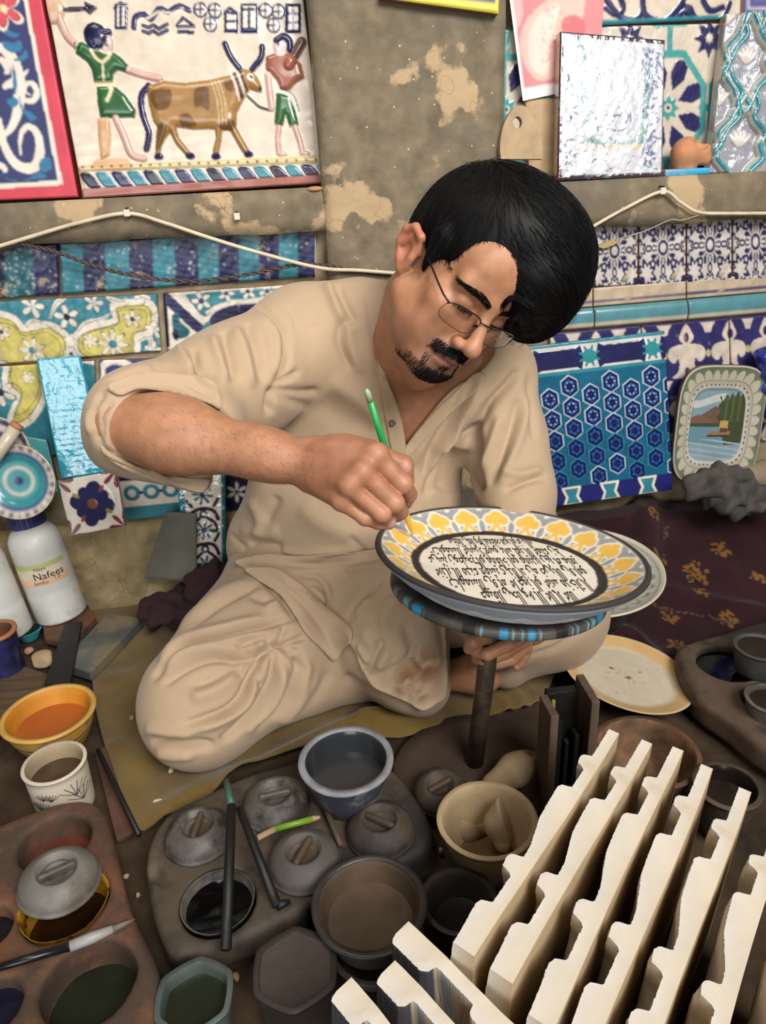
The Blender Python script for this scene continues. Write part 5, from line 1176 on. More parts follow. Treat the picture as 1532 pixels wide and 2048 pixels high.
# bottles
def bottle(label, px, py, w, hgt, lean, cap, lab, seed):
    c = PZ(px, py, .030); r = w / 2 * float((c - CAM) @ _f) / FPX; o = thing('squeeze_bottle', label, 'bottle', loc=tuple(c), rot=(math.radians(lean[0]), math.radians(lean[1]), 0), group='white plastic bottles')
    plas = mat('milky_plastic', srgb(214, 214, 208), rough=.38, spec=.45, var=.16, scale=9, bump=.12, bscale=30, sss=.15, dirt=srgb(186, 182, 168), dirt_amt=.2, dirt_scale=16)
    H_ = hgt; prof = [(.0005, 0), (r * .90, 0), (r * .98, H_ * .012), (r, H_ * .03), (r, H_ * .30), (r * .985, H_ * .32), (r, H_ * .34), (r, H_ * .60), (r * .985, H_ * .62), (r, H_ * .64), (r * .99, H_ * .76), (r * .92, H_ * .83), (r * .78, H_ * .88), (r * .60, H_ * .915), (r * .56, H_ * .93), (r * .54, H_), (.0005, H_)]
    link('body', mesh('body', *lathe(prof, 48, .006, seed)), plas, o, True)
    cp = mat('blue_cap', srgb(48, 54, 110), rough=.4, var=.15, bump=.1)
    V, F = lathe([(.0005, H_ * 1.055), (r * .60, H_ * 1.055), (r * .66, H_ * 1.045), (r * .68, H_ * .935), (r * .64, H_ * .928), (.0005, H_ * .928)], 60)
    V = [(x * (1 + .02 * (i % 2)), y * (1 + .02 * (i % 2)), z) for i, (x, y, z) in enumerate(V)]
    cpo = link('cap', mesh('cap', V, F), cp, o, False)
    if lab:
        na = 40; a0, a1 = -2.45, -.35; V = []; F = []; C = []
        for i in range(na):
            a = a0 + (a1 - a0) * i / (na - 1)
            for j in range(12):
                t = j / 11; V.append(((r + .0007) * math.cos(a), (r + .0007) * math.sin(a), H_ * (.415 + .205 * t))); C.append(np.array(srgb(226, 172, 130)) * (1 - min(1, t * 2.2)) + np.array(srgb(220, 206, 184)) * min(1, t * 2.2) if t < .8 else np.array(srgb(176, 186, 120)))
        F = [(i * 12 + j, (i + 1) * 12 + j, (i + 1) * 12 + j + 1, i * 12 + j + 1) for i in range(na - 1) for j in range(11)]
        me = mesh('label', V, F); set_color(me, np.array(C)); lb = link('label', me, paint_m, o, True)
        for txt, zz, sz, am in (('Nafees', .505, .022, -1.10), ('Naye', .575, .011, -1.35), ('Jumbo', .445, .011, -1.45), ('1.0', .455, .010, -.85)):
            me = text_mesh('label_text', txt, 1.0, 0, .004 if sz > .02 else 0); co = np.zeros(len(me.vertices) * 3, np.float32); me.vertices.foreach_get('co', co); co = co.reshape(-1, 3).copy(); a = am + co[:, 0] * sz / r
            zc = H_ * zz + (co[:, 1] - .35) * sz; me.vertices.foreach_set('co', np.stack([(r + .0013) * np.cos(a), (r + .0013) * np.sin(a), zc], 1).astype(np.float32).ravel()); me.update(); tx = link('label_text', me, inkm, lb); tx['kind'] = 'stuff'
    return o
bottle('white plastic bottle with printed label, blue cap, on the terracotta block', 124, 1228, 98, .232, (-3, -6), 1, True, 1)
bottle('white plastic bottle without label at the left edge, blue cap', 20, 1266, 92, .222, (-3, -7), 1, False, 2)
# terracotta block, turquoise dish, bars
def slab(name, label, cat, quad, z, th, mt, bev=.003, group=None):
    P = [PZ(x, y, z)[:2] for x, y in quad]; c = np.mean(P, 0); me = prism(name, np.array(P) - c, 0, th, bev); return tag(link(name, me, mt, loc=(c[0], c[1], z - th)), label, cat, group)
slab('terracotta_block', 'broken terracotta block under the labelled bottle', 'block', [(85, 1250), (120, 1218), (175, 1208), (192, 1232), (165, 1262), (120, 1282), (88, 1275)], .030, .018, terra, .004)
slab('slate_slab', 'dusty bluish slab lying on the olive mat by the bottles', 'slab', [(120, 1325), (215, 1226), (285, 1236), (180, 1345)], .030, .022, mat('dusty_slate', srgb(96, 100, 96), rough=.45, var=.3, scale=10, dirt=srgb(124, 112, 90), dirt_amt=.5, dirt_scale=12))
slab('black_bar', 'flat black bar leaning over the end of the bluish slab', 'bar', [(88, 1368), (132, 1243), (164, 1242), (140, 1370)], .036, .008, blk, .001)
slab('brown_plank', 'brown plank on the floor left of the orange bowl', 'plank', [(-80, 1345), (20, 1322), (110, 1352), (100, 1420), (-80, 1500)], .012, .010, mat('brown_wood', srgb(96, 74, 54), rough=.75, var=.4, scale=10, bump=.4, stretch=(1, 6, 1)))
slab('brown_plank', 'reddish brown plank running beside the olive mat below the cup', 'plank', [(188, 1500), (212, 1492), (268, 1662), (232, 1680)], .012, .010, mat('red_wood', srgb(92, 62, 50), rough=.75, var=.4, scale=10, bump=.4))
o = vessel('turquoise_dish', 'small broken turquoise dish before the unlabelled bottle', 'dish', 55, 1258, .026, 52, .024, .6, .005, mat('turq_glaze', srgb(60, 150, 160), rough=.2, var=.3, scale=30), None, inner=mat('dark_inside', srgb(50, 56, 60), rough=.4), seed=24)
def chunk(name, label, cat, px, py, z, sz, mt, seed, n=5):
    s = SDF(); c = PZ(px, py, z); rs = np.random.RandomState(seed); s.ell(c, np.array(sz), k=.004)
    for _ in range(n):
        d = nrm(rs.randn(3) * (1, 1, .6)); s.plane_cut(c + d * np.array(sz) * .72, d, .002)
    return sdf_obj(name, s, c - max(sz) * 1.2, c + max(sz) * 1.2, max(sz) / 16, mt, label, cat)
chunk('clay_lump', 'pale angular clay lump left of the black bar', 'clay lump', 86, 1318, .018, (.026, .022, .017), claytan, 3)
chunk('clay_lump', 'small pinkish clay chip beside the pale lump', 'clay lump', 58, 1302, .010, (.010, .009, .008), mat('pink_clay', srgb(182, 140, 116), rough=.85), 4)
# plates and fragments leaning at the far left
ring_m = plate_m
def rings(pal):
    def f(r, a, k, z):
        R = r.max(); C = np.zeros((len(r), 3)); q = r / R
        for lim, c in pal: C[q <= lim] = c
        pet = (q > .86) & (q < .95) & (np.sin(a * 26) > .2); C[pet] = NAVY
        return C
    return f
def leaning_plate(name, label, px, py, y, w, lean, pal, turn=0):
    c = PY(px, py, y); r = w / 2 * float((c - CAM) @ _f) / FPX; n = nrm((math.sin(math.radians(turn)), -math.cos(math.radians(lean)), math.sin(math.radians(lean)))); o = thing_m(name, label, 'plate', frame(c, (1, 0, 0), z=n))
    P = dense([(.0005, .0), (r * .55, .001), (r * .66, .006), (r * .95, .016), (r, .018), (r * 1.005, .015), (r * .95, .010), (r * .62, -.004), (.0005, -.006)], .003); C = rings(pal[::-1] if False else pal)
    polar('plate_body', P, 96, C, glaze, o); return o
pal = [(1.01, srgb(176, 160, 132)), (.955, WHT), (.80, srgb(70, 78, 130)), (.72, srgb(60, 140, 146)), (.40, srgb(200, 194, 176)), (.30, srgb(60, 140, 146)), (.12, NAVY)]
leaning_plate('ringed_plate', 'turquoise and navy ringed plate leaning behind the bottles', 38, 962, WT - .115, 150, 14, pal)
leaning_plate('ringed_plate', 'pale rimmed navy plate at the left edge behind the bottles', -10, 905, WT - .075, 150, 12, [(1.01, srgb(190, 176, 150)), (.93, srgb(80, 84, 130)), (.8, WHT), (.6, srgb(70, 76, 120)), (.3, WHT)])
p = Panel(wplane(WT - .06, 10, (85, 960)), [(44, 872), (92, 880), (118, 985), (60, 985)], .0018, srgb(70, 138, 140))
for c_ in ((.3, .3), (.7, .55), (.35, .8)): p.flower((p.w * c_[0], p.h * c_[1]), .016, 6, WHT, DNAVY, NAVY, 'l', wide=.42)
tag(p.build('floral_fragment', glaze, .012, side=srgb(90, 60, 46), seed=61), 'broken turquoise floral fragment behind the capped bottle', 'tile fragment')
a, b = PY(-20, 930, WT - .15), PY(36, 848, WT - .12); o = thing('white_stick', 'thick white glazed stick with a brown end at the left edge', 'stick', loc=tuple(a)); I = Matrix.Translation(-Vector(a))
for nm_, P, m_ in (('shaft', [a, (a + b) / 2, a + (b - a) * .9], mat('white_glaze_stick', srgb(196, 182, 160), rough=.3, var=.15)), ('clay_end', [a + (b - a) * .9, a + (b - a) * .95, b], mat('bare_clay', srgb(176, 120, 88), rough=.85))):
    me = mesh(nm_, *tube(P, .012, 14)); me.transform(I); link(nm_, me, m_, o, True)

# ================================================================ plates and tray at the right
def floor_plate(label, px, py, z, w, n, pal, prof_f, extra=None):
    c = PZ(px, py, z); r = w / 2 * float((c - CAM) @ _f) / FPX; o = thing_m('plate', label, 'plate', frame(c, (1, 0, 0), z=n))
    P = dense([(a * r, b * r) for a, b in prof_f], .0025)
    def cf(r_, a, k, z_):
        q = r_ / r; C = np.tile(np.array(pal[0][1]), (len(r_), 1))
        for lim, cc in pal: C[q <= lim] = cc
        if extra: extra(C, q, a, r_)
        return C
    polar('plate_body', P, 200, cf, plate_m, o); return o, r, c
pf = [(.001, .0), (.70, .0), (.76, .015), (.95, .085), (1.0, .10), (1.005, .085), (.95, .065), (.70, -.035), (.66, -.045), (.001, -.045)]
def crumbs(C, q, a, r_):
    x, y = r_ * np.cos(a), r_ * np.sin(a); rs = np.random.RandomState(8)
    for _ in range(22): u, v = rs.randn(2) * .03; d = np.hypot(x - u, y - v) < rs.uniform(.0006, .0016); C[d] = srgb(122, 78, 50)
    for u, v, s_ in ((-.018, .022, .0045), (.002, -.004, .0055), (.032, .012, .003), (-.03, .01, .002), (-.012, .008, .002)): C[np.hypot((x - u), (y - v) * 1.4) < s_] = srgb(116, 70, 46)
    C[(np.abs(q - .965) < .006)] = srgb(150, 104, 60); C[(np.abs(q - .86) < .005)] = srgb(170, 124, 78)
floor_plate('cream plate with orange bands and brown specks on the floor', 1252, 1352, .035, 256, nrm((.17, -.02, 1)), [(1.1, srgb(206, 186, 150)), (.97, srgb(214, 168, 106)), (.90, srgb(206, 172, 120)), (.78, srgb(204, 190, 162)), (.70, srgb(206, 194, 172))], pf, crumbs)
def sketch(C, q, a, r_):
    C[(np.abs(q - .93) < .008) | (np.abs(q - .62) < .006) | (np.abs(q - .50) < .005)] = srgb(86, 84, 78)
    pet = np.abs(((a * 26 / (2 * math.pi)) % 1) - .5) * 2; arch = .66 + .20 * np.sqrt(np.clip(1 - (pet * 1.1) ** 2, 0, 1)); C[(np.abs(q - arch) < .018) & (q > .66)] = srgb(74, 76, 72)
    C[(q > .86) & (q < .93)] = C[(q > .86) & (q < .93)] * .55 + np.array(srgb(150, 160, 146)) * .45
    x, y = q * np.cos(a), q * np.sin(a); m = (np.hypot(x - .34, y + .10) < .15) & (np.hypot(x - .29, y + .07) > .14); C[m] = srgb(50, 50, 50)
floor_plate('white plate sketched with black petals behind the painted plate', 1168, 1158, .135, 302, nrm((-.05, -.10, 1)), [(1.1, srgb(200, 192, 172)), (.95, srgb(206, 202, 186)), (.6, srgb(204, 198, 180))], [(.001, .0), (.60, .0), (.68, .02), (.95, .15), (1.0, .175), (1.005, .15), (.95, .11), (.6, -.05), (.001, -.05)], sketch)
ZR = .055
rp_ = [PZ(x, y, ZR)[:2] for x, y in smooth_line([(1352, 1308), (1372, 1284), (1450, 1262), (1520, 1240), (1640, 1215), (1700, 1300), (1640, 1520), (1540, 1500), (1460, 1440), (1390, 1390)], 3, True)]
t = SDF(); t.prism(rp_, .004, ZR, rad=.012)
c = PZ(1455, 1325, ZR); r = rpx(1455, 1325, ZR, 118); P6 = smooth_line([(c[0] + r * math.cos(k * math.pi / 3), c[1] + r * math.sin(k * math.pi / 3)) for k in range(6)], 4, True); t.prism(P6, .02, ZR + .05, rad=.006, k=.006, op='s')
c2 = PZ(1545, 1400, ZR); r2 = rpx(1545, 1400, ZR, 120); t.cone(c2 + V3_(0, 0, -.03), c2 + V3_(0, 0, .04), r2 * .9, r2, k=.006, op='s')
A = np.array(rp_); sdf_obj('dark_tray', t, (*(A.min(0) - .02), -.004), (*(A.max(0) + .02), ZR + .012), .0045, mat('brown_black_tray', srgb(92, 74, 60), rough=.7, var=.35, scale=12, dirt=srgb(44, 38, 34), dirt_amt=.55, dirt_scale=7), 'dark brown tray with a hexagonal paint well at the right edge', 'tray')
me = prism('paint_pool', np.array([(q[0] - c[0], q[1] - c[1]) for q in P6]) * .96, -.003, 0, 0); tag(link('paint_pool', me, blackp, loc=(c[0], c[1], ZR - .012)), 'glossy black paint in the hexagonal well of the right tray', 'paint')
vessel('round_pot', 'dark grey round pot on the right tray', 'pot', 1520, 1292, ZR + .05, 96, .05, .8, .006, mat('charcoal_ware', srgb(70, 70, 68), rough=.6, var=.3), darkp, .9, seed=31)
vessel('round_pot', 'speckled grey pot sunk in the right tray', 'pot', 1545, 1396, ZR + .028, 100, .045, .8, .006, greyw, darkp, .8, seed=32)
# ---- rack of black slats
Yk = .775; xk0, xk1 = PY(1086, 1380, Yk)[0], PY(1184, 1370, Yk)[0]; zk = PY(1130, 1366, Yk + .02)[2] - .004
rk = thing('brush_rack', 'narrow wooden rack packed with black sticks beside the white tiles', 'rack', loc=((xk0 + xk1) / 2, Yk, 0))
def rbx(name, x0, x1, y0, y1, z0, z1, m_, bev=.0015):
    me = box(name, x1 - x0, y1 - y0, z1 - z0, bev, .0008, int(x0 * 1000) % 99); return link(name, me, m_, rk, False, loc=((x0 + x1) / 2 - (xk0 + xk1) / 2, (y0 + y1) / 2 - Yk, z0))
oldw = mat('old_plank', srgb(98, 80, 64), rough=.7, var=.35, scale=10, bump=.3, stretch=(4, 4, .5))
rbx('side_plank', xk0, xk0 + .011, Yk - .035, Yk + .012, 0, zk - .004, oldw); rbx('side_plank', xk1 - .012, xk1, Yk - .03, Yk + .03, 0, zk + .008, oldw); rbx('back_panel', xk0 + .012, xk1 - .013, Yk + .014, Yk + .026, 0, zk - .006, blk); rbx('floor_board', xk0 + .012, xk1 - .013, Yk - .03, Yk + .012, 0, .01, blk)
for k in range(5): rbx('black_stick', xk0 + .020 + k * .0125, xk0 + .027 + k * .0125, Yk - .014 + .004 * (k % 2), Yk - .004 + .004 * (k % 3), .012, zk - .035 - .014 * ((k * 7) % 4), blk)
rbx('yellow_stick', xk0 + .0125, xk0 + .0165, Yk - .006, Yk - .001, .012, zk - .004, mat('yellow_pencil', srgb(156, 130, 50), rough=.5))

# ================================================================ carved white tiles
bisq = mat('white_bisque', (.6, .6, .6), rough=.8, spec=.2, var=.10, scale=18, bump=.25, bscale=55, bdist=.002, attr=True, dirt=srgb(196, 174, 142), dirt_amt=.22, dirt_scale=9)
def carved(name, L, Hh, dark=False, seed=0):
    """upright slab: x along the edge, z up, the carved face looks to -y"""
    nx, nz = 190, 40; rs = np.random.RandomState(seed)
    s = np.linspace(0, 1, nx); kx = [0, .16, .168, .18, .215, .225, .235, .33, .338, .352, .42, .50, .56, .61, .66, .668, .685, .72, .728, .74, .84, .85, .868, .94, 1.0]
    kh = [0, 0, .009, .011, .010, .003, 0, 0, .010, .013, .012, .010, .005, .001, .0, .011, .014, .012, .003, .0, .0, .009, .012, .010, .009]
    if dark: kx = [0, .012, .03, .26, .30, .312, .34, .60, .615, .64, 1]; kh = [.004, .010, .013, .013, .009, .001, 0, 0, .007, .009, .009]
    V = []; C = []
    for j in range(nz):
        v = j / (nz - 1); sh_ = .07 * math.sin(v * 9) * min(1, v * 3) * (not dark)
        h = np.interp(np.clip(s + sh_, 0, 1), kx, kh) * (1 + .3 * math.sin(v * 7)) + rs.randn(nx) * .0002
        for i in range(nx):
            V.append((L * s[i] + (.003 * math.sin(3 * s[i] + seed)) * 0, -h[i] - .006 + .0012 * math.sin(5 * s[i] + seed), Hh * (1 - v) + (.0003 * math.sin(23 * s[i] + seed) if j == 0 else 0)))
            c = np.array(srgb(220, 212, 198));
            if dark and (s[i] < .312): c = np.array(srgb(72, 72, 76))
            elif dark and .34 < s[i] < .42: c = np.array(srgb(176, 186, 192))
            elif h[i] < .0015: c = np.array(srgb(204, 190, 166))
            C.append(c)
    o = len(V)
    for j in range(nz):
        for i in range(nx): V.append((L * s[i], .0065 + .0012 * math.sin(5 * s[i] + seed), Hh * (1 - j / (nz - 1)) + (.0003 * math.sin(23 * s[i] + seed) if j == 0 else 0))); C.append(np.array(srgb(196, 172, 136)))
    F = []
    I = lambda i, j: j * nx + i
    for j in range(nz - 1):
        for i in range(nx - 1): F.append((I(i, j), I(i, j + 1), I(i + 1, j + 1), I(i + 1, j))); F.append((o + I(i, j), o + I(i + 1, j), o + I(i + 1, j + 1), o + I(i, j + 1)))
    topo = len(V)
    for i in range(nx): V.append(V[I(i, 0)]); C.append(np.array(srgb(222, 215, 204)) * (.97 + .03 * math.sin(i * .13 + seed)))
    for i in range(nx): V.append(V[o + I(i, 0)]); C.append(np.array(srgb(220, 206, 182)) * (.97 + .03 * math.sin(i * .11)))
    for i in range(nx - 1):
        F.append((topo + i, topo + i + 1, topo + nx + i + 1, topo + nx + i)); F.append((I(i, nz - 1), o + I(i, nz - 1), o + I(i + 1, nz - 1), I(i + 1, nz - 1)))
    for i in (0, nx - 1):
        for j in range(nz - 1): q = (I(i, j), o + I(i, j), o + I(i, j + 1), I(i, j + 1)); F.append(q if i == 0 else q[::-1])
    me = mesh(name, V, F); set_color(me, np.array(C)); me.polygons.foreach_set('use_smooth', [True] * len(me.polygons))
    bm = bmesh.new(); bm.from_mesh(me)
    for e in bm.edges:
        if len(e.link_faces) == 2 and e.calc_face_angle(0) > .9: e.smooth = False
    bm.to_mesh(me); bm.free(); me.materials.append(bisq); return me
def stand_tile(me, L, far, near, z, label, group, lean=0.0):
    """top edge from the far to the near pixel, at height z"""
    a, b = PZ(*far, z), PZ(*near, z); d = b - a; x = nrm((d[0], d[1], 0)); s_ = np.linalg.norm(d[:2]) / L
    n = np.cross((0, 0, 1), x); a_ = math.radians(lean); up = nrm(np.array((0, 0, 1.0)) * math.cos(a_) + n * math.sin(a_)); y = np.cross(up, x)
    org = a - up * z / up[2]; m = Matrix.Identity(4)
    for i in range(3): m[i][0], m[i][1], m[i][2], m[i][3] = x[i] * s_, -y[i] if False else y[i], up[i], org[i]
    o = bpy.data.objects.new('carved_tile', me); COL.objects.link(o); o.matrix_world = m
    return tag(o, label, 'tile', group)
ZW = .235; LT = .34
w1 = [carved('carved_tile', LT, ZW, False, k) for k in range(3)]
ords = ['first white carved tile edge from the left, nearest the cream bowl', 'second white carved tile edge from the left', 'third white carved tile edge from the left', 'fourth white carved tile edge from the left', 'fifth white carved tile edge, right of the middle', 'sixth white carved tile edge, near the right picture edge', 'rightmost white carved tile at the lower right corner']
fars = [(1228, 1462), (1292, 1482), (1354, 1496), (1414, 1532), (1488, 1578), (1560, 1652), (1640, 1760)]; nears = [(938, 1905), (1012, 1958), (1090, 2050), (1170, 2105), (1270, 2160), (1390, 2220), (1500, 2300)]
for k in range(7): stand_tile(w1[k % 3], LT, fars[k], nears[k], ZW, ords[k], 'white carved tiles standing on edge', 3)
ZB = .215
w2 = carved('carved_tile', .30, ZB, True, 7)
for k, (a, b) in enumerate((((806, 1853), (1075, 2110)), ((778, 1932), (980, 2140)), ((690, 1966), (880, 2190)))):
    stand_tile(w2, .30, a, b, ZB, ('half painted charcoal tile touching the white tiles', 'half painted charcoal tile in the middle of the bottom edge trio', 'half painted charcoal tile leftmost at the bottom edge')[k], 'charcoal and white tiles at the bottom edge', -3)
# ================================================================ cloths on the floor
def in_px(P, poly):
    px, z = project(P); return in_poly(px, np.asarray(poly, float))
def floor_cloth(name, label, cat, outline_xy, hfun, step, mt, thick=.003, colf=None):
    P2, T = grid_in_poly(outline_xy, step); z = hfun(P2[:, 0], P2[:, 1]); V = np.column_stack([P2, z]); n = len(V)
    if (np.cross(P2[T[:, 1]] - P2[T[:, 0]], P2[T[:, 2]] - P2[T[:, 0]]) < 0).mean() > .5: T = T[:, ::-1]
    bnd = {}
    for a, b in np.concatenate([T[:, [0, 1]], T[:, [1, 2]], T[:, [2, 0]]]).tolist():
        if (b, a) in bnd: del bnd[(b, a)]
        else: bnd[(a, b)] = 1
    V2 = np.vstack([V, V - (0, 0, thick)]); F = [tuple(x) for x in T.tolist()] + [tuple(x[::-1] + n) for x in T] + [(b, a, a + n, b + n) for a, b in bnd]
    c = V2.mean(0); c[2] = 0; me = mesh(name, V2 - c, F)
    if colf is not None: set_color(me, np.vstack([colf(V), colf(V)]))
    return tag(link(name, me, mt, None, True, loc=tuple(c)), label, cat)
rs = np.random.RandomState(7)
waves = [(rs.randn(), rs.randn(), rs.uniform(0, 6), rs.uniform(10, 45)) for _ in range(16)]
def wav(x, y, amp, k0=0, k1=16): return amp * sum(np.sin(s * (a * x + b * y) / math.hypot(a, b) + c) * 12 / s for a, b, c, s in waves[k0:k1]) / 3
# olive mat: outline traced on the floor
mat_out = [PZ(x, y, .004)[:2] for x, y in smooth_line([(150, 1215), (180, 1330), (196, 1440), (232, 1560), (272, 1662), (330, 1640), (420, 1600), (480, 1562), (560, 1530), (700, 1478), (800, 1478), (900, 1452), (1010, 1425), (1080, 1405), (1120, 1330), (1180, 1260), (1060, 1180), (700, 1185), (400, 1190)], 3, True)]
ridges = [([(430, 1610), (470, 1565), (560, 1520), (680, 1462), (780, 1430), (880, 1405)], .020, .022), ([(300, 1640), (360, 1600), (440, 1560), (520, 1535)], .022, .010), ([(700, 1440), (800, 1450), (900, 1440)], .02, .010), ([(1000, 1360), (1045, 1400), (1040, 1450)], .008, .008), ([(1030, 1350), (1070, 1390), (1065, 1440)], .007, .007), ([(970, 1365), (1015, 1410), (1010, 1455)], .008, .007), ([(220, 1480), (260, 1490), (300, 1530)], .012, .005), ([(210, 1360), (250, 1350), (300, 1380)], .02, .006)]
rl = [(np.array([PZ(x, y, .01)[:2] for x, y in smooth_line(l, 4)]), w, h) for l, w, h in ridges]
def matz(x, y):
    P = np.column_stack([x, y]); z = .007 + np.abs(wav(x, y, .0014))
    for L, w, h in rl:
        d, t, _ = seg_dist(P, L); z = z + h * np.exp(-(d / w) ** 2) * np.clip(np.minimum(t, 1 - t) * 6, .1, 1)
    return z
olive = mat('olive_blanket', srgb(116, 95, 50), rough=.95, spec=.1, var=.28, scale=9, bump=.35, bscale=240, sheen=.3, dirt=srgb(100, 80, 44), dirt_amt=.4, dirt_scale=6)
floor_cloth('olive_mat', 'rumpled olive brown mat spread under the seated man', 'mat', mat_out, matz, .009, olive)
# maroon cloth with yellow flowers over the floor and a heap by the wall
mar_out = [PZ(x, y, .004)[:2] for x, y in smooth_line([(1090, 1330), (1180, 1310), (1300, 1330), (1380, 1330), (1500, 1300), (1650, 1260)], 3)] + [(1.35, WT - .1), (1.3, WT - .02), (.62, WT - .02), (.46, WT - .03), (.42, 1.2)]
def marz(x, y):
    near = np.clip((y - 1.10) / .32, 0, 1); z = .008 + .125 * near ** 1.4 * np.clip((x - .36) / .12, 0, 1) + np.abs(wav(x, y, .006)) + .5 * np.abs(wav(x * 1.7, y * 1.7, .004))
    for L, w, h in mfold: d, t, _ = seg_dist(np.column_stack([x, y]), L); z = z + h * np.exp(-(d / w) ** 2)
    return z
mfold = [(np.array([PZ(x, y, .05)[:2] for x, y in l]), w, h) for l, w, h in (([(1290, 1060), (1300, 1150), (1260, 1230), (1230, 1290)], .018, .020), ([(1350, 1030), (1420, 1080), (1532, 1085)], .02, .014), ([(1330, 1180), (1420, 1190), (1532, 1200)], .02, .010), ([(1200, 1260), (1280, 1250), (1330, 1290)], .014, .014), ([(1255, 1030), (1275, 1110), (1290, 1180)], .012, .016))]
fl_px = [(1245, 1005, 22), (1355, 985, 26), (1395, 1040, 18), (1300, 1085, 16), (1318, 1130, 18), (1395, 1140, 34), (1440, 1110, 24), (1345, 1195, 20), (1462, 1195, 24), (1365, 1240, 26), (1470, 1050, 16), (1520, 1140, 20), (1405, 1165, 18), (1520, 1055, 16), (1310, 1050, 14), (1500, 1230, 18), (1250, 1260, 16)]
rs2 = np.random.RandomState(12)
def marc(V):
    C = np.tile(np.array(srgb(48, 24, 28)), (len(V), 1)); px, z = project(V); r_ = rs2.rand(len(V))
    for x, y, r in fl_px:
        c = PZ(x, y, .07); d = np.hypot(V[:, 0] - c[0], V[:, 1] - c[1]); a = np.arctan2(V[:, 1] - c[1], V[:, 0] - c[0]); R = r / 1450 * 1.35
        m = (d < R * (.55 + .45 * np.abs(np.cos(2.5 * a + x)))) & (r_ < .62); C[m] = srgb(124, 86, 40)
    for x0, y0, x1, y1 in ((1320, 1060, 1532, 1070), (1290, 1180, 1480, 1200), (1330, 1090, 1320, 1170)):
        a = PZ(x0, y0, .07)[:2]; b = PZ(x1, y1, .07)[:2]; d, t, _ = seg_dist(V[:, :2], np.array([a, b])); C[(d < .004) & (r_ < .5)] = srgb(92, 68, 52)
    return C
maroon = mat('maroon_print_cloth', (.1, .03, .03), rough=.9, spec=.12, var=.3, scale=14, bump=.3, bscale=200, sheen=.12, attr=True)
floor_cloth('maroon_cloth', 'maroon cloth printed with yellow flowers heaped against the right wall', 'cloth', mar_out, marz, .0055, maroon, colf=marc)
def crumple(name, label, cat, balls, mt, h=.004, seed=0, folds=6, amp=.006, freq=60):
    s = SDF(); rs = np.random.RandomState(seed)
    for c, r in balls: s.ell(c, r, k=.03)
    lo = np.min([c - np.array(r) for c, r in balls], 0) - .03; hi = np.max([c + np.array(r) for c, r in balls], 0) + .03
    V, Q = s.mesh(lo, hi, h); N = normals_np(V, Q); off = np.zeros(len(V))
    for k in range(folds):
        a = nrm(rs.randn(3)); off += amp * (1 - 2 * np.abs(((V @ a) * freq * rs.uniform(.5, 1.4) / 6.28 + .25 * np.sin(V @ nrm(rs.randn(3)) * 40) + rs.rand()) % 1 - .5) * 2) / folds * 2
    V = V + N * off[:, None]; V[:, 2] = np.maximum(V[:, 2], .004); V = relax(V, Q, 3, .5)
    org = V3_(V[:, 0].mean(), V[:, 1].mean(), V[:, 2].min()); me = mesh_np(name, V - org, Q); return tag(link(name, me, mt, None, True, loc=tuple(org)), label, cat)
gc = lambda x, y, yy: PY(x, y, yy)
crumple('grey_rag', 'dark grey crumpled rag below the painted dish', 'cloth', [(gc(1465, 985, 1.33), (.075, .05, .035)), (gc(1440, 960, 1.345), (.045, .03, .03)), (gc(1520, 1000, 1.30), (.08, .04, .022)), (gc(1400, 965, 1.35), (.03, .02, .02))], mat('grey_rag', srgb(72, 68, 62), rough=.9, var=.25, bump=.2), seed=3, folds=6, amp=.018, freq=140)
crumple('tan_sack', 'pale tan sack corner at the right edge below the dish', 'sack', [(gc(1530, 955, 1.40), (.09, .035, .03))], mat('tan_sack', srgb(140, 122, 98), rough=.9, var=.2, bump=.3), seed=5, amp=.006, freq=50)
crumple('blue_bag', 'shiny blue plastic bag at the right edge', 'bag', [(gc(1544, 745, WT - .05), (.026, .03, .05)), (gc(1556, 800, WT - .055), (.035, .03, .05)), (gc(1530, 712, WT - .045), (.012, .015, .02))], mat('blue_plastic', srgb(44, 62, 150), rough=.2, spec=.6, var=.3, bump=.2), seed=6, folds=9, amp=.012, freq=160)
crumple('maroon_shawl', 'dark maroon shawl crumpled at the hip of the man', 'cloth', [(gc(425, 1172, 1.36), (.050, .045, .05)), (gc(360, 1212, 1.36), (.075, .05, .03)), (gc(330, 1230, 1.33), (.05, .04, .018))], mat('dark_maroon_wool', srgb(46, 20, 24), rough=.95, var=.3, bump=.3), seed=8, folds=6, amp=.016, freq=130)

# ================================================================ painted dish with a landscape
dc = PY(1432, 850, WT - .055); dn = nrm((-.06, -1, .16)); DM = frame(dc, (1, .02, -.085), z=dn)
dish = thing_m('landscape_dish', 'rounded square dish painted with a lakeside hut', 'dish', DM)
sc_ = float((dc - CAM) @ _f) / FPX; hw, hh = 88 * sc_, 118 * sc_
nr_, na_ = 92, 300; R_ = np.linspace(0, 1, nr_); A_ = np.arange(na_) * 2 * math.pi / na_; pw = 4.2
rad = (np.abs(np.cos(A_)) ** pw + np.abs(np.sin(A_)) ** pw) ** (-1 / pw)
X = (R_[:, None] * rad * np.cos(A_)).ravel(); Y = (R_[:, None] * rad * np.sin(A_)).ravel(); Q_ = np.repeat(R_, na_)
zp = np.interp(Q_, [0, .58, .64, .70, .94, .98, 1], [0, 0, .004, .006, .014, .016, .014]); a_ = np.tile(A_, nr_)
C = np.tile(np.array(srgb(186, 180, 160)), (len(X), 1)); inn = Q_ < .62
u, v = X / .62, Y / .62      # -1..1 inside the picture
C[inn] = srgb(126, 152, 158)
def cl(m, c): C[inn & m] = c
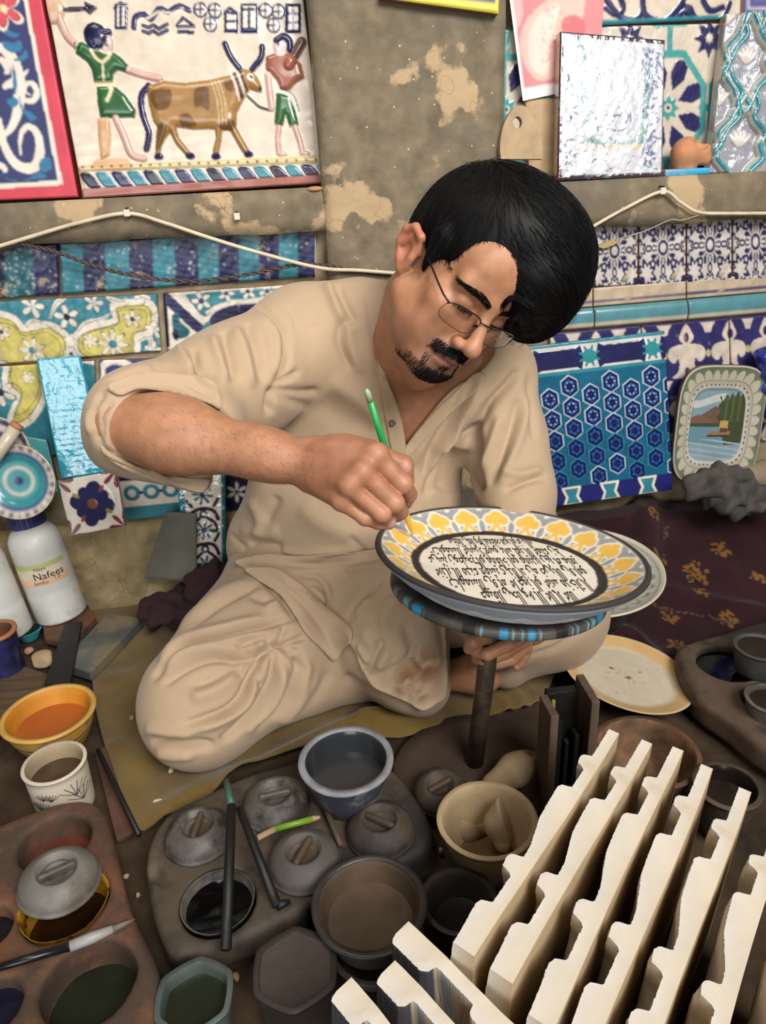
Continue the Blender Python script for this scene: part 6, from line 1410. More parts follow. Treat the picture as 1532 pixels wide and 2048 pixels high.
cl(v > .3, srgb(128, 156, 164)); cl((v > .45) & (np.abs(np.sin(u * 3 + 1) * .10 + .66 - v) < .10) & (u < .3), srgb(196, 198, 194)); cl((v < .52 - .5 * np.abs(u + .1)) & (v > -.05), srgb(110, 82, 66)); cl((v < .28 - .3 * np.abs(u + .7)) & (v > .0), srgb(120, 88, 70))
cl((u > .05 + .06 * np.sin(v * 22)) & (v < .70 + .2 * u + .08 * np.sin(u * 30)) & (v > -.55), srgb(62, 72, 42)); cl((u > .25) & (v < .8) & (v > .1) & (np.sin(u * 26) > .1), srgb(84, 92, 52)); cl((v < .05) & (v > -.08) & (u < .1), srgb(60, 72, 48))
cl((v < -.05) & (u < .25 + .35 * (-.2 - v)), srgb(104, 142, 158)); cl((v < -.55), srgb(134, 160, 172)); cl((v < -.4) & (np.sin(v * 40 + u * 4) > .5), srgb(164, 180, 186)); cl((np.abs(v + .22) < .05) & (u > -.25) & (u < .55), srgb(146, 118, 72)); cl((np.abs(v + .30) < .03) & (u > -.3) & (u < .5), srgb(58, 60, 40))
cl((np.abs(u - .30) < .16) & (np.abs(v - .0) < .12), srgb(196, 160, 82)); cl((np.abs(u - .30) < .14) & (v < -.08) & (v > -.2), srgb(100, 58, 44))
fr = (Q_ >= .62) & (Q_ < .66); C[fr] = srgb(206, 198, 184); C[(Q_ >= .66) & (Q_ < .69) & (np.sin(a_ * 48) > -.2)] = srgb(206, 198, 184); C[(Q_ >= .66) & (Q_ < .69) & (np.sin(a_ * 48) <= -.2)] = srgb(92, 64, 58)
arch = np.abs(np.sin(a_ * 15)); C[(Q_ >= .74) & (Q_ < .95)] = srgb(110, 122, 92); C[(Q_ > .75) & (Q_ < .78 + .15 * np.sqrt(arch)) & (Q_ < .95)] = srgb(196, 188, 168); C[(np.abs(Q_ - (.78 + .15 * np.sqrt(arch))) < .008)] = srgb(120, 118, 100); C[Q_ > .95] = srgb(120, 120, 100); C[Q_ > .975] = srgb(190, 184, 166)
C = C * .72; V = np.stack([X * hw, Y * hh, zp], 1); i = np.arange(nr_ - 1)[:, None] * na_; j = np.arange(na_)[None]
Qd = np.stack([i + j, i + na_ + j, i + na_ + (j + 1) % na_, i + (j + 1) % na_], -1).reshape(-1, 4)
me = mesh_np('dish_front', V, Qd); set_color(me, C); link('dish_front', me, plate_m, dish, True)
out = (nr_ - 1) * na_ + np.arange(na_); k = len(out)
Vb = [tuple(V[q]) for q in out] + [(V[q][0] * 1.012, V[q][1] * 1.012, V[q][2] - .010) for q in out] + [(V[q][0] * .84, V[q][1] * .84, -.012) for q in out]
Fb = [(a, (a + 1) % k, k + (a + 1) % k, k + a)[::-1] for a in range(k)] + [(k + a, k + (a + 1) % k, 2 * k + (a + 1) % k, 2 * k + a)[::-1] for a in range(k)] + [tuple(range(2 * k, 3 * k))[::-1]]
link('dish_back', mesh('dish_back', Vb, Fb), mat('brown_side', srgb(104, 74, 62), rough=.5, var=.25), dish, True)

# ================================================================ ledge things, cables
s = SDF(); bc = PY(1372, 307, WF + .045); s.ell(bc, (.030, .028, .030), k=.01); s.cone(bc + V3_(0, 0, -.03), bc + V3_(0, 0, -.04), .02, .032, k=.012); s.cone(bc + V3_(.03, -.01, .004), bc + V3_(.034, -.012, -.012), .014, .012, k=.01)
s.ell(bc + V3_(.022, -.022, .018), (.018, .02, .014), k=.002, op='s'); s.rbox(bc + V3_(.03, -.02, .03), (.012, .03, .010), rad=.001, k=.001, op='s')
sdf_obj('broken_clay_ball', s, bc - .06, bc + .06, .0025, mat('orange_clay', srgb(190, 132, 92), rough=.85, var=.2, scale=30, bump=.3), 'broken orange clay ball on a blue splashed base on the right ledge', 'clay piece')
c0_, c1_ = PY(1328, 340, WF + .02), PY(1418, 338, WF + .02); zt_ = bc[2] - .044
me = box('splashed_base', abs(c1_[0] - c0_[0]), .075, max(zt_ - zr1, .012), .004, .001, 2); tag(link('splashed_base', me, mat('blue_splash', srgb(176, 160, 136), rough=.4, var=.2, dirt=srgb(44, 150, 190), dirt_amt=.75, dirt_scale=18), None, False, loc=((c0_[0] + c1_[0]) / 2, WF + .05, zr1)), 'flat base splashed with blue glaze under the broken clay ball', 'base')
chunk('stone_chip', 'small orange stone chip under the corner of the relief panel', 'stone', 632, 378, PY(632, 378, WF + .01)[2], (.014, .010, .006), mat('orange_chip', srgb(176, 130, 84), rough=.8), 9) if False else None
s = SDF(); c = PY(630, 378, WF + .010); s.ell(c, (.016, .010, .005), k=.002)
sdf_obj('stone_chip', s, c - .03, c + .03, .002, mat('orange_chip', srgb(176, 130, 84), rough=.8), 'small orange stone chip under the corner of the relief panel', 'stone')
def cable(name, label, pts, y, r, mt, cat='cable', twist=False, ys=None):
    P = np.array([PY(x, yy, y if ys is None else ys[i]) for i, (x, yy) in enumerate(pts)]); P = smooth_line(P, 8)
    if twist:
        parts = []; n = len(P) * 5; t = np.linspace(0, len(P) - 1, n); D = np.stack([np.interp(t, np.arange(len(P)), P[:, k]) for k in range(3)], 1)
        for ph in (0, math.pi): parts.append(tube(D + np.stack([0 * t, np.cos(t * 2.2 + ph) * r, np.sin(t * 2.2 + ph) * r], 1), r * .9, 5))
        V, F = merge(*parts)
    else: V, F = tube(P, r, 8)
    org = P[0]; me = mesh(name, [tuple(np.array(v) - org) for v in V], F); return tag(link(name, me, mt, None, True, loc=tuple(org)), label, cat)
beige_c = mat('beige_cable', srgb(206, 190, 160), rough=.5, var=.15, scale=30, bump=.1)
cable('electric_cable', 'beige electric cable pinned along the left ledge to behind the ear', [(-60, 508), (0, 492), (60, 474), (160, 445), (254, 427), (330, 446), (420, 476), (520, 506), (640, 536), (720, 541), (850, 551)], WF - .012, .0036, beige_c)
cable('electric_cable', 'beige electric cable pinned along the right ledge', [(1150, 470), (1180, 456), (1250, 417), (1325, 383), (1360, 404), (1395, 424), (1450, 427), (1590, 426)], WF - .012, .0034, beige_c)
cable('thin_wire', 'thin grey wire hanging below the right cable', [(1420, 423), (1365, 440), (1340, 440), (1290, 462), (1230, 480)], WF - .010, .0014, mat('grey_wire', srgb(150, 140, 124), rough=.5), 'wire')
cable('twisted_wire', 'dark twisted pair of wires sagging across the striped tiles', [(36, 486), (110, 503), (190, 532), (280, 553), (390, 562), (500, 548), (590, 530), (650, 531), (740, 545), (840, 552)], WF - .004, .0022, mat('brown_wire', srgb(84, 64, 58), rough=.55), 'wire', True)
def clip(label, x, y):
    c = PY(x, y, WF - .012); o = thing('cable_clip', label, 'cable clip', loc=tuple(c), group='white cable clips')
    link('saddle', box('saddle', .011, .010, .012, .002), mat('white_clip', srgb(214, 206, 188), rough=.5, bump=0), o, False, loc=(0, 0, -.006)); link('nail', mesh('nail', *tube([(0, -.004, .008), (0, .018, .008)], .0016, 8)), iron, o, True)
clip('white cable clip at the peak of the left cable', 254, 426); clip('white cable clip at the peak of the right cable', 1325, 382); clip('empty white cable clip on the left ledge', 474, 433)
lf = PY(1216, 487, WT - .006); V = [(-.026, 0, -.003), (-.010, -.004, -.009), (.010, -.005, -.004), (.026, -.002, .006), (.008, -.004, .008), (-.010, -.004, .003)]
me = mesh('dry_leaf', V, [(0, 1, 5), (1, 2, 4, 5), (2, 3, 4)]); bm = bmesh.new(); bm.from_mesh(me); bmesh.ops.solidify(bm, geom=bm.faces[:], thickness=.002); bm.to_mesh(me); bm.free()
tag(link('dry_leaf', me, mat('tan_leaf', srgb(176, 148, 100), rough=.8), None, False, loc=tuple(lf)), 'dry tan leaf stuck to the blue and white tiles', 'leaf')
# scattered chips on the floor and mat
rs = np.random.RandomState(31)
for k, (x, y, c_) in enumerate(((262, 1436, 0), (316, 1602, 1), (252, 1752, 0), (275, 1790, 0), (470, 1955, 2), (340, 1540, 1), (1415, 1440, 1), (1475, 1485, 0), (880, 1700, 0), (800, 1712, 2))):
    c = PZ(x, y, .012 if k < 2 or k == 5 else .006); s = SDF(); s.ell(c, (rs.uniform(.004, .009), rs.uniform(.003, .007), .0035), k=.001); d = nrm((rs.randn(), rs.randn(), .2)); s.plane_cut(c + d * .002, d, .001)
    sdf_obj('clay_chip', s, c - .014, c + .014, .0012, (claytan, mat('white_chip', srgb(206, 190, 160), rough=.8), mat('orange_chip', srgb(176, 130, 84), rough=.8))[c_], 'tiny clay chip on the ' + ('mat by the knee', 'mat near the leftmost lid', 'floor between the trays', 'floor at the edge of the middle tray', 'floor beside the hexagonal jar', 'mat left of the wheel', 'floor under the cream plate', 'floor before the right tray', 'floor beside the cream bowl', 'rim of the middle tray')[k], 'clay chip', group='clay chips on the floor')
# ================================================================ the painter (person)
V3 = lambda *a: np.array(a, float)
person = thing('person', 'seated man in beige shalwar kameez and glasses painting a plate', 'person', loc=(0.09, 1.25, 0.0))
PINV = Matrix.Translation((-0.09, -1.25, 0.0))
def pchild(name, me, mt, parent=None, smooth=True):
    if parent is None: me.transform(PINV); parent = person
    return link(name, me, mt, parent, smooth)

# ---- head frame
HC = PY(913, 578, 0.985)
hu = nrm(V3(.60, -.285, .735)); hr = nrm(V3(-.765, -.43, .475)); hr = nrm(hr - hu * (hr @ hu)); hf = np.cross(hu, hr)
HR = np.stack([hr, hf, hu], 1)                       # columns: his right, forward, up
for _ in range(3):                                   # bring the tip of the nose where it belongs
    q0 = project(HC + HR @ V3(0, .122, -.041))[0][0]
    HC = HC + _r * (948 - q0[0]) / FPX * 0.98 + _u * (q0[1] - 708) / FPX * 0.98
def H(x, y, z): return HC + HR @ V3(x, y, z)
def HL(P): return (np.asarray(P) - HC) @ HR
S = 1.0
neck_b = PY(815, 668, 1.13)
sk = SDF()
# chest and shoulders under the shirt, then neck
ch = PY(790, 800, 1.17)
sk.ell(ch + V3(.012, .030, 0), (.125, .075, .15), k=.03)
sk.cone(PY(680, 680, 1.19), PY(960, 740, 1.18), .045, .045, k=.05)
sk.cone(neck_b + V3(0, .01, -.03), H(0, -.03, -.07), .058, .050, k=.03)
sk.cone(PY(845, 740, 1.085), H(.02, .03, -.085), .028, .03, k=.035)
# skull and face
sk.ell(H(0, -.012, .035), (.074, .097, .084), HR, k=.03)
sk.ell(H(0, .030, -.040), (.060, .058, .078), HR, k=.03)
for s in (-1, 1):
    sk.cone(H(s * .056, .005, -.055), H(s * .022, .073, -.098), .018, .017, k=.03)
    sk.ell(H(s * .046, .062, -.022), (.020, .018, .016), HR, k=.025)
    sk.ell(H(s * .036, .062, -.055), (.022, .018, .026), HR, k=.02)
sk.ell(H(0, .080, -.104), (.018, .014, .014), HR, k=.022)
sk.ell(H(0, .066, .045), (.052, .028, .036), HR, k=.03)
for s in (-1, 1):
    sk.cone(H(s * .010, .0865, .016), H(s * .046, .074, .017), .0085, .0085, k=.016)
    sk.ell(H(s * .032, .096, -.004), (.020, .013, .012), HR, k=.010, op='s')
    sk.ell(H(s * .031, .0755, -.004), (.0165, .0135, .0125), HR, k=.004)
    sk.cone(H(s * .016, .0865, -.0075), H(s * .045, .0780, -.0085), .0022, .0022, k=.004)
    sk.cone(H(s * .017, .0835, -.014), H(s * .044, .0760, -.014), .0040, .0040, k=.006)
sk.cone(H(0, .088, .010), H(0, .112, -.036), .0075, .0095, k=.012)
sk.ell(H(0, .1135, -.041), (.0125, .0115, .0105), HR, k=.008)
for s in (-1, 1):
    sk.ell(H(s * .0135, .1005, -.0455), (.0075, .0105, .0075), HR, k=.006)
    sk.ell(H(s * .0075, .1060, -.0535), (.0042, .0060, .0040), HR, k=.003, op='s')
sk.ell(H(0, .0885, -.066), (.026, .012, .014), HR, k=.014)
sk.cone(H(-.020, .0900, -.0735), H(0, .0985, -.0705), .0042, .0058, k=.006); sk.cone(H(.020, .0900, -.0735), H(0, .0985, -.0705), .0042, .0058, k=.006)
sk.cone(H(-.015, .0895, -.0825), H(.015, .0895, -.0825), .0064, .0064, k=.006); sk.ell(H(0, .0945, -.0825), (.013, .0065, .0062), HR, k=.005)
sk.cone(H(-.024, .0925, -.0772), H(0, .1030, -.0770), .0014, .0016, k=.003, op='s'); sk.cone(H(.024, .0925, -.0772), H(0, .1030, -.0770), .0014, .0016, k=.003, op='s')
# ears
for s in (-1, 1):
    ax = HR @ np.array([[1, 0, 0], [0, .95, -.3], [0, .3, .95]]) @ np.diag([1, 1, 1.0])
    E0 = lambda a, y, z: H(s * (.074 + (a - .074) * .95), y * .88 - .010, z * .86 - .013)
    rim = [E0(.072, .012, .012), E0(.083, .008, .030), E0(.089, -.008, .034), E0(.091, -.020, .022), E0(.088, -.021, .002), E0(.080, -.010, -.017), E0(.074, .003, -.027), E0(.071, .009, -.018)]
    sk.chain(rim, [.0045, .005, .0052, .0052, .005, .0055, .0065, .005], k=.004)
    sk.ell(E0(.077, -.004, .003), (.0075, .018, .027), ax, k=.006)
    sk.ell(E0(.0875, -.001, .000), (.0075, .0085, .013), ax, k=.004, op='s')
    sk.cone(E0(.0865, -.012, .004), E0(.0865, -.006, .022), .0035, .0035, k=.004)
    sk.ell(E0(.079, .011, -.002), (.004, .004, .006), ax, k=.003)
lo = np.minimum(H(0, 0, 0) - .15, PY(700, 900, 1.17) - .05); lo = V3(.02, .84, .38); hi = V3(.40, 1.26, .90)
headV, headQ = sk.mesh(lo, hi, .0021)
headV = relax(headV, headQ, 1, .35)

# ---- right forearm and hand (image left): the painting hand
wr = PY(622, 930, .825); el = PY(225, 842, .925)
sk = SDF()
sk.cone(el + (wr - el) * .05, el + (wr - el) * .35, .040, .044, k=.02)
sk.cone(el + (wr - el) * .30, el + (wr - el) * .80, .044, .029, k=.03)
sk.cone(el + (wr - el) * .75 + V3(0, 0, .002), wr, .029, .0245, k=.02); sk.cone(el + (wr - el) * .8 + V3(0, .012, -.006), wr + V3(0, .014, -.004), .022, .021, k=.02)
mcp = [PY(752, 912, .782), PY(724, 945, .768), PY(698, 972, .765), PY(683, 1003, .772)]
for i, m in enumerate(mcp):
    sk.cone(wr + V3(0.004, .006 - .003 * i, .012 - .009 * i), m, .0215, .0145 - .0012 * i, k=.012)
sk.ell((wr + mcp[1]) / 2 + V3(.012, .018, .0), (.040, .022, .032), k=.02)
pip = [PY(806, 968, .772), PY(790, 1006, .760), PY(764, 1028, .757), PY(730, 1036, .764)]
dip = [PY(818, 989, .788), PY(801, 1024, .780), PY(776, 1041, .774), PY(756, 1046, .770)]
tip = [PY(812, 1006, .805), PY(795, 1032, .800), PY(778, 1046, .792), PY(779, 1049, .776)]
rr = [.0112, .0110, .0102, .0090]
for i in range(4):
    r = rr[i]
    sk.cone(mcp[i], pip[i], .0128 - .001 * i, r * .96, k=.0025); sk.cone(pip[i], dip[i], r * .96, r * .88, k=.002); sk.cone(dip[i], tip[i], r * .88, r * .72, k=.002)
    sk.ell(mcp[i] + V3(0, -.003, .003), (.0125 - .0008 * i,) * 3, k=.01); sk.ell(pip[i], (r * 1.04,) * 3, k=.003)
for i in range(3):                                   # webs between the fingers
    a_ = (mcp[i] + mcp[i + 1]) / 2 + V3(0, .008, -.002); b_ = (pip[i] + pip[i + 1]) / 2 + V3(0, .008, 0); sk.cone(a_, a_ + (b_ - a_) * .8, .010, .007, k=.003)
# thumb, behind the brush
t0 = wr + V3(.030, .022, .004); t1 = PY(742, 905, .822); t2 = PY(808, 930, .812); t3 = PY(815, 962, .812)
sk.cone(t0, t1, .018, .0150, k=.015); sk.cone(t1, t2, .0135, .0115, k=.004); sk.cone(t2, t3, .0115, .0085, k=.003)
# nails
handnails = []
lo = np.min([el, wr, *tip, *dip], 0) - .06; hi = np.max([el, wr, *tip, *pip], 0) + .06
armV, armQ = sk.mesh(lo, hi, .00145)

# ---- left hand (image right) holding the wheel below its disc
sk = SDF()
lw = PY(1062, 1250, .96); lel = PY(1085, 1080, 1.08)
sk.cone(lel, lw, .040, .028, k=.02)
palm = PY(1018, 1280, .905)
sk.cone(lw, palm, .027, .023, k=.02); sk.ell(PY(1000, 1276, .893), (.034, .024, .016), k=.014)
for (a, b, c, d, r) in [((1056, 1266, .866), (1018, 1288, .838), (975, 1308, .832), (952, 1306, .846), .0104),
                        ((1050, 1280, .885), (1008, 1306, .858), (970, 1322, .852), (953, 1318, .866), .0098),
                        ((1052, 1294, .908), (1022, 1320, .885), (985, 1330, .880), (966, 1324, .890), .0092),
                        ((1054, 1300, .935), (1044, 1320, .925), (1039, 1328, .915), (1033, 1334, .905), .0080)]:
    A, B, C_, D_ = PY(*a), PY(*b), PY(*c), PY(*d)
    sk.cone(palm + (A - palm) * .3, A, r * 1.25, r * 1.1, k=.006); sk.chain([A, B, C_, D_], [r * 1.08, r, r * .93, r * .78], k=.002)
sk.chain([PY(1000, 1268, .885), PY(968, 1270, .850), PY(947, 1283, .843), PY(938, 1297, .846)], [.0145, .0125, .0108, .0085], k=.004)
lo = np.min([lw, lel, PY(935, 1300, .86)], 0) - .06; hi = np.max([lw, lel, PY(1060, 1260, .9)], 0) + .06
lhV, lhQ = sk.mesh(lo, hi, .0017)

# ---- trunk, upper arms, legs and feet below the clothes (coarse)
sk = SDF()
shR, shL = PY(590, 668, 1.20), PY(1000, 745, 1.17); pel = PY(700, 1170, 1.27)
sk.ell((PY(790, 800, 1.22)), (.11, .065, .14), k=.05); sk.cone(PY(750, 880, 1.235), pel, .085, .10, k=.05)
sk.cone(PY(660, 690, 1.21), shL + V3(-.03, .01, 0), .04, .04, k=.05); sk.cone(shR, el + V3(.02, .01, 0), .045, .036, k=.03); sk.cone(shL + V3(-.02, .01, 0), lel, .042, .036, k=.03)
hipR, hipL = PY(615, 1165, 1.25), PY(820, 1165, 1.25)
knR, anR = PZ(410, 1395, .092), PZ(770, 1343, .05); knL, anL = PY(1130, 1205, 1.06), PZ(960, 1345, .06)
sk.cone(hipR, knR, .075, .052, k=.03); sk.cone(knR, anR, .045, .028, k=.02)
sk.cone(hipL, knL, .075, .052, k=.03); sk.cone(knL, anL, .05, .036, k=.02)
sk.cone(anL, anL + V3(-.10, .03, -.02), .034, .022, k=.02); sk.cone(anR, anR + V3(.08, .05, -.01), .028, .020, k=.02)
tv = np.array([shR, shL, el, pel, hipL, knR, knL, anL])
trV, trQ = sk.mesh(tv.min(0) - .14, tv.max(0) + .14, .007)

bodyV, bodyQ = join_np([(headV, headQ), (armV, armQ), (lhV, lhQ), (trV, trQ)])
# ---- skin colours
base = np.array(srgb(172, 122, 90)); C = np.tile(base, (len(bodyV), 1))
def blend(C, w, col): return C * (1 - w[:, None]) + np.array(col) * w[:, None]
q = HL(bodyV); nh = len(headV); ishead = np.arange(len(bodyV)) < nh
g = lambda c, s: np.exp(-(((q - np.array(c)) / np.array(s)) ** 2).sum(1)) * ishead
C = blend(C, np.clip(1.3 * (g((0, .097, -.0725), (.019, .02, .0042)) + g((0, .096, -.083), (.017, .02, .0055))), 0, 1) * .75, srgb(150, 86, 82))
C = blend(C, .55 * np.clip(g((.088, -.015, .005), (.012, .03, .04)), 0, 1), srgb(176, 96, 78))
C = blend(C, .45 * np.clip(g((0, .112, -.042), (.016, .02, .014)), 0, 1), srgb(190, 130, 105))
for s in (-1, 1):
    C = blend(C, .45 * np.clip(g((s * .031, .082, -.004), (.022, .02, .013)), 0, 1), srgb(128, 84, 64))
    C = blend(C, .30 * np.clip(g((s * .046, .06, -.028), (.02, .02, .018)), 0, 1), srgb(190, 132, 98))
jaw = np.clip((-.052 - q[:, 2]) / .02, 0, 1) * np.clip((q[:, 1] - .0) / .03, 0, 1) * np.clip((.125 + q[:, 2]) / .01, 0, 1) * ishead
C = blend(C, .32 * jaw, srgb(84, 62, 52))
beard = np.clip(1.5 * g((0, .085, -.105), (.026, .04, .017)), 0, 1) + np.clip(1.5 * g((0, .10, -.0625), (.028, .025, .0065)), 0, 1)
C = blend(C, np.clip(beard, 0, 1) * .75, srgb(40, 28, 24))
rightarm = (np.arange(len(bodyV)) >= nh) & (np.arange(len(bodyV)) < nh + len(armV))
t = np.clip(((bodyV - el) @ (wr - el)) / ((wr - el) @ (wr - el)), 0, 1.2)
C = blend(C, .45 * rightarm * np.clip((t - .6) / .4, 0, 1), srgb(160, 106, 80))
bk = (wr + mcp[1]) / 2; C = blend(C, .55 * rightarm * np.exp(-(((bodyV - bk) / .036) ** 2).sum(1)), srgb(124, 80, 58))
for nl_ in (PY(813, 1003, .79), PY(784, 1048, .765), PY(812, 938, .80)): C = blend(C, .8 * rightarm * np.clip(1.6 * np.exp(-(((bodyV - nl_) / .0062) ** 2).sum(1)), 0, 1), srgb(214, 166, 150))
for pnt in pip + mcp:  # knuckles painted lighter, as if catching the light
    C = blend(C, .40 * rightarm * np.exp(-(((bodyV - pnt) / .012) ** 2).sum(1)), srgb(206, 150, 118))
C = blend(C, .55 * rightarm * np.exp(-(((bodyV - tip[3]) / .008) ** 2).sum(1)), srgb(216, 165, 145))
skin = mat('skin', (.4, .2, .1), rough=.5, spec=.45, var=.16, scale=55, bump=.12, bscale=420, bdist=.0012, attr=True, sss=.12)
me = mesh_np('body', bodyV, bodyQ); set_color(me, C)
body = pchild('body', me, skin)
# ---------------------------------------------------------------- kameez (shirt)
cloth = mat('beige_cotton', srgb(176, 152, 124), rough=.82, spec=.25, var=.07, scale=9, bump=.30, bscale=16, bdist=.012, sheen=.15)
sh = SDF()
sR, sL = PY(605, 675, 1.20), PY(985, 750, 1.17)
sh.ell(PY(780, 800, 1.215), (.178, .112, .165), k=.06)
sh.ell(PY(700, 930, 1.23), (.168, .108, .15), k=.06)
sh.cone(PY(690, 1000, 1.23), PY(690, 1150, 1.235), .13, .145, k=.06)
sh.cone(PY(640, 960, 1.25), PY(572, 1090, 1.25), .10, .112, k=.06); sh.cone(PY(790, 1020, 1.22), PY(800, 1150, 1.21), .125, .13, k=.06)
sh.cone(sR, sL, .062, .062, k=.06)
sh.cone(PY(720, 630, 1.19), PY(880, 665, 1.18), .055, .055, k=.06)
# right sleeve (image left)
e1 = PY(284, 846, .955)
sh.cone(sR, PY(455, 770, 1.08), .080, .071, k=.05); sh.cone(PY(465, 766, 1.09), e1, .071, .057, k=.05)
sh.cone(PY(500, 770, 1.12), PY(340, 830, 1.0), .072, .056, k=.05)
sh.ell(PY(250, 848, .935), (.049, .062, .055), k=.03)
sh.cone(e1 + V3(0, .02, .004), PY(415, 850, .945), .058, .046, k=.04)
sh.cone(PY(235, 890, .94), PY(395, 958, .925), .032, .020, k=.03)
# the wide turned-up end of that sleeve is open towards the hand
axd = wr - el
for dy, rr_ in ((0, .050), (-.035, .053), (-.07, .058), (-.11, .064)):
    sh.cone(el + axd * .19 + V3(.012, dy, 0), el + axd * 1.1 + V3(0, dy, 0), rr_, rr_, k=.006, op='s')
# left sleeve (image right)
sh.cone(sL, PY(1012, 890, 1.14), .066, .062, k=.04); sh.cone(PY(1012, 880, 1.14), PY(1032, 985, 1.09), .062, .058, k=.04)
sh.cone(PY(1032, 985, 1.09), PY(1045, 1150, 1.03), .058, .050, k=.04)
# neck opening and the open V of the front
sh.cone(neck_b + V3(.005, .0, -.03), H(0, -.03, -.05), .052, .066, k=.008, op='s')
va, vb, vc = PY(782, 690, 1.10), PY(955, 745, 1.08), PY(808, 905, 1.09)
def vcut(P):
    px, z = project(P)
    w = smooth_line([(778, 640), (766, 700), (772, 752), (792, 800), (806, 850), (811, 893), (832, 862), (868, 818), (905, 778), (960, 742), (990, 690), (930, 600), (850, 585)], 3, True)
    d, _, _ = seg_dist(px, np.vstack([w, w[:1]]))
    ins = in_poly(px, w)
    d = np.where(ins, -d, d) / 1450 * 1.1
    depth = (P[:, 1] - 1.175)
    return np.maximum(d, depth)
sh.add(vcut, (.08, .85, .40), (.42, 1.19, .80), k=.003, op='s')
lo = V3(-.40, .80, .06); hi = V3(.52, 1.42, .86)
shV, shQ = sh.mesh(lo, hi, .0036)
shV = relax(shV, shQ, 2, .5)

# ---------------------------------------------------------------- shalwar (trousers)
tr = SDF()
hR, hL = PY(610, 1150, 1.24), PY(830, 1160, 1.22)
kR, aR = PZ(408, 1400, .092), PZ(800, 1340, .05); kL, aL = PY(1100, 1212, 1.06), PZ(980, 1335, .07)
tr.cone(hR, hL, .14, .13, k=.06)
tr.cone(hR, kR, .120, .086, k=.05); tr.cone(PY(570, 1190, 1.16), kR, .095, .086, k=.05)
tr.cone(kR, PZ(590, 1352, .075), .086, .064, k=.05); tr.cone(PZ(590, 1352, .075), aR, .064, .045, k=.04)
tr.ell(kR + V3(-.012, -.018, -.015), (.078, .085, .075), k=.03)
tr.ell(PZ(520, 1280, .15), (.11, .10, .07), k=.06)
tr.cone(PY(790, 1150, 1.14), PZ(815, 1345, .10), .105, .062, k=.06); tr.cone(PZ(780, 1280, .15), PZ(845, 1375, .05), .075, .045, k=.05)
tr.cone(hL, kL, .115, .088, k=.05); tr.cone(kL, PY(1010, 1255, 1.0), .085, .07, k=.04); tr.cone(kL + V3(-.01, .0, -.04), PZ(1010, 1320, .07), .075, .05, k=.04)
tr.ell(kL + V3(.015, -.01, -.02), (.075, .07, .085), k=.04)
lo = V3(-.48, .82, -.02); hi = V3(.62, 1.46, .36)
trouV, trouQ = tr.mesh(lo, hi, .0037)
trouV = relax(trouV, trouQ, 2, .5)
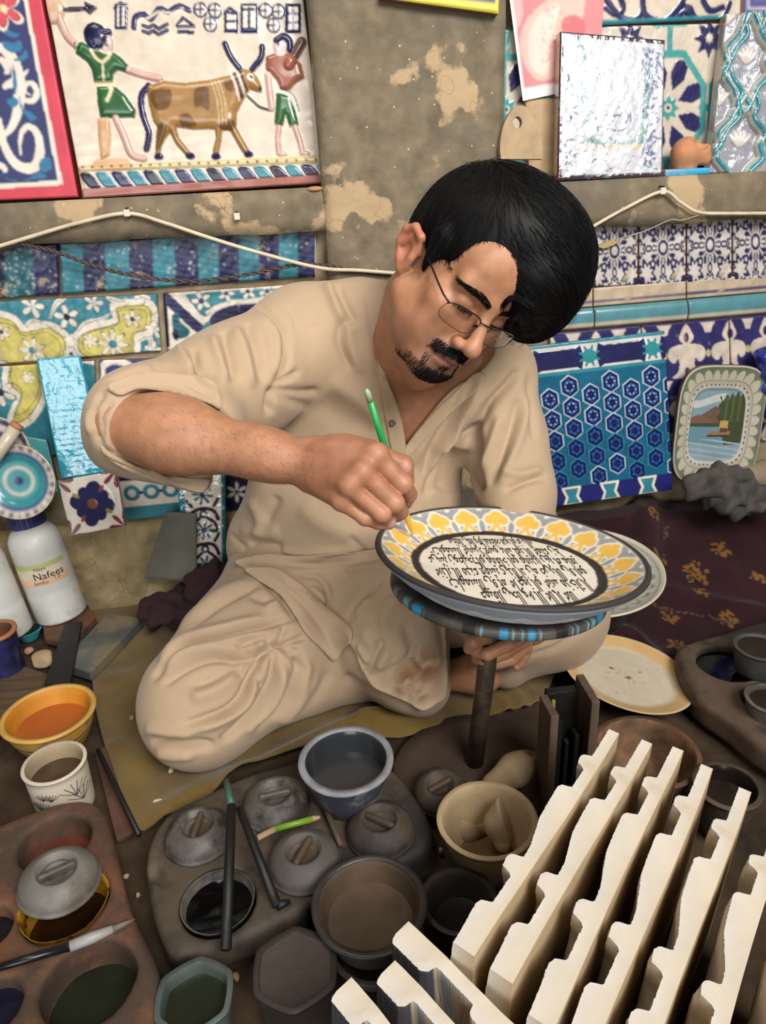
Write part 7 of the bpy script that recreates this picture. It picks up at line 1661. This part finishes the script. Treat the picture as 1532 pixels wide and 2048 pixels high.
sh_folds = [
    ([(515, 613), (559, 648), (571, 683), (568, 759)], 7, -.005), ([(505, 618), (545, 655), (556, 690), (552, 750)], 8, .004),
    ([(489, 645), (509, 686), (527, 765)], 9, -.006), ([(470, 655), (488, 700), (505, 775)], 10, .005),
    ([(444, 661), (460, 713), (470, 760)], 8, -.007), ([(425, 670), (437, 715), (452, 765)], 10, .006),
    ([(382, 697), (395, 736), (415, 770)], 8, -.008), ([(356, 690), (372, 725), (398, 760)], 12, .007),
    ([(300, 725), (335, 735), (372, 752)], 7, -.005),
    ([(213, 762), (260, 745), (300, 739), (362, 746), (425, 755), (445, 790)], 5, -.006), ([(225, 785), (290, 762), (362, 766), (425, 775)], 9, .003),
    ([(209, 781), (188, 817), (190, 866), (205, 895)], 6, -.004), ([(225, 800), (203, 835), (207, 880)], 6, -.003), ([(195, 800), (178, 835), (182, 870)], 6, .003),
    ([(205, 898), (260, 925), (330, 945), (395, 962)], 5, -.004), ([(215, 912), (280, 945), (360, 970)], 5, .003), ([(230, 905), (275, 940), (300, 950)], 4, -.003), ([(320, 940), (345, 965), (380, 975)], 4, -.003),
    ([(547, 771), (575, 757), (600, 742)], 5, -.006), ([(547, 775), (590, 783), (638, 783)], 7, -.005), ([(547, 775), (542, 800), (538, 830)], 8, -.008), ([(552, 765), (566, 735), (578, 700)], 5, -.005), ([(545, 780), (580, 800), (620, 815)], 9, -.004),
    ([(579, 613), (590, 640), (594, 662)], 3, -.0022), ([(594, 662), (620, 655), (650, 648)], 3, -.0016),
    ([(653, 566), (668, 600), (685, 642)], 9, .006), ([(672, 570), (690, 610), (706, 640), (690, 645)], 7, -.005), ([(685, 642), (679, 683), (702, 742)], 8, -.005), ([(700, 640), (700, 683), (722, 745)], 10, .004),
    ([(735, 590), (746, 662), (758, 765)], 5, -.003), ([(640, 800), (690, 840), (745, 840)], 22, -.003), ([(660, 760), (720, 800), (760, 850)], 20, .005),
    ([(949, 752), (925, 800), (895, 850), (868, 900), (848, 950)], 8, -.008), ([(968, 756), (942, 805), (912, 852), (885, 900), (862, 950)], 10, .008), ([(925, 775), (890, 825), (850, 880), (825, 930)], 8, .004),
    ([(1037, 738), (1020, 767), (980, 807), (949, 853), (904, 889), (875, 946), (849, 990)], 8, -.012), ([(1000, 760), (965, 800), (935, 845), (890, 885), (858, 940)], 8, .006),
    ([(940, 850), (946, 890), (944, 945), (955, 985)], 12, -.02), ([(905, 900), (900, 940), (890, 985)], 26, -.012),
    ([(1040, 800), (1024, 855), (1008, 900), (978, 973)], 9, -.007), ([(1055, 790), (1045, 850), (1025, 910), (1000, 965)], 10, .005), ([(1000, 830), (985, 880), (965, 940)], 9, .006),
    ([(1010, 982), (1046, 966), (1092, 952)], 6, -.006), ([(1000, 940), (1040, 948), (1085, 935)], 8, .004), ([(1060, 750), (1062, 810), (1070, 880)], 7, -.004),
    ([(459, 1067), (480, 1085), (502, 1100), (565, 1105)], 4, -.004), ([(500, 1078), (530, 1090), (566, 1098)], 9, -.006), ([(480, 1060), (520, 1070), (560, 1062)], 12, .004),
    ([(448, 1118), (518, 1113), (576, 1122), (694, 1116), (752, 1103)], 5, -.006), ([(560, 1140), (640, 1128), (700, 1130), (780, 1122)], 6, -.005), ([(470, 1104), (540, 1100), (620, 1110), (720, 1098)], 7, .004),
    ([(530, 1043), (545, 1015), (556, 993)], 10, -.004), ([(600, 1010), (650, 1050), (720, 1080)], 20, .004), ([(500, 1000), (520, 1040), (515, 1075)], 10, .004), ([(700, 1070), (715, 1090), (735, 1110)], 5, -.004),
]
shV = relax(sculpt_folds(shV, shQ, [(l, w * 1.05, d) for l, w, d in sh_folds], 1.8), shQ, 2, .5)
tr_folds = [
    ([(520, 1168), (448, 1202), (401, 1235), (330, 1287), (303, 1330)], 6, -.006), ([(500, 1160), (440, 1188), (390, 1225), (320, 1275)], 9, .005),
    ([(590, 1235), (533, 1249), (457, 1268), (377, 1289), (330, 1327), (305, 1360)], 6, -.008), ([(530, 1235), (450, 1255), (365, 1280), (318, 1320)], 9, .005), ([(545, 1262), (460, 1282), (385, 1303), (335, 1340)], 9, .006),
    ([(545, 1291), (509, 1315), (471, 1322), (424, 1318), (377, 1333), (328, 1370)], 6, -.007), ([(500, 1300), (440, 1300), (380, 1314), (330, 1350)], 8, .005),
    ([(478, 1326), (448, 1348), (410, 1367), (383, 1371)], 9, -.005), ([(470, 1345), (430, 1378), (380, 1395)], 16, .005),
    ([(546, 1296), (521, 1315), (495, 1362), (481, 1395), (448, 1423), (373, 1447)], 6, -.010), ([(520, 1335), (505, 1375), (488, 1410), (440, 1442), (380, 1462)], 9, .007),
    ([(548, 1300), (546, 1338), (540, 1369), (514, 1414), (467, 1465), (440, 1480)], 6, -.009), ([(565, 1330), (560, 1370), (535, 1420), (490, 1465)], 9, .007),
    ([(598, 1305), (596, 1338), (577, 1392), (530, 1439), (505, 1458)], 7, -.006), ([(615, 1320), (610, 1360), (590, 1410), (545, 1450)], 9, .004),
    ([(556, 1288), (578, 1296), (600, 1304)], 5, -.006), ([(560, 1288), (585, 1282), (612, 1272)], 5, -.007), ([(556, 1288), (565, 1268), (572, 1250)], 5, -.005), ([(558, 1290), (590, 1318), (610, 1345)], 6, -.004), ([(553, 1283), (553, 1292)], 9, -.010),
    ([(545, 1278), (500, 1282), (482, 1297), (496, 1308), (540, 1293)], 6, -.004), ([(512, 1290), (530, 1286)], 10, .005),
    ([(504, 1320), (480, 1342), (484, 1354)], 5, -.005), ([(520, 1325), (514, 1360), (522, 1372)], 4, -.005),
    ([(300, 1480), (340, 1486), (377, 1489), (430, 1490)], 8, -.010), ([(290, 1455), (330, 1465), (390, 1468)], 12, .004), ([(310, 1505), (350, 1512), (390, 1510)], 8, .004),
    ([(520, 1150), (560, 1190), (600, 1240)], 8, -.006), ([(500, 1190), (530, 1200), (550, 1190)], 7, -.004), ([(530, 1215), (560, 1205)], 7, .005),
    ([(640, 1350), (600, 1410), (560, 1450)], 10, .003), ([(660, 1340), (625, 1400), (590, 1440)], 10, -.003), ([(690, 1350), (720, 1370), (760, 1385)], 6, -.006),
    ([(920, 1240), (1000, 1270), (1090, 1275)], 12, -.006), ([(1000, 1300), (1080, 1290), (1150, 1255)], 10, .005), ([(1060, 1310), (1120, 1290), (1180, 1240)], 8, -.005), ([(1120, 1200), (1170, 1215), (1200, 1190)], 8, -.004),
]
trouV = relax(sculpt_folds(trouV, trouQ, [(l, w * 1.08, d) for l, w, d in tr_folds], 2.1), trouQ, 2, .5)
trouV[:, 2] = np.maximum(trouV[:, 2], .012)
kameez = pchild('kameez', mesh_np('kameez', shV, shQ), cloth)
shalwar = pchild('shalwar', mesh_np('shalwar', trouV, trouQ), cloth)
bv_tr = bvh_np(trouV, trouQ); allV, allQ = join_np([(shV, shQ), (trouV, trouQ)]); bv_all = bvh_np(allV, allQ)
def sheet(name, outline, bvh, parent, mt=cloth, **kw):
    V, F = drape(outline, bvh, **kw)
    me = mesh(name, V, F); me.transform(PINV)
    return link(name, me, mt, parent, True), np.asarray(V), F
# the long front of the kameez, over the lap
front_out = [(470, 1122), (530, 1108), (600, 1112), (700, 1108), (790, 1098), (850, 1150), (885, 1220), (893, 1300), (894, 1385), (872, 1408), (845, 1421), (815, 1405), (780, 1390), (748, 1375), (732, 1353), (716, 1320), (700, 1288), (690, 1262), (640, 1215), (600, 1180), (550, 1145), (500, 1140)]
stain = mat('beige_cotton_stained', srgb(176, 152, 124), rough=.82, spec=.25, var=.07, scale=9, bump=.30, bscale=16, bdist=.012, sheen=.15)
nt = stain.node_tree; N_ = nt.nodes; L_ = nt.links; b_ = N_['Principled BSDF']; srcl = b_.inputs['Base Color'].links[0].from_socket
tc_ = N_.new('ShaderNodeTexCoord'); nz_ = N_.new('ShaderNodeTexNoise'); nz_.inputs['Scale'].default_value = 42; nz_.inputs['Detail'].default_value = 5; L_.new(tc_.outputs['Object'], nz_.inputs['Vector'])
acc_ = None
for (sx_, sy_, r_) in ((850, 1335, .030), (815, 1352, .022), (862, 1318, .020), (835, 1385, .016), (800, 1378, .012)):
    h_ = bv_all.ray_cast(Vector(CAM), Vector(ray(sx_, sy_)))[0]
    c_ = (Vector(h_) if h_ is not None else Vector(PZ(sx_, sy_, .08))) - Vector((.09, 1.25, 0))
    vd = N_.new('ShaderNodeVectorMath'); vd.operation = 'DISTANCE'; vd.inputs[1].default_value = c_; L_.new(tc_.outputs['Object'], vd.inputs[0])
    mr_ = N_.new('ShaderNodeMapRange'); mr_.inputs[1].default_value = r_ * 1.5; mr_.inputs[2].default_value = r_ * .3; L_.new(vd.outputs['Value'], mr_.inputs[0])
    if acc_ is None: acc_ = mr_.outputs[0]
    else:
        mx_ = N_.new('ShaderNodeMath'); mx_.operation = 'MAXIMUM'; L_.new(acc_, mx_.inputs[0]); L_.new(mr_.outputs[0], mx_.inputs[1]); acc_ = mx_.outputs[0]
ml_ = N_.new('ShaderNodeMath'); ml_.operation = 'MULTIPLY'; L_.new(acc_, ml_.inputs[0])
rp_ = N_.new('ShaderNodeMapRange'); rp_.inputs[1].default_value = .34; rp_.inputs[2].default_value = .52; L_.new(nz_.outputs[0], rp_.inputs[0]); L_.new(rp_.outputs[0], ml_.inputs[1])
mc_ = N_.new('ShaderNodeMix'); mc_.data_type = 'RGBA'; mc_.inputs[7].default_value = (*srgb(128, 88, 60), 1); L_.new(srcl, mc_.inputs[6]); L_.new(ml_.outputs[0], mc_.inputs[0]); L_.new(mc_.outputs[2], b_.inputs['Base Color'])
fr_folds = [([(767, 1155), (710, 1212), (699, 1244)], 6, -.006), ([(764, 1277), (743, 1329), (734, 1353)], 5, -.005), ([(701, 1289), (729, 1334), (734, 1353)], 5, -.006), ([(715, 1290), (733, 1330)], 6, .005),
            ([(809, 1244), (830, 1303), (865, 1374)], 11, -.004), ([(780, 1300), (755, 1340)], 8, .005), ([(840, 1290), (800, 1330), (745, 1356)], 7, -.004), ([(745, 1250), (735, 1275), (755, 1285)], 12, .005), ([(760, 1225), (748, 1270), (770, 1300)], 10, -.004), ([(800, 1190), (770, 1230), (760, 1260)], 13, .006), ([(840, 1200), (860, 1260), (875, 1340)], 14, .005),
            ([(595, 1150), (637, 1155), (656, 1186), (654, 1216)], 5, -.005), ([(620, 1175), (640, 1190), (650, 1212)], 5, .005), ([(560, 1125), (640, 1132), (720, 1122), (790, 1105)], 6, -.006), ([(640, 1122), (720, 1110), (780, 1095)], 5, -.005), ([(690, 1140), (760, 1135), (830, 1165)], 8, .005), ([(700, 1165), (660, 1180)], 14, .004), ([(740, 1190), (700, 1225)], 9, .004)]
front, fV, fF = sheet('kameez_front_panel', front_out, bv_all, kameez, stain, off=.007, it=60, strokes=[(l, w * 1.15, d * 1.4) for l, w, d in fr_folds], step=4)
fT = np.array([f for f in fF if len(f) == 3]); bv_f = bvh_np(fV, fT); abV, abQ = None, None
class Multi:
    def __init__(s, *b): s.b = b
    def ray_cast(s, o, d):
        best = (None, None, None, None)
        for b in s.b:
            h = b.ray_cast(o, d)
            if h[0] is not None and (best[0] is None or h[3] < best[3]): best = h
        return best
bv2 = Multi(bv_all, bv_f)
flap_out = [(487, 1137), (520, 1134), (560, 1139), (607, 1174), (659, 1219), (701, 1256), (700, 1286), (686, 1300), (669, 1322), (638, 1292), (612, 1266), (590, 1232), (560, 1190), (520, 1163)]
sheet('kameez_corner_flap', flap_out, bv2, kameez, off=.007, it=50, smooth_n=3, strokes=[([(530, 1145), (590, 1190), (640, 1250), (672, 1305)], 6, -.004), ([(560, 1150), (620, 1200), (680, 1260)], 8, .004), ([(570, 1160), (610, 1182), (640, 1205)], 4, -.005)], step=5)
sheet('button_placket', [(772, 752), (790, 800), (805, 850), (811, 893), (803, 926), (785, 908), (775, 860), (764, 800), (756, 740), (762, 715)], bv_all, kameez, off=.003, it=10, step=4)
sheet('button_placket', [(812, 893), (840, 856), (880, 812), (915, 780), (952, 745), (972, 757), (935, 797), (890, 838), (845, 885), (806, 924)], bv_all, kameez, off=.004, it=14, step=4)
sheet('collar_band', [(822, 572), (795, 604), (777, 648), (769, 700), (772, 752), (760, 748), (752, 700), (759, 640), (778, 598), (802, 570)], bv_all, kameez, off=.004, it=10, step=4)
sheet('turned_cuff', [(214, 772), (255, 752), (300, 744), (362, 748), (422, 757), (438, 785), (441, 818), (415, 806), (370, 792), (320, 782), (278, 778), (240, 790)], bv_all, kameez, off=.006, it=25, step=5, strokes=[([(240, 772), (300, 760), (360, 765), (430, 790)], 5, -.002), ([(370, 760), (400, 780), (420, 800)], 6, -.003)])
sheet('turned_cuff', [(203, 890), (230, 912), (290, 938), (350, 955), (414, 958), (417, 970), (402, 985), (360, 974), (300, 950), (240, 925), (208, 908)], bv_all, kameez, off=.004, it=25, step=5, strokes=[([(250, 925), (300, 945), (390, 968)], 4, -.003), ([(300, 938), (340, 960)], 4, .003)])
hb = bv_all.ray_cast(Vector(CAM), Vector(ray(785, 846))); pb = np.array(hb[0]); nb_ = nrm(CAM - pb)
btn = mesh('shirt_button', *lathe([(.0001, .004), (.0022, .0042), (.0046, .0052), (.0054, .0042), (.0054, 0)], 20)); btn.transform(frame(pb + nb_ * .004, (1, 0, 0), z=nb_)); btn.transform(PINV)
link('shirt_button', btn, mat('button_grey', srgb(74, 70, 66), rough=.35, bump=0), kameez, True)
# ---------------------------------------------------------------- hair, brows, moustache and beard, glasses
hairmat = mat('black_hair', srgb(9, 8, 8), rough=.55, spec=.18, var=.3, scale=40, bump=0)
hm = SDF()
hm.ell(H(0, -.014, .043), (.081, .098, .082), HR, k=.02)
hm.ell(H(-.028, -.010, .080), (.080, .088, .068), HR, k=.04)
hm.ell(H(-.048, .022, .088), (.080, .078, .060), HR, k=.04)
hm.ell(H(-.080, .015, .070), (.056, .080, .060), HR, k=.04)
hm.ell(H(-.084, .050, .042), (.044, .052, .055), HR, k=.035)
hm.cone(H(-.050, .085, .064), H(-.088, .066, .022), .034, .028, k=.03)
hm.cone(H(-.022, .088, .070), H(-.036, .103, .024), .022, .012, k=.02)
hm.cone(H(-.066, .086, .026), H(-.060, .100, .012), .018, .008, k=.015)
hm.ell(H(-.01, -.066, .0), (.060, .036, .050), HR, k=.03)
hm.cone(H(.074, .018, .036), H(.073, .026, -.012), .011, .005, k=.01)
hm.ell(H(.050, .110, .002), (.062, .060, .053), HR, k=.008, op='s')
hm.ell(H(.092, .004, -.030), (.030, .034, .034), HR, k=.006, op='s')
hm.ell(H(0, .06, -.075), (.10, .115, .06), HR, k=.01, op='s')
lo = HC - .24; hi = HC + .24
hV, hQ = hm.mesh(lo, hi, .003); hV = relax(hV, hQ, 2, .5)
hN = normals_np(hV, hQ); ql = HL(hV)
def flow(q):
    """combing direction in the head frame: from the crown forward and to his left, downwards at the sides and back"""
    d = np.tile(V3(-.75, .55, -.15), (len(q), 1))
    w = np.clip((q[:, 0] - .02) / .05, 0, 1)[:, None]; d = d * (1 - w) + V3(.05, .30, -1.0) * w
    w = np.clip((-.055 - q[:, 1]) / .05, 0, 1)[:, None]; d = d * (1 - w) + V3(0, -.2, -1.0) * w
    w = np.clip((-.055 - q[:, 0]) / .05, 0, 1)[:, None]; d = d * (1 - w) + V3(-.15, .35, -1.0) * w
    return d
fl = flow(ql); nl = hN @ HR; fl = fl - nl * (fl * nl).sum(1)[:, None]; fl /= np.linalg.norm(fl, axis=1)[:, None] + 1e-9
# locks: shallow grooves that run along the combing direction
side = np.cross(nl, fl); rng = np.random.RandomState(4)
ph = np.zeros(len(hV))
for k in range(7):
    v = rng.randn(3); v /= np.linalg.norm(v); ph += np.sin((ql @ (np.array([.5, .8, .1]) * 60 + v * 45)) + k * 1.7) / 7
hV = hV + hN * (ph * .0032)[:, None]
hair = pchild('hair', mesh_np('hair', hV, hQ), hairmat)
bv_h = bvh_np(hV, hQ); bv_b = bvh_np(headV, headQ)
def ribbons(strands, rad):
    """thin three-sided tapering hairs joined into one mesh"""
    Vs, Fs, o = [], [], 0
    for P, R in strands:
        P = np.asarray(P); n = len(P); T = np.gradient(P, axis=0); T /= np.linalg.norm(T, axis=1)[:, None] + 1e-12
        a = np.cross(T, V3(.3, .5, .8)); a /= np.linalg.norm(a, axis=1)[:, None] + 1e-12; b = np.cross(T, a)
        w = rad * R * np.linspace(1, .25, n)[:, None]
        ring = np.stack([P + w * (math.cos(t) * a + math.sin(t) * b) for t in (0, 2.09, 4.19)], 1).reshape(-1, 3)
        idx = np.arange(n - 1)[:, None] * 3 + o
        for j in range(3):
            k = (j + 1) % 3
            Fs.append(np.concatenate([idx + j, idx + k, idx + 3 + k, idx + 3 + j], 1))
        Vs.append(ring); o += 3 * n
    return np.concatenate(Vs), np.concatenate(Fs)
def relax_line(P):
    P = np.array(P)
    for _ in range(2): P[1:-1] = .5 * P[1:-1] + .25 * (P[:-2] + P[2:])
    return P
rd = np.random.RandomState(11); strands = []
pick = rd.choice(len(hV), 3800)
for i in pick:
    p = hV[i] + hN[i] * rd.uniform(-.0005, .0016); pts = [p]; L = rd.uniform(.025, .07); st = L / 8; jit = rd.randn(3) * .18
    for s in range(8):
        c, n, ix, ds = bv_h.find_nearest(Vector(p)); n = np.array(n); lq = HL(p)[None]
        d = HR @ (flow(lq)[0] + jit); d = d - n * (d @ n); d = nrm(d)
        p = p + d * st; c, n, ix, ds = bv_h.find_nearest(Vector(p)); c = np.array(c); n = np.array(n)
        p = c + n * min(max(float((p - c) @ n), .0003), .0028 + .004 * (s / 8) ** 2 * (rd.rand() < .25))
        pts.append(p)
    strands.append((pts, rd.uniform(.7, 1.3)))
# wisps over the brow, with the curl that falls beside the eye, and fly-away hairs on the crown
curl = [H(-.048, .100, .030), H(-.040, .108, .012), H(-.028, .113, .008), H(-.020, .113, .016), H(-.024, .112, .024), H(-.031, .112, .021)]
for k in range(16):
    j = rd.randn(3) * .0016; strands.append((smooth_line([c + j for c in curl], 4), 1.5))
for k in range(130):
    a = rd.uniform(-.09, -.03); p0 = H(a, .075 + rd.uniform(0, .02), .055 + rd.uniform(-.02, .03)); z = rd.uniform(-.018, .012)
    strands.append((smooth_line([p0, H(a - .004, .108 - abs(a) * .12, .030), H(a + rd.uniform(-.01, .006), .112 - abs(a) * .16, z)], 4), 1.1))
for k in range(420):
    i = rd.randint(len(hV)); q_ = ql[i]
    if q_[2] < .06: continue
    p = hV[i]; d = nrm(hN[i] * rd.uniform(.15, .5) + HR @ fl[i]); ln_ = rd.uniform(.6, 1.7); strands.append((smooth_line([p, p + d * .012 * ln_, p + d * .022 * ln_ - hN[i] * .006 * ln_ + rd.randn(3) * .003], 3), .6))
cp_ = []
for x_, y_ in [(1062, 612), (1046, 598), (1032, 592), (1016, 596), (1004, 607), (1000, 621), (1007, 633), (1019, 635), (1027, 627), (1022, 618)]:
    h_ = bv_b.ray_cast(Vector(CAM), Vector(ray(x_, y_))); h2_ = bv_h.ray_cast(Vector(CAM), Vector(ray(x_, y_)))
    t_ = min([h[3] for h in (h_, h2_) if h[0] is not None] or [1.0]); cp_.append(CAM + ray(x_, y_) * (t_ - .004))
cp_ = relax_line(cp_)
for k in range(46):
    j = rd.randn(3) * .0019; strands.append((smooth_line([c + j * (1 - .5 * i / 9) for i, c in enumerate(cp_)], 4), 1.6))
sv, sf = ribbons(strands, .00042)
me = mesh_np('hair_strands', sv, sf); me.transform(PINV)
so = link('hair_strands', me, hairmat, hair, True); so['kind'] = 'stuff'

def tuft(name, seeds, dirfn, ln, rad, lift=.35):
    st = []
    for (x, z, y0) in seeds:
        o = H(x, .20, z); d = -hf
        if y0 is not None: o = H(x * 2.4, .16, z * 1.0 - .06); d = nrm(H(x, y0, z) - o)
        h = bv_b.ray_cast(Vector(o), Vector(d))
        if h[0] is None: continue
        p = np.array(h[0]); n = np.array(h[1]); dd = HR @ dirfn(x, z); dd = nrm(dd - n * (dd @ n) + n * lift * rd.uniform(.4, 1.2) + rd.randn(3) * .12)
        L = ln * rd.uniform(.6, 1.2)
        st.append(([p - n * .0006, p + dd * L * .5 + n * .0003, p + dd * L - n * L * .15], rd.uniform(.7, 1.3)))
    V, F = ribbons(st, rad); me = mesh_np(name, V, F); me.transform(PINV)
    o = link(name, me, hairmat, body, True); o['kind'] = 'stuff'; return o
# eyebrows
for s in (1, -1):
    seeds = []
    for k in range(700):
        t = rd.rand(); x = .008 + t * .050; zc = .0115 + .0080 * math.sin(t * 2.2) - .004 * t; w = .0048 * (1 - .65 * t ** 2) * (0.75 + .25 * min(1, t * 6))
        seeds.append((s * x, zc + w * rd.uniform(-1, 1), None))
    tuft('eyebrow', seeds, lambda x, z: V3(np.sign(x) * .9, -.2, .25 if abs(x) < .03 else -.15), .0085, .00033, .2)
# lashes
for s in (1, -1):
    seeds = [(s * (.016 + .030 * rd.rand()), -.0088 + rd.uniform(-.0006, .0006), None) for _ in range(120)]
    tuft('eyelashes', seeds, lambda x, z: V3(np.sign(x) * .3, .6, -.8), .006, .00026, .9)
# moustache
seeds = []
for k in range(1500):
    x = rd.uniform(-1, 1); a = abs(x); zt = -.0540 - .004 * a ** 2; zb = -.0655 - .0085 * a ** 1.5
    if a > .93 and rd.rand() < .6: continue
    seeds.append((x * .034, rd.uniform(zb, zt), None))
tuft('moustache', seeds, lambda x, z: V3(np.sign(x) * (.35 + 12 * abs(x)), 0, -1.0), .0070, .00034, .28)
# chin beard
seeds = []
for k in range(5200):
    x = rd.uniform(-.052, .052); z = rd.uniform(-.128, -.080); a = abs(x)
    dens = math.exp(-((a / .034) ** 4)) * (1 if z < -.0945 - .0 * a else math.exp(-((a / .010) ** 2)) + (1.0 if .024 < a < .032 else 0))
    dens = max(dens, .55 * (.03 < a < .045) * (-.118 < z < -.098 + .35 * (a - .03)))
    if z > -.0935 and a < .022: dens = .5 * (a < .007)
    if rd.rand() > dens: continue
    seeds.append((x, z, None))
tuft('beard', seeds, lambda x, z: V3(np.sign(x) * .2, .05, -1.0), .0062, .00030, .30)

# ---- hair on the forearm
bv_arm = bvh_np(armV, armQ); st = []; ax_ = nrm(wr - el); rd = np.random.RandomState(21)
for k in range(1000):
    t_ = rd.uniform(.14, 1.02); phi = rd.uniform(-2.4, 1.0); c_ = el + (wr - el) * t_; dirv = nrm(V3(0, -math.cos(phi), math.sin(phi) + .3)); h_ = bv_arm.ray_cast(Vector(c_ + dirv * .12), Vector(-dirv))
    if h_[0] is None: continue
    p_ = np.array(h_[0]); n_ = np.array(h_[1]); d_ = nrm(ax_ * .55 + V3(0, 0, -.8) * rd.uniform(.4, 1.2) + rd.randn(3) * .35); d_ = nrm(d_ - n_ * (d_ @ n_) + n_ * .22); L_ = rd.uniform(.005, .011)
    st.append(([p_ - n_ * .0004, p_ + d_ * L_ * .5, p_ + d_ * L_ - n_ * L_ * .12], rd.uniform(.6, 1.2)))
V_, F_ = ribbons(st, .00009); me = mesh_np('arm_hair', V_, F_); me.transform(PINV); o_ = link('arm_hair', me, mat('brown_body_hair', srgb(88, 56, 40), rough=.6, bump=0), body, True); o_['kind'] = 'stuff'
# ---- eyeglasses
metal = mat('dark_metal_rim', srgb(44, 40, 40), rough=.35, metal=.8, bump=0, var=.05)
gl = bpy.data.objects.new('eyeglasses', None); COL.objects.link(gl); gl.parent = person; gl['label'] = 'thin dark half-rim eyeglasses low on the nose'
GT = V3(0, 0, 0); tilt = math.radians(-10)
def G(x, y, z):      # glasses frame in the head frame: slid down the nose, tilted
    yy = y * math.cos(tilt) - z * math.sin(tilt); zz = y * math.sin(tilt) + z * math.cos(tilt)
    return H(x, .1045 + yy - .55 * x * x / .07 * .35, -.0135 + zz)
def lens_pts(s, n=40):
    P = []
    for i in range(n):
        a = 2 * math.pi * i / n; c, sn = math.cos(a), math.sin(a); p_ = 3.2
        r = (abs(c) ** p_ + abs(sn) ** p_) ** (-1 / p_)
        P.append((s * .0375 + .0280 * r * c, 0.0, -.004 + .0155 * r * sn * (1 - .06 * s * c)))
    return P
lensmat = bpy.data.materials.new('lens_glass'); lensmat.use_nodes = True
b_ = lensmat.node_tree.nodes['Principled BSDF']; b_.inputs['Base Color'].default_value = (.97, .98, 1, 1); b_.inputs['Transmission Weight'].default_value = 1; b_.inputs['Roughness'].default_value = .02; b_.inputs['IOR'].default_value = 1.06
for s in (1, -1):
    L = lens_pts(s); W = [G(*p) for p in L]; bk = [G(p[0], p[1] - .0012, p[2]) for p in L]; n = len(L)
    me = mesh('lens', W + bk, [tuple(range(n)), tuple(range(2 * n - 1, n - 1, -1))] + [(i, n + i, n + (i + 1) % n, (i + 1) % n) for i in range(n)]); me.transform(PINV)
    link('lens', me, lensmat, gl)
    top = [G(*p) for p in L if p[2] > -.004 + .004]; allp = [G(*p) for p in L]
    i0 = [i for i, p in enumerate(L) if p[2] >= 0.002]
    order = sorted(i0, key=lambda i: L[i][0])
    me = mesh('rim', *tube([allp[i] for i in order], .00085, 6)); me.transform(PINV); link('rim', me, metal, gl, True)
    me = mesh('lower_rim', *tube(allp + allp[:1], .0004, 5)); me.transform(PINV); link('lower_rim', me, metal, gl, True)
    arm = [G(s * .0640, 0, .006), G(s * .069, -.003, .007), G(s * .0720, -.012, .007), H(s * .0775, .03, .004), H(s * .0800, -.010, .012), H(s * .080, -.028, -.002)]
    me = mesh('temple', *tube(smooth_line(arm, 5), .0013, 6)); me.transform(PINV); link('temple', me, metal, gl, True)
    pad = [G(s * .010, -.001, -.001), G(s * .0095, -.006, -.006)]
    me = mesh('nose_pad', *tube(pad, .0016, 6)); me.transform(PINV); link('nose_pad', me, metal, gl, True)
me = mesh('bridge', *tube(smooth_line([G(.0105, 0, .006), G(.004, .002, .0075), G(-.004, .002, .0075), G(-.0105, 0, .006)], 4), .0009, 6)); me.transform(PINV); link('bridge', me, metal, gl, True)
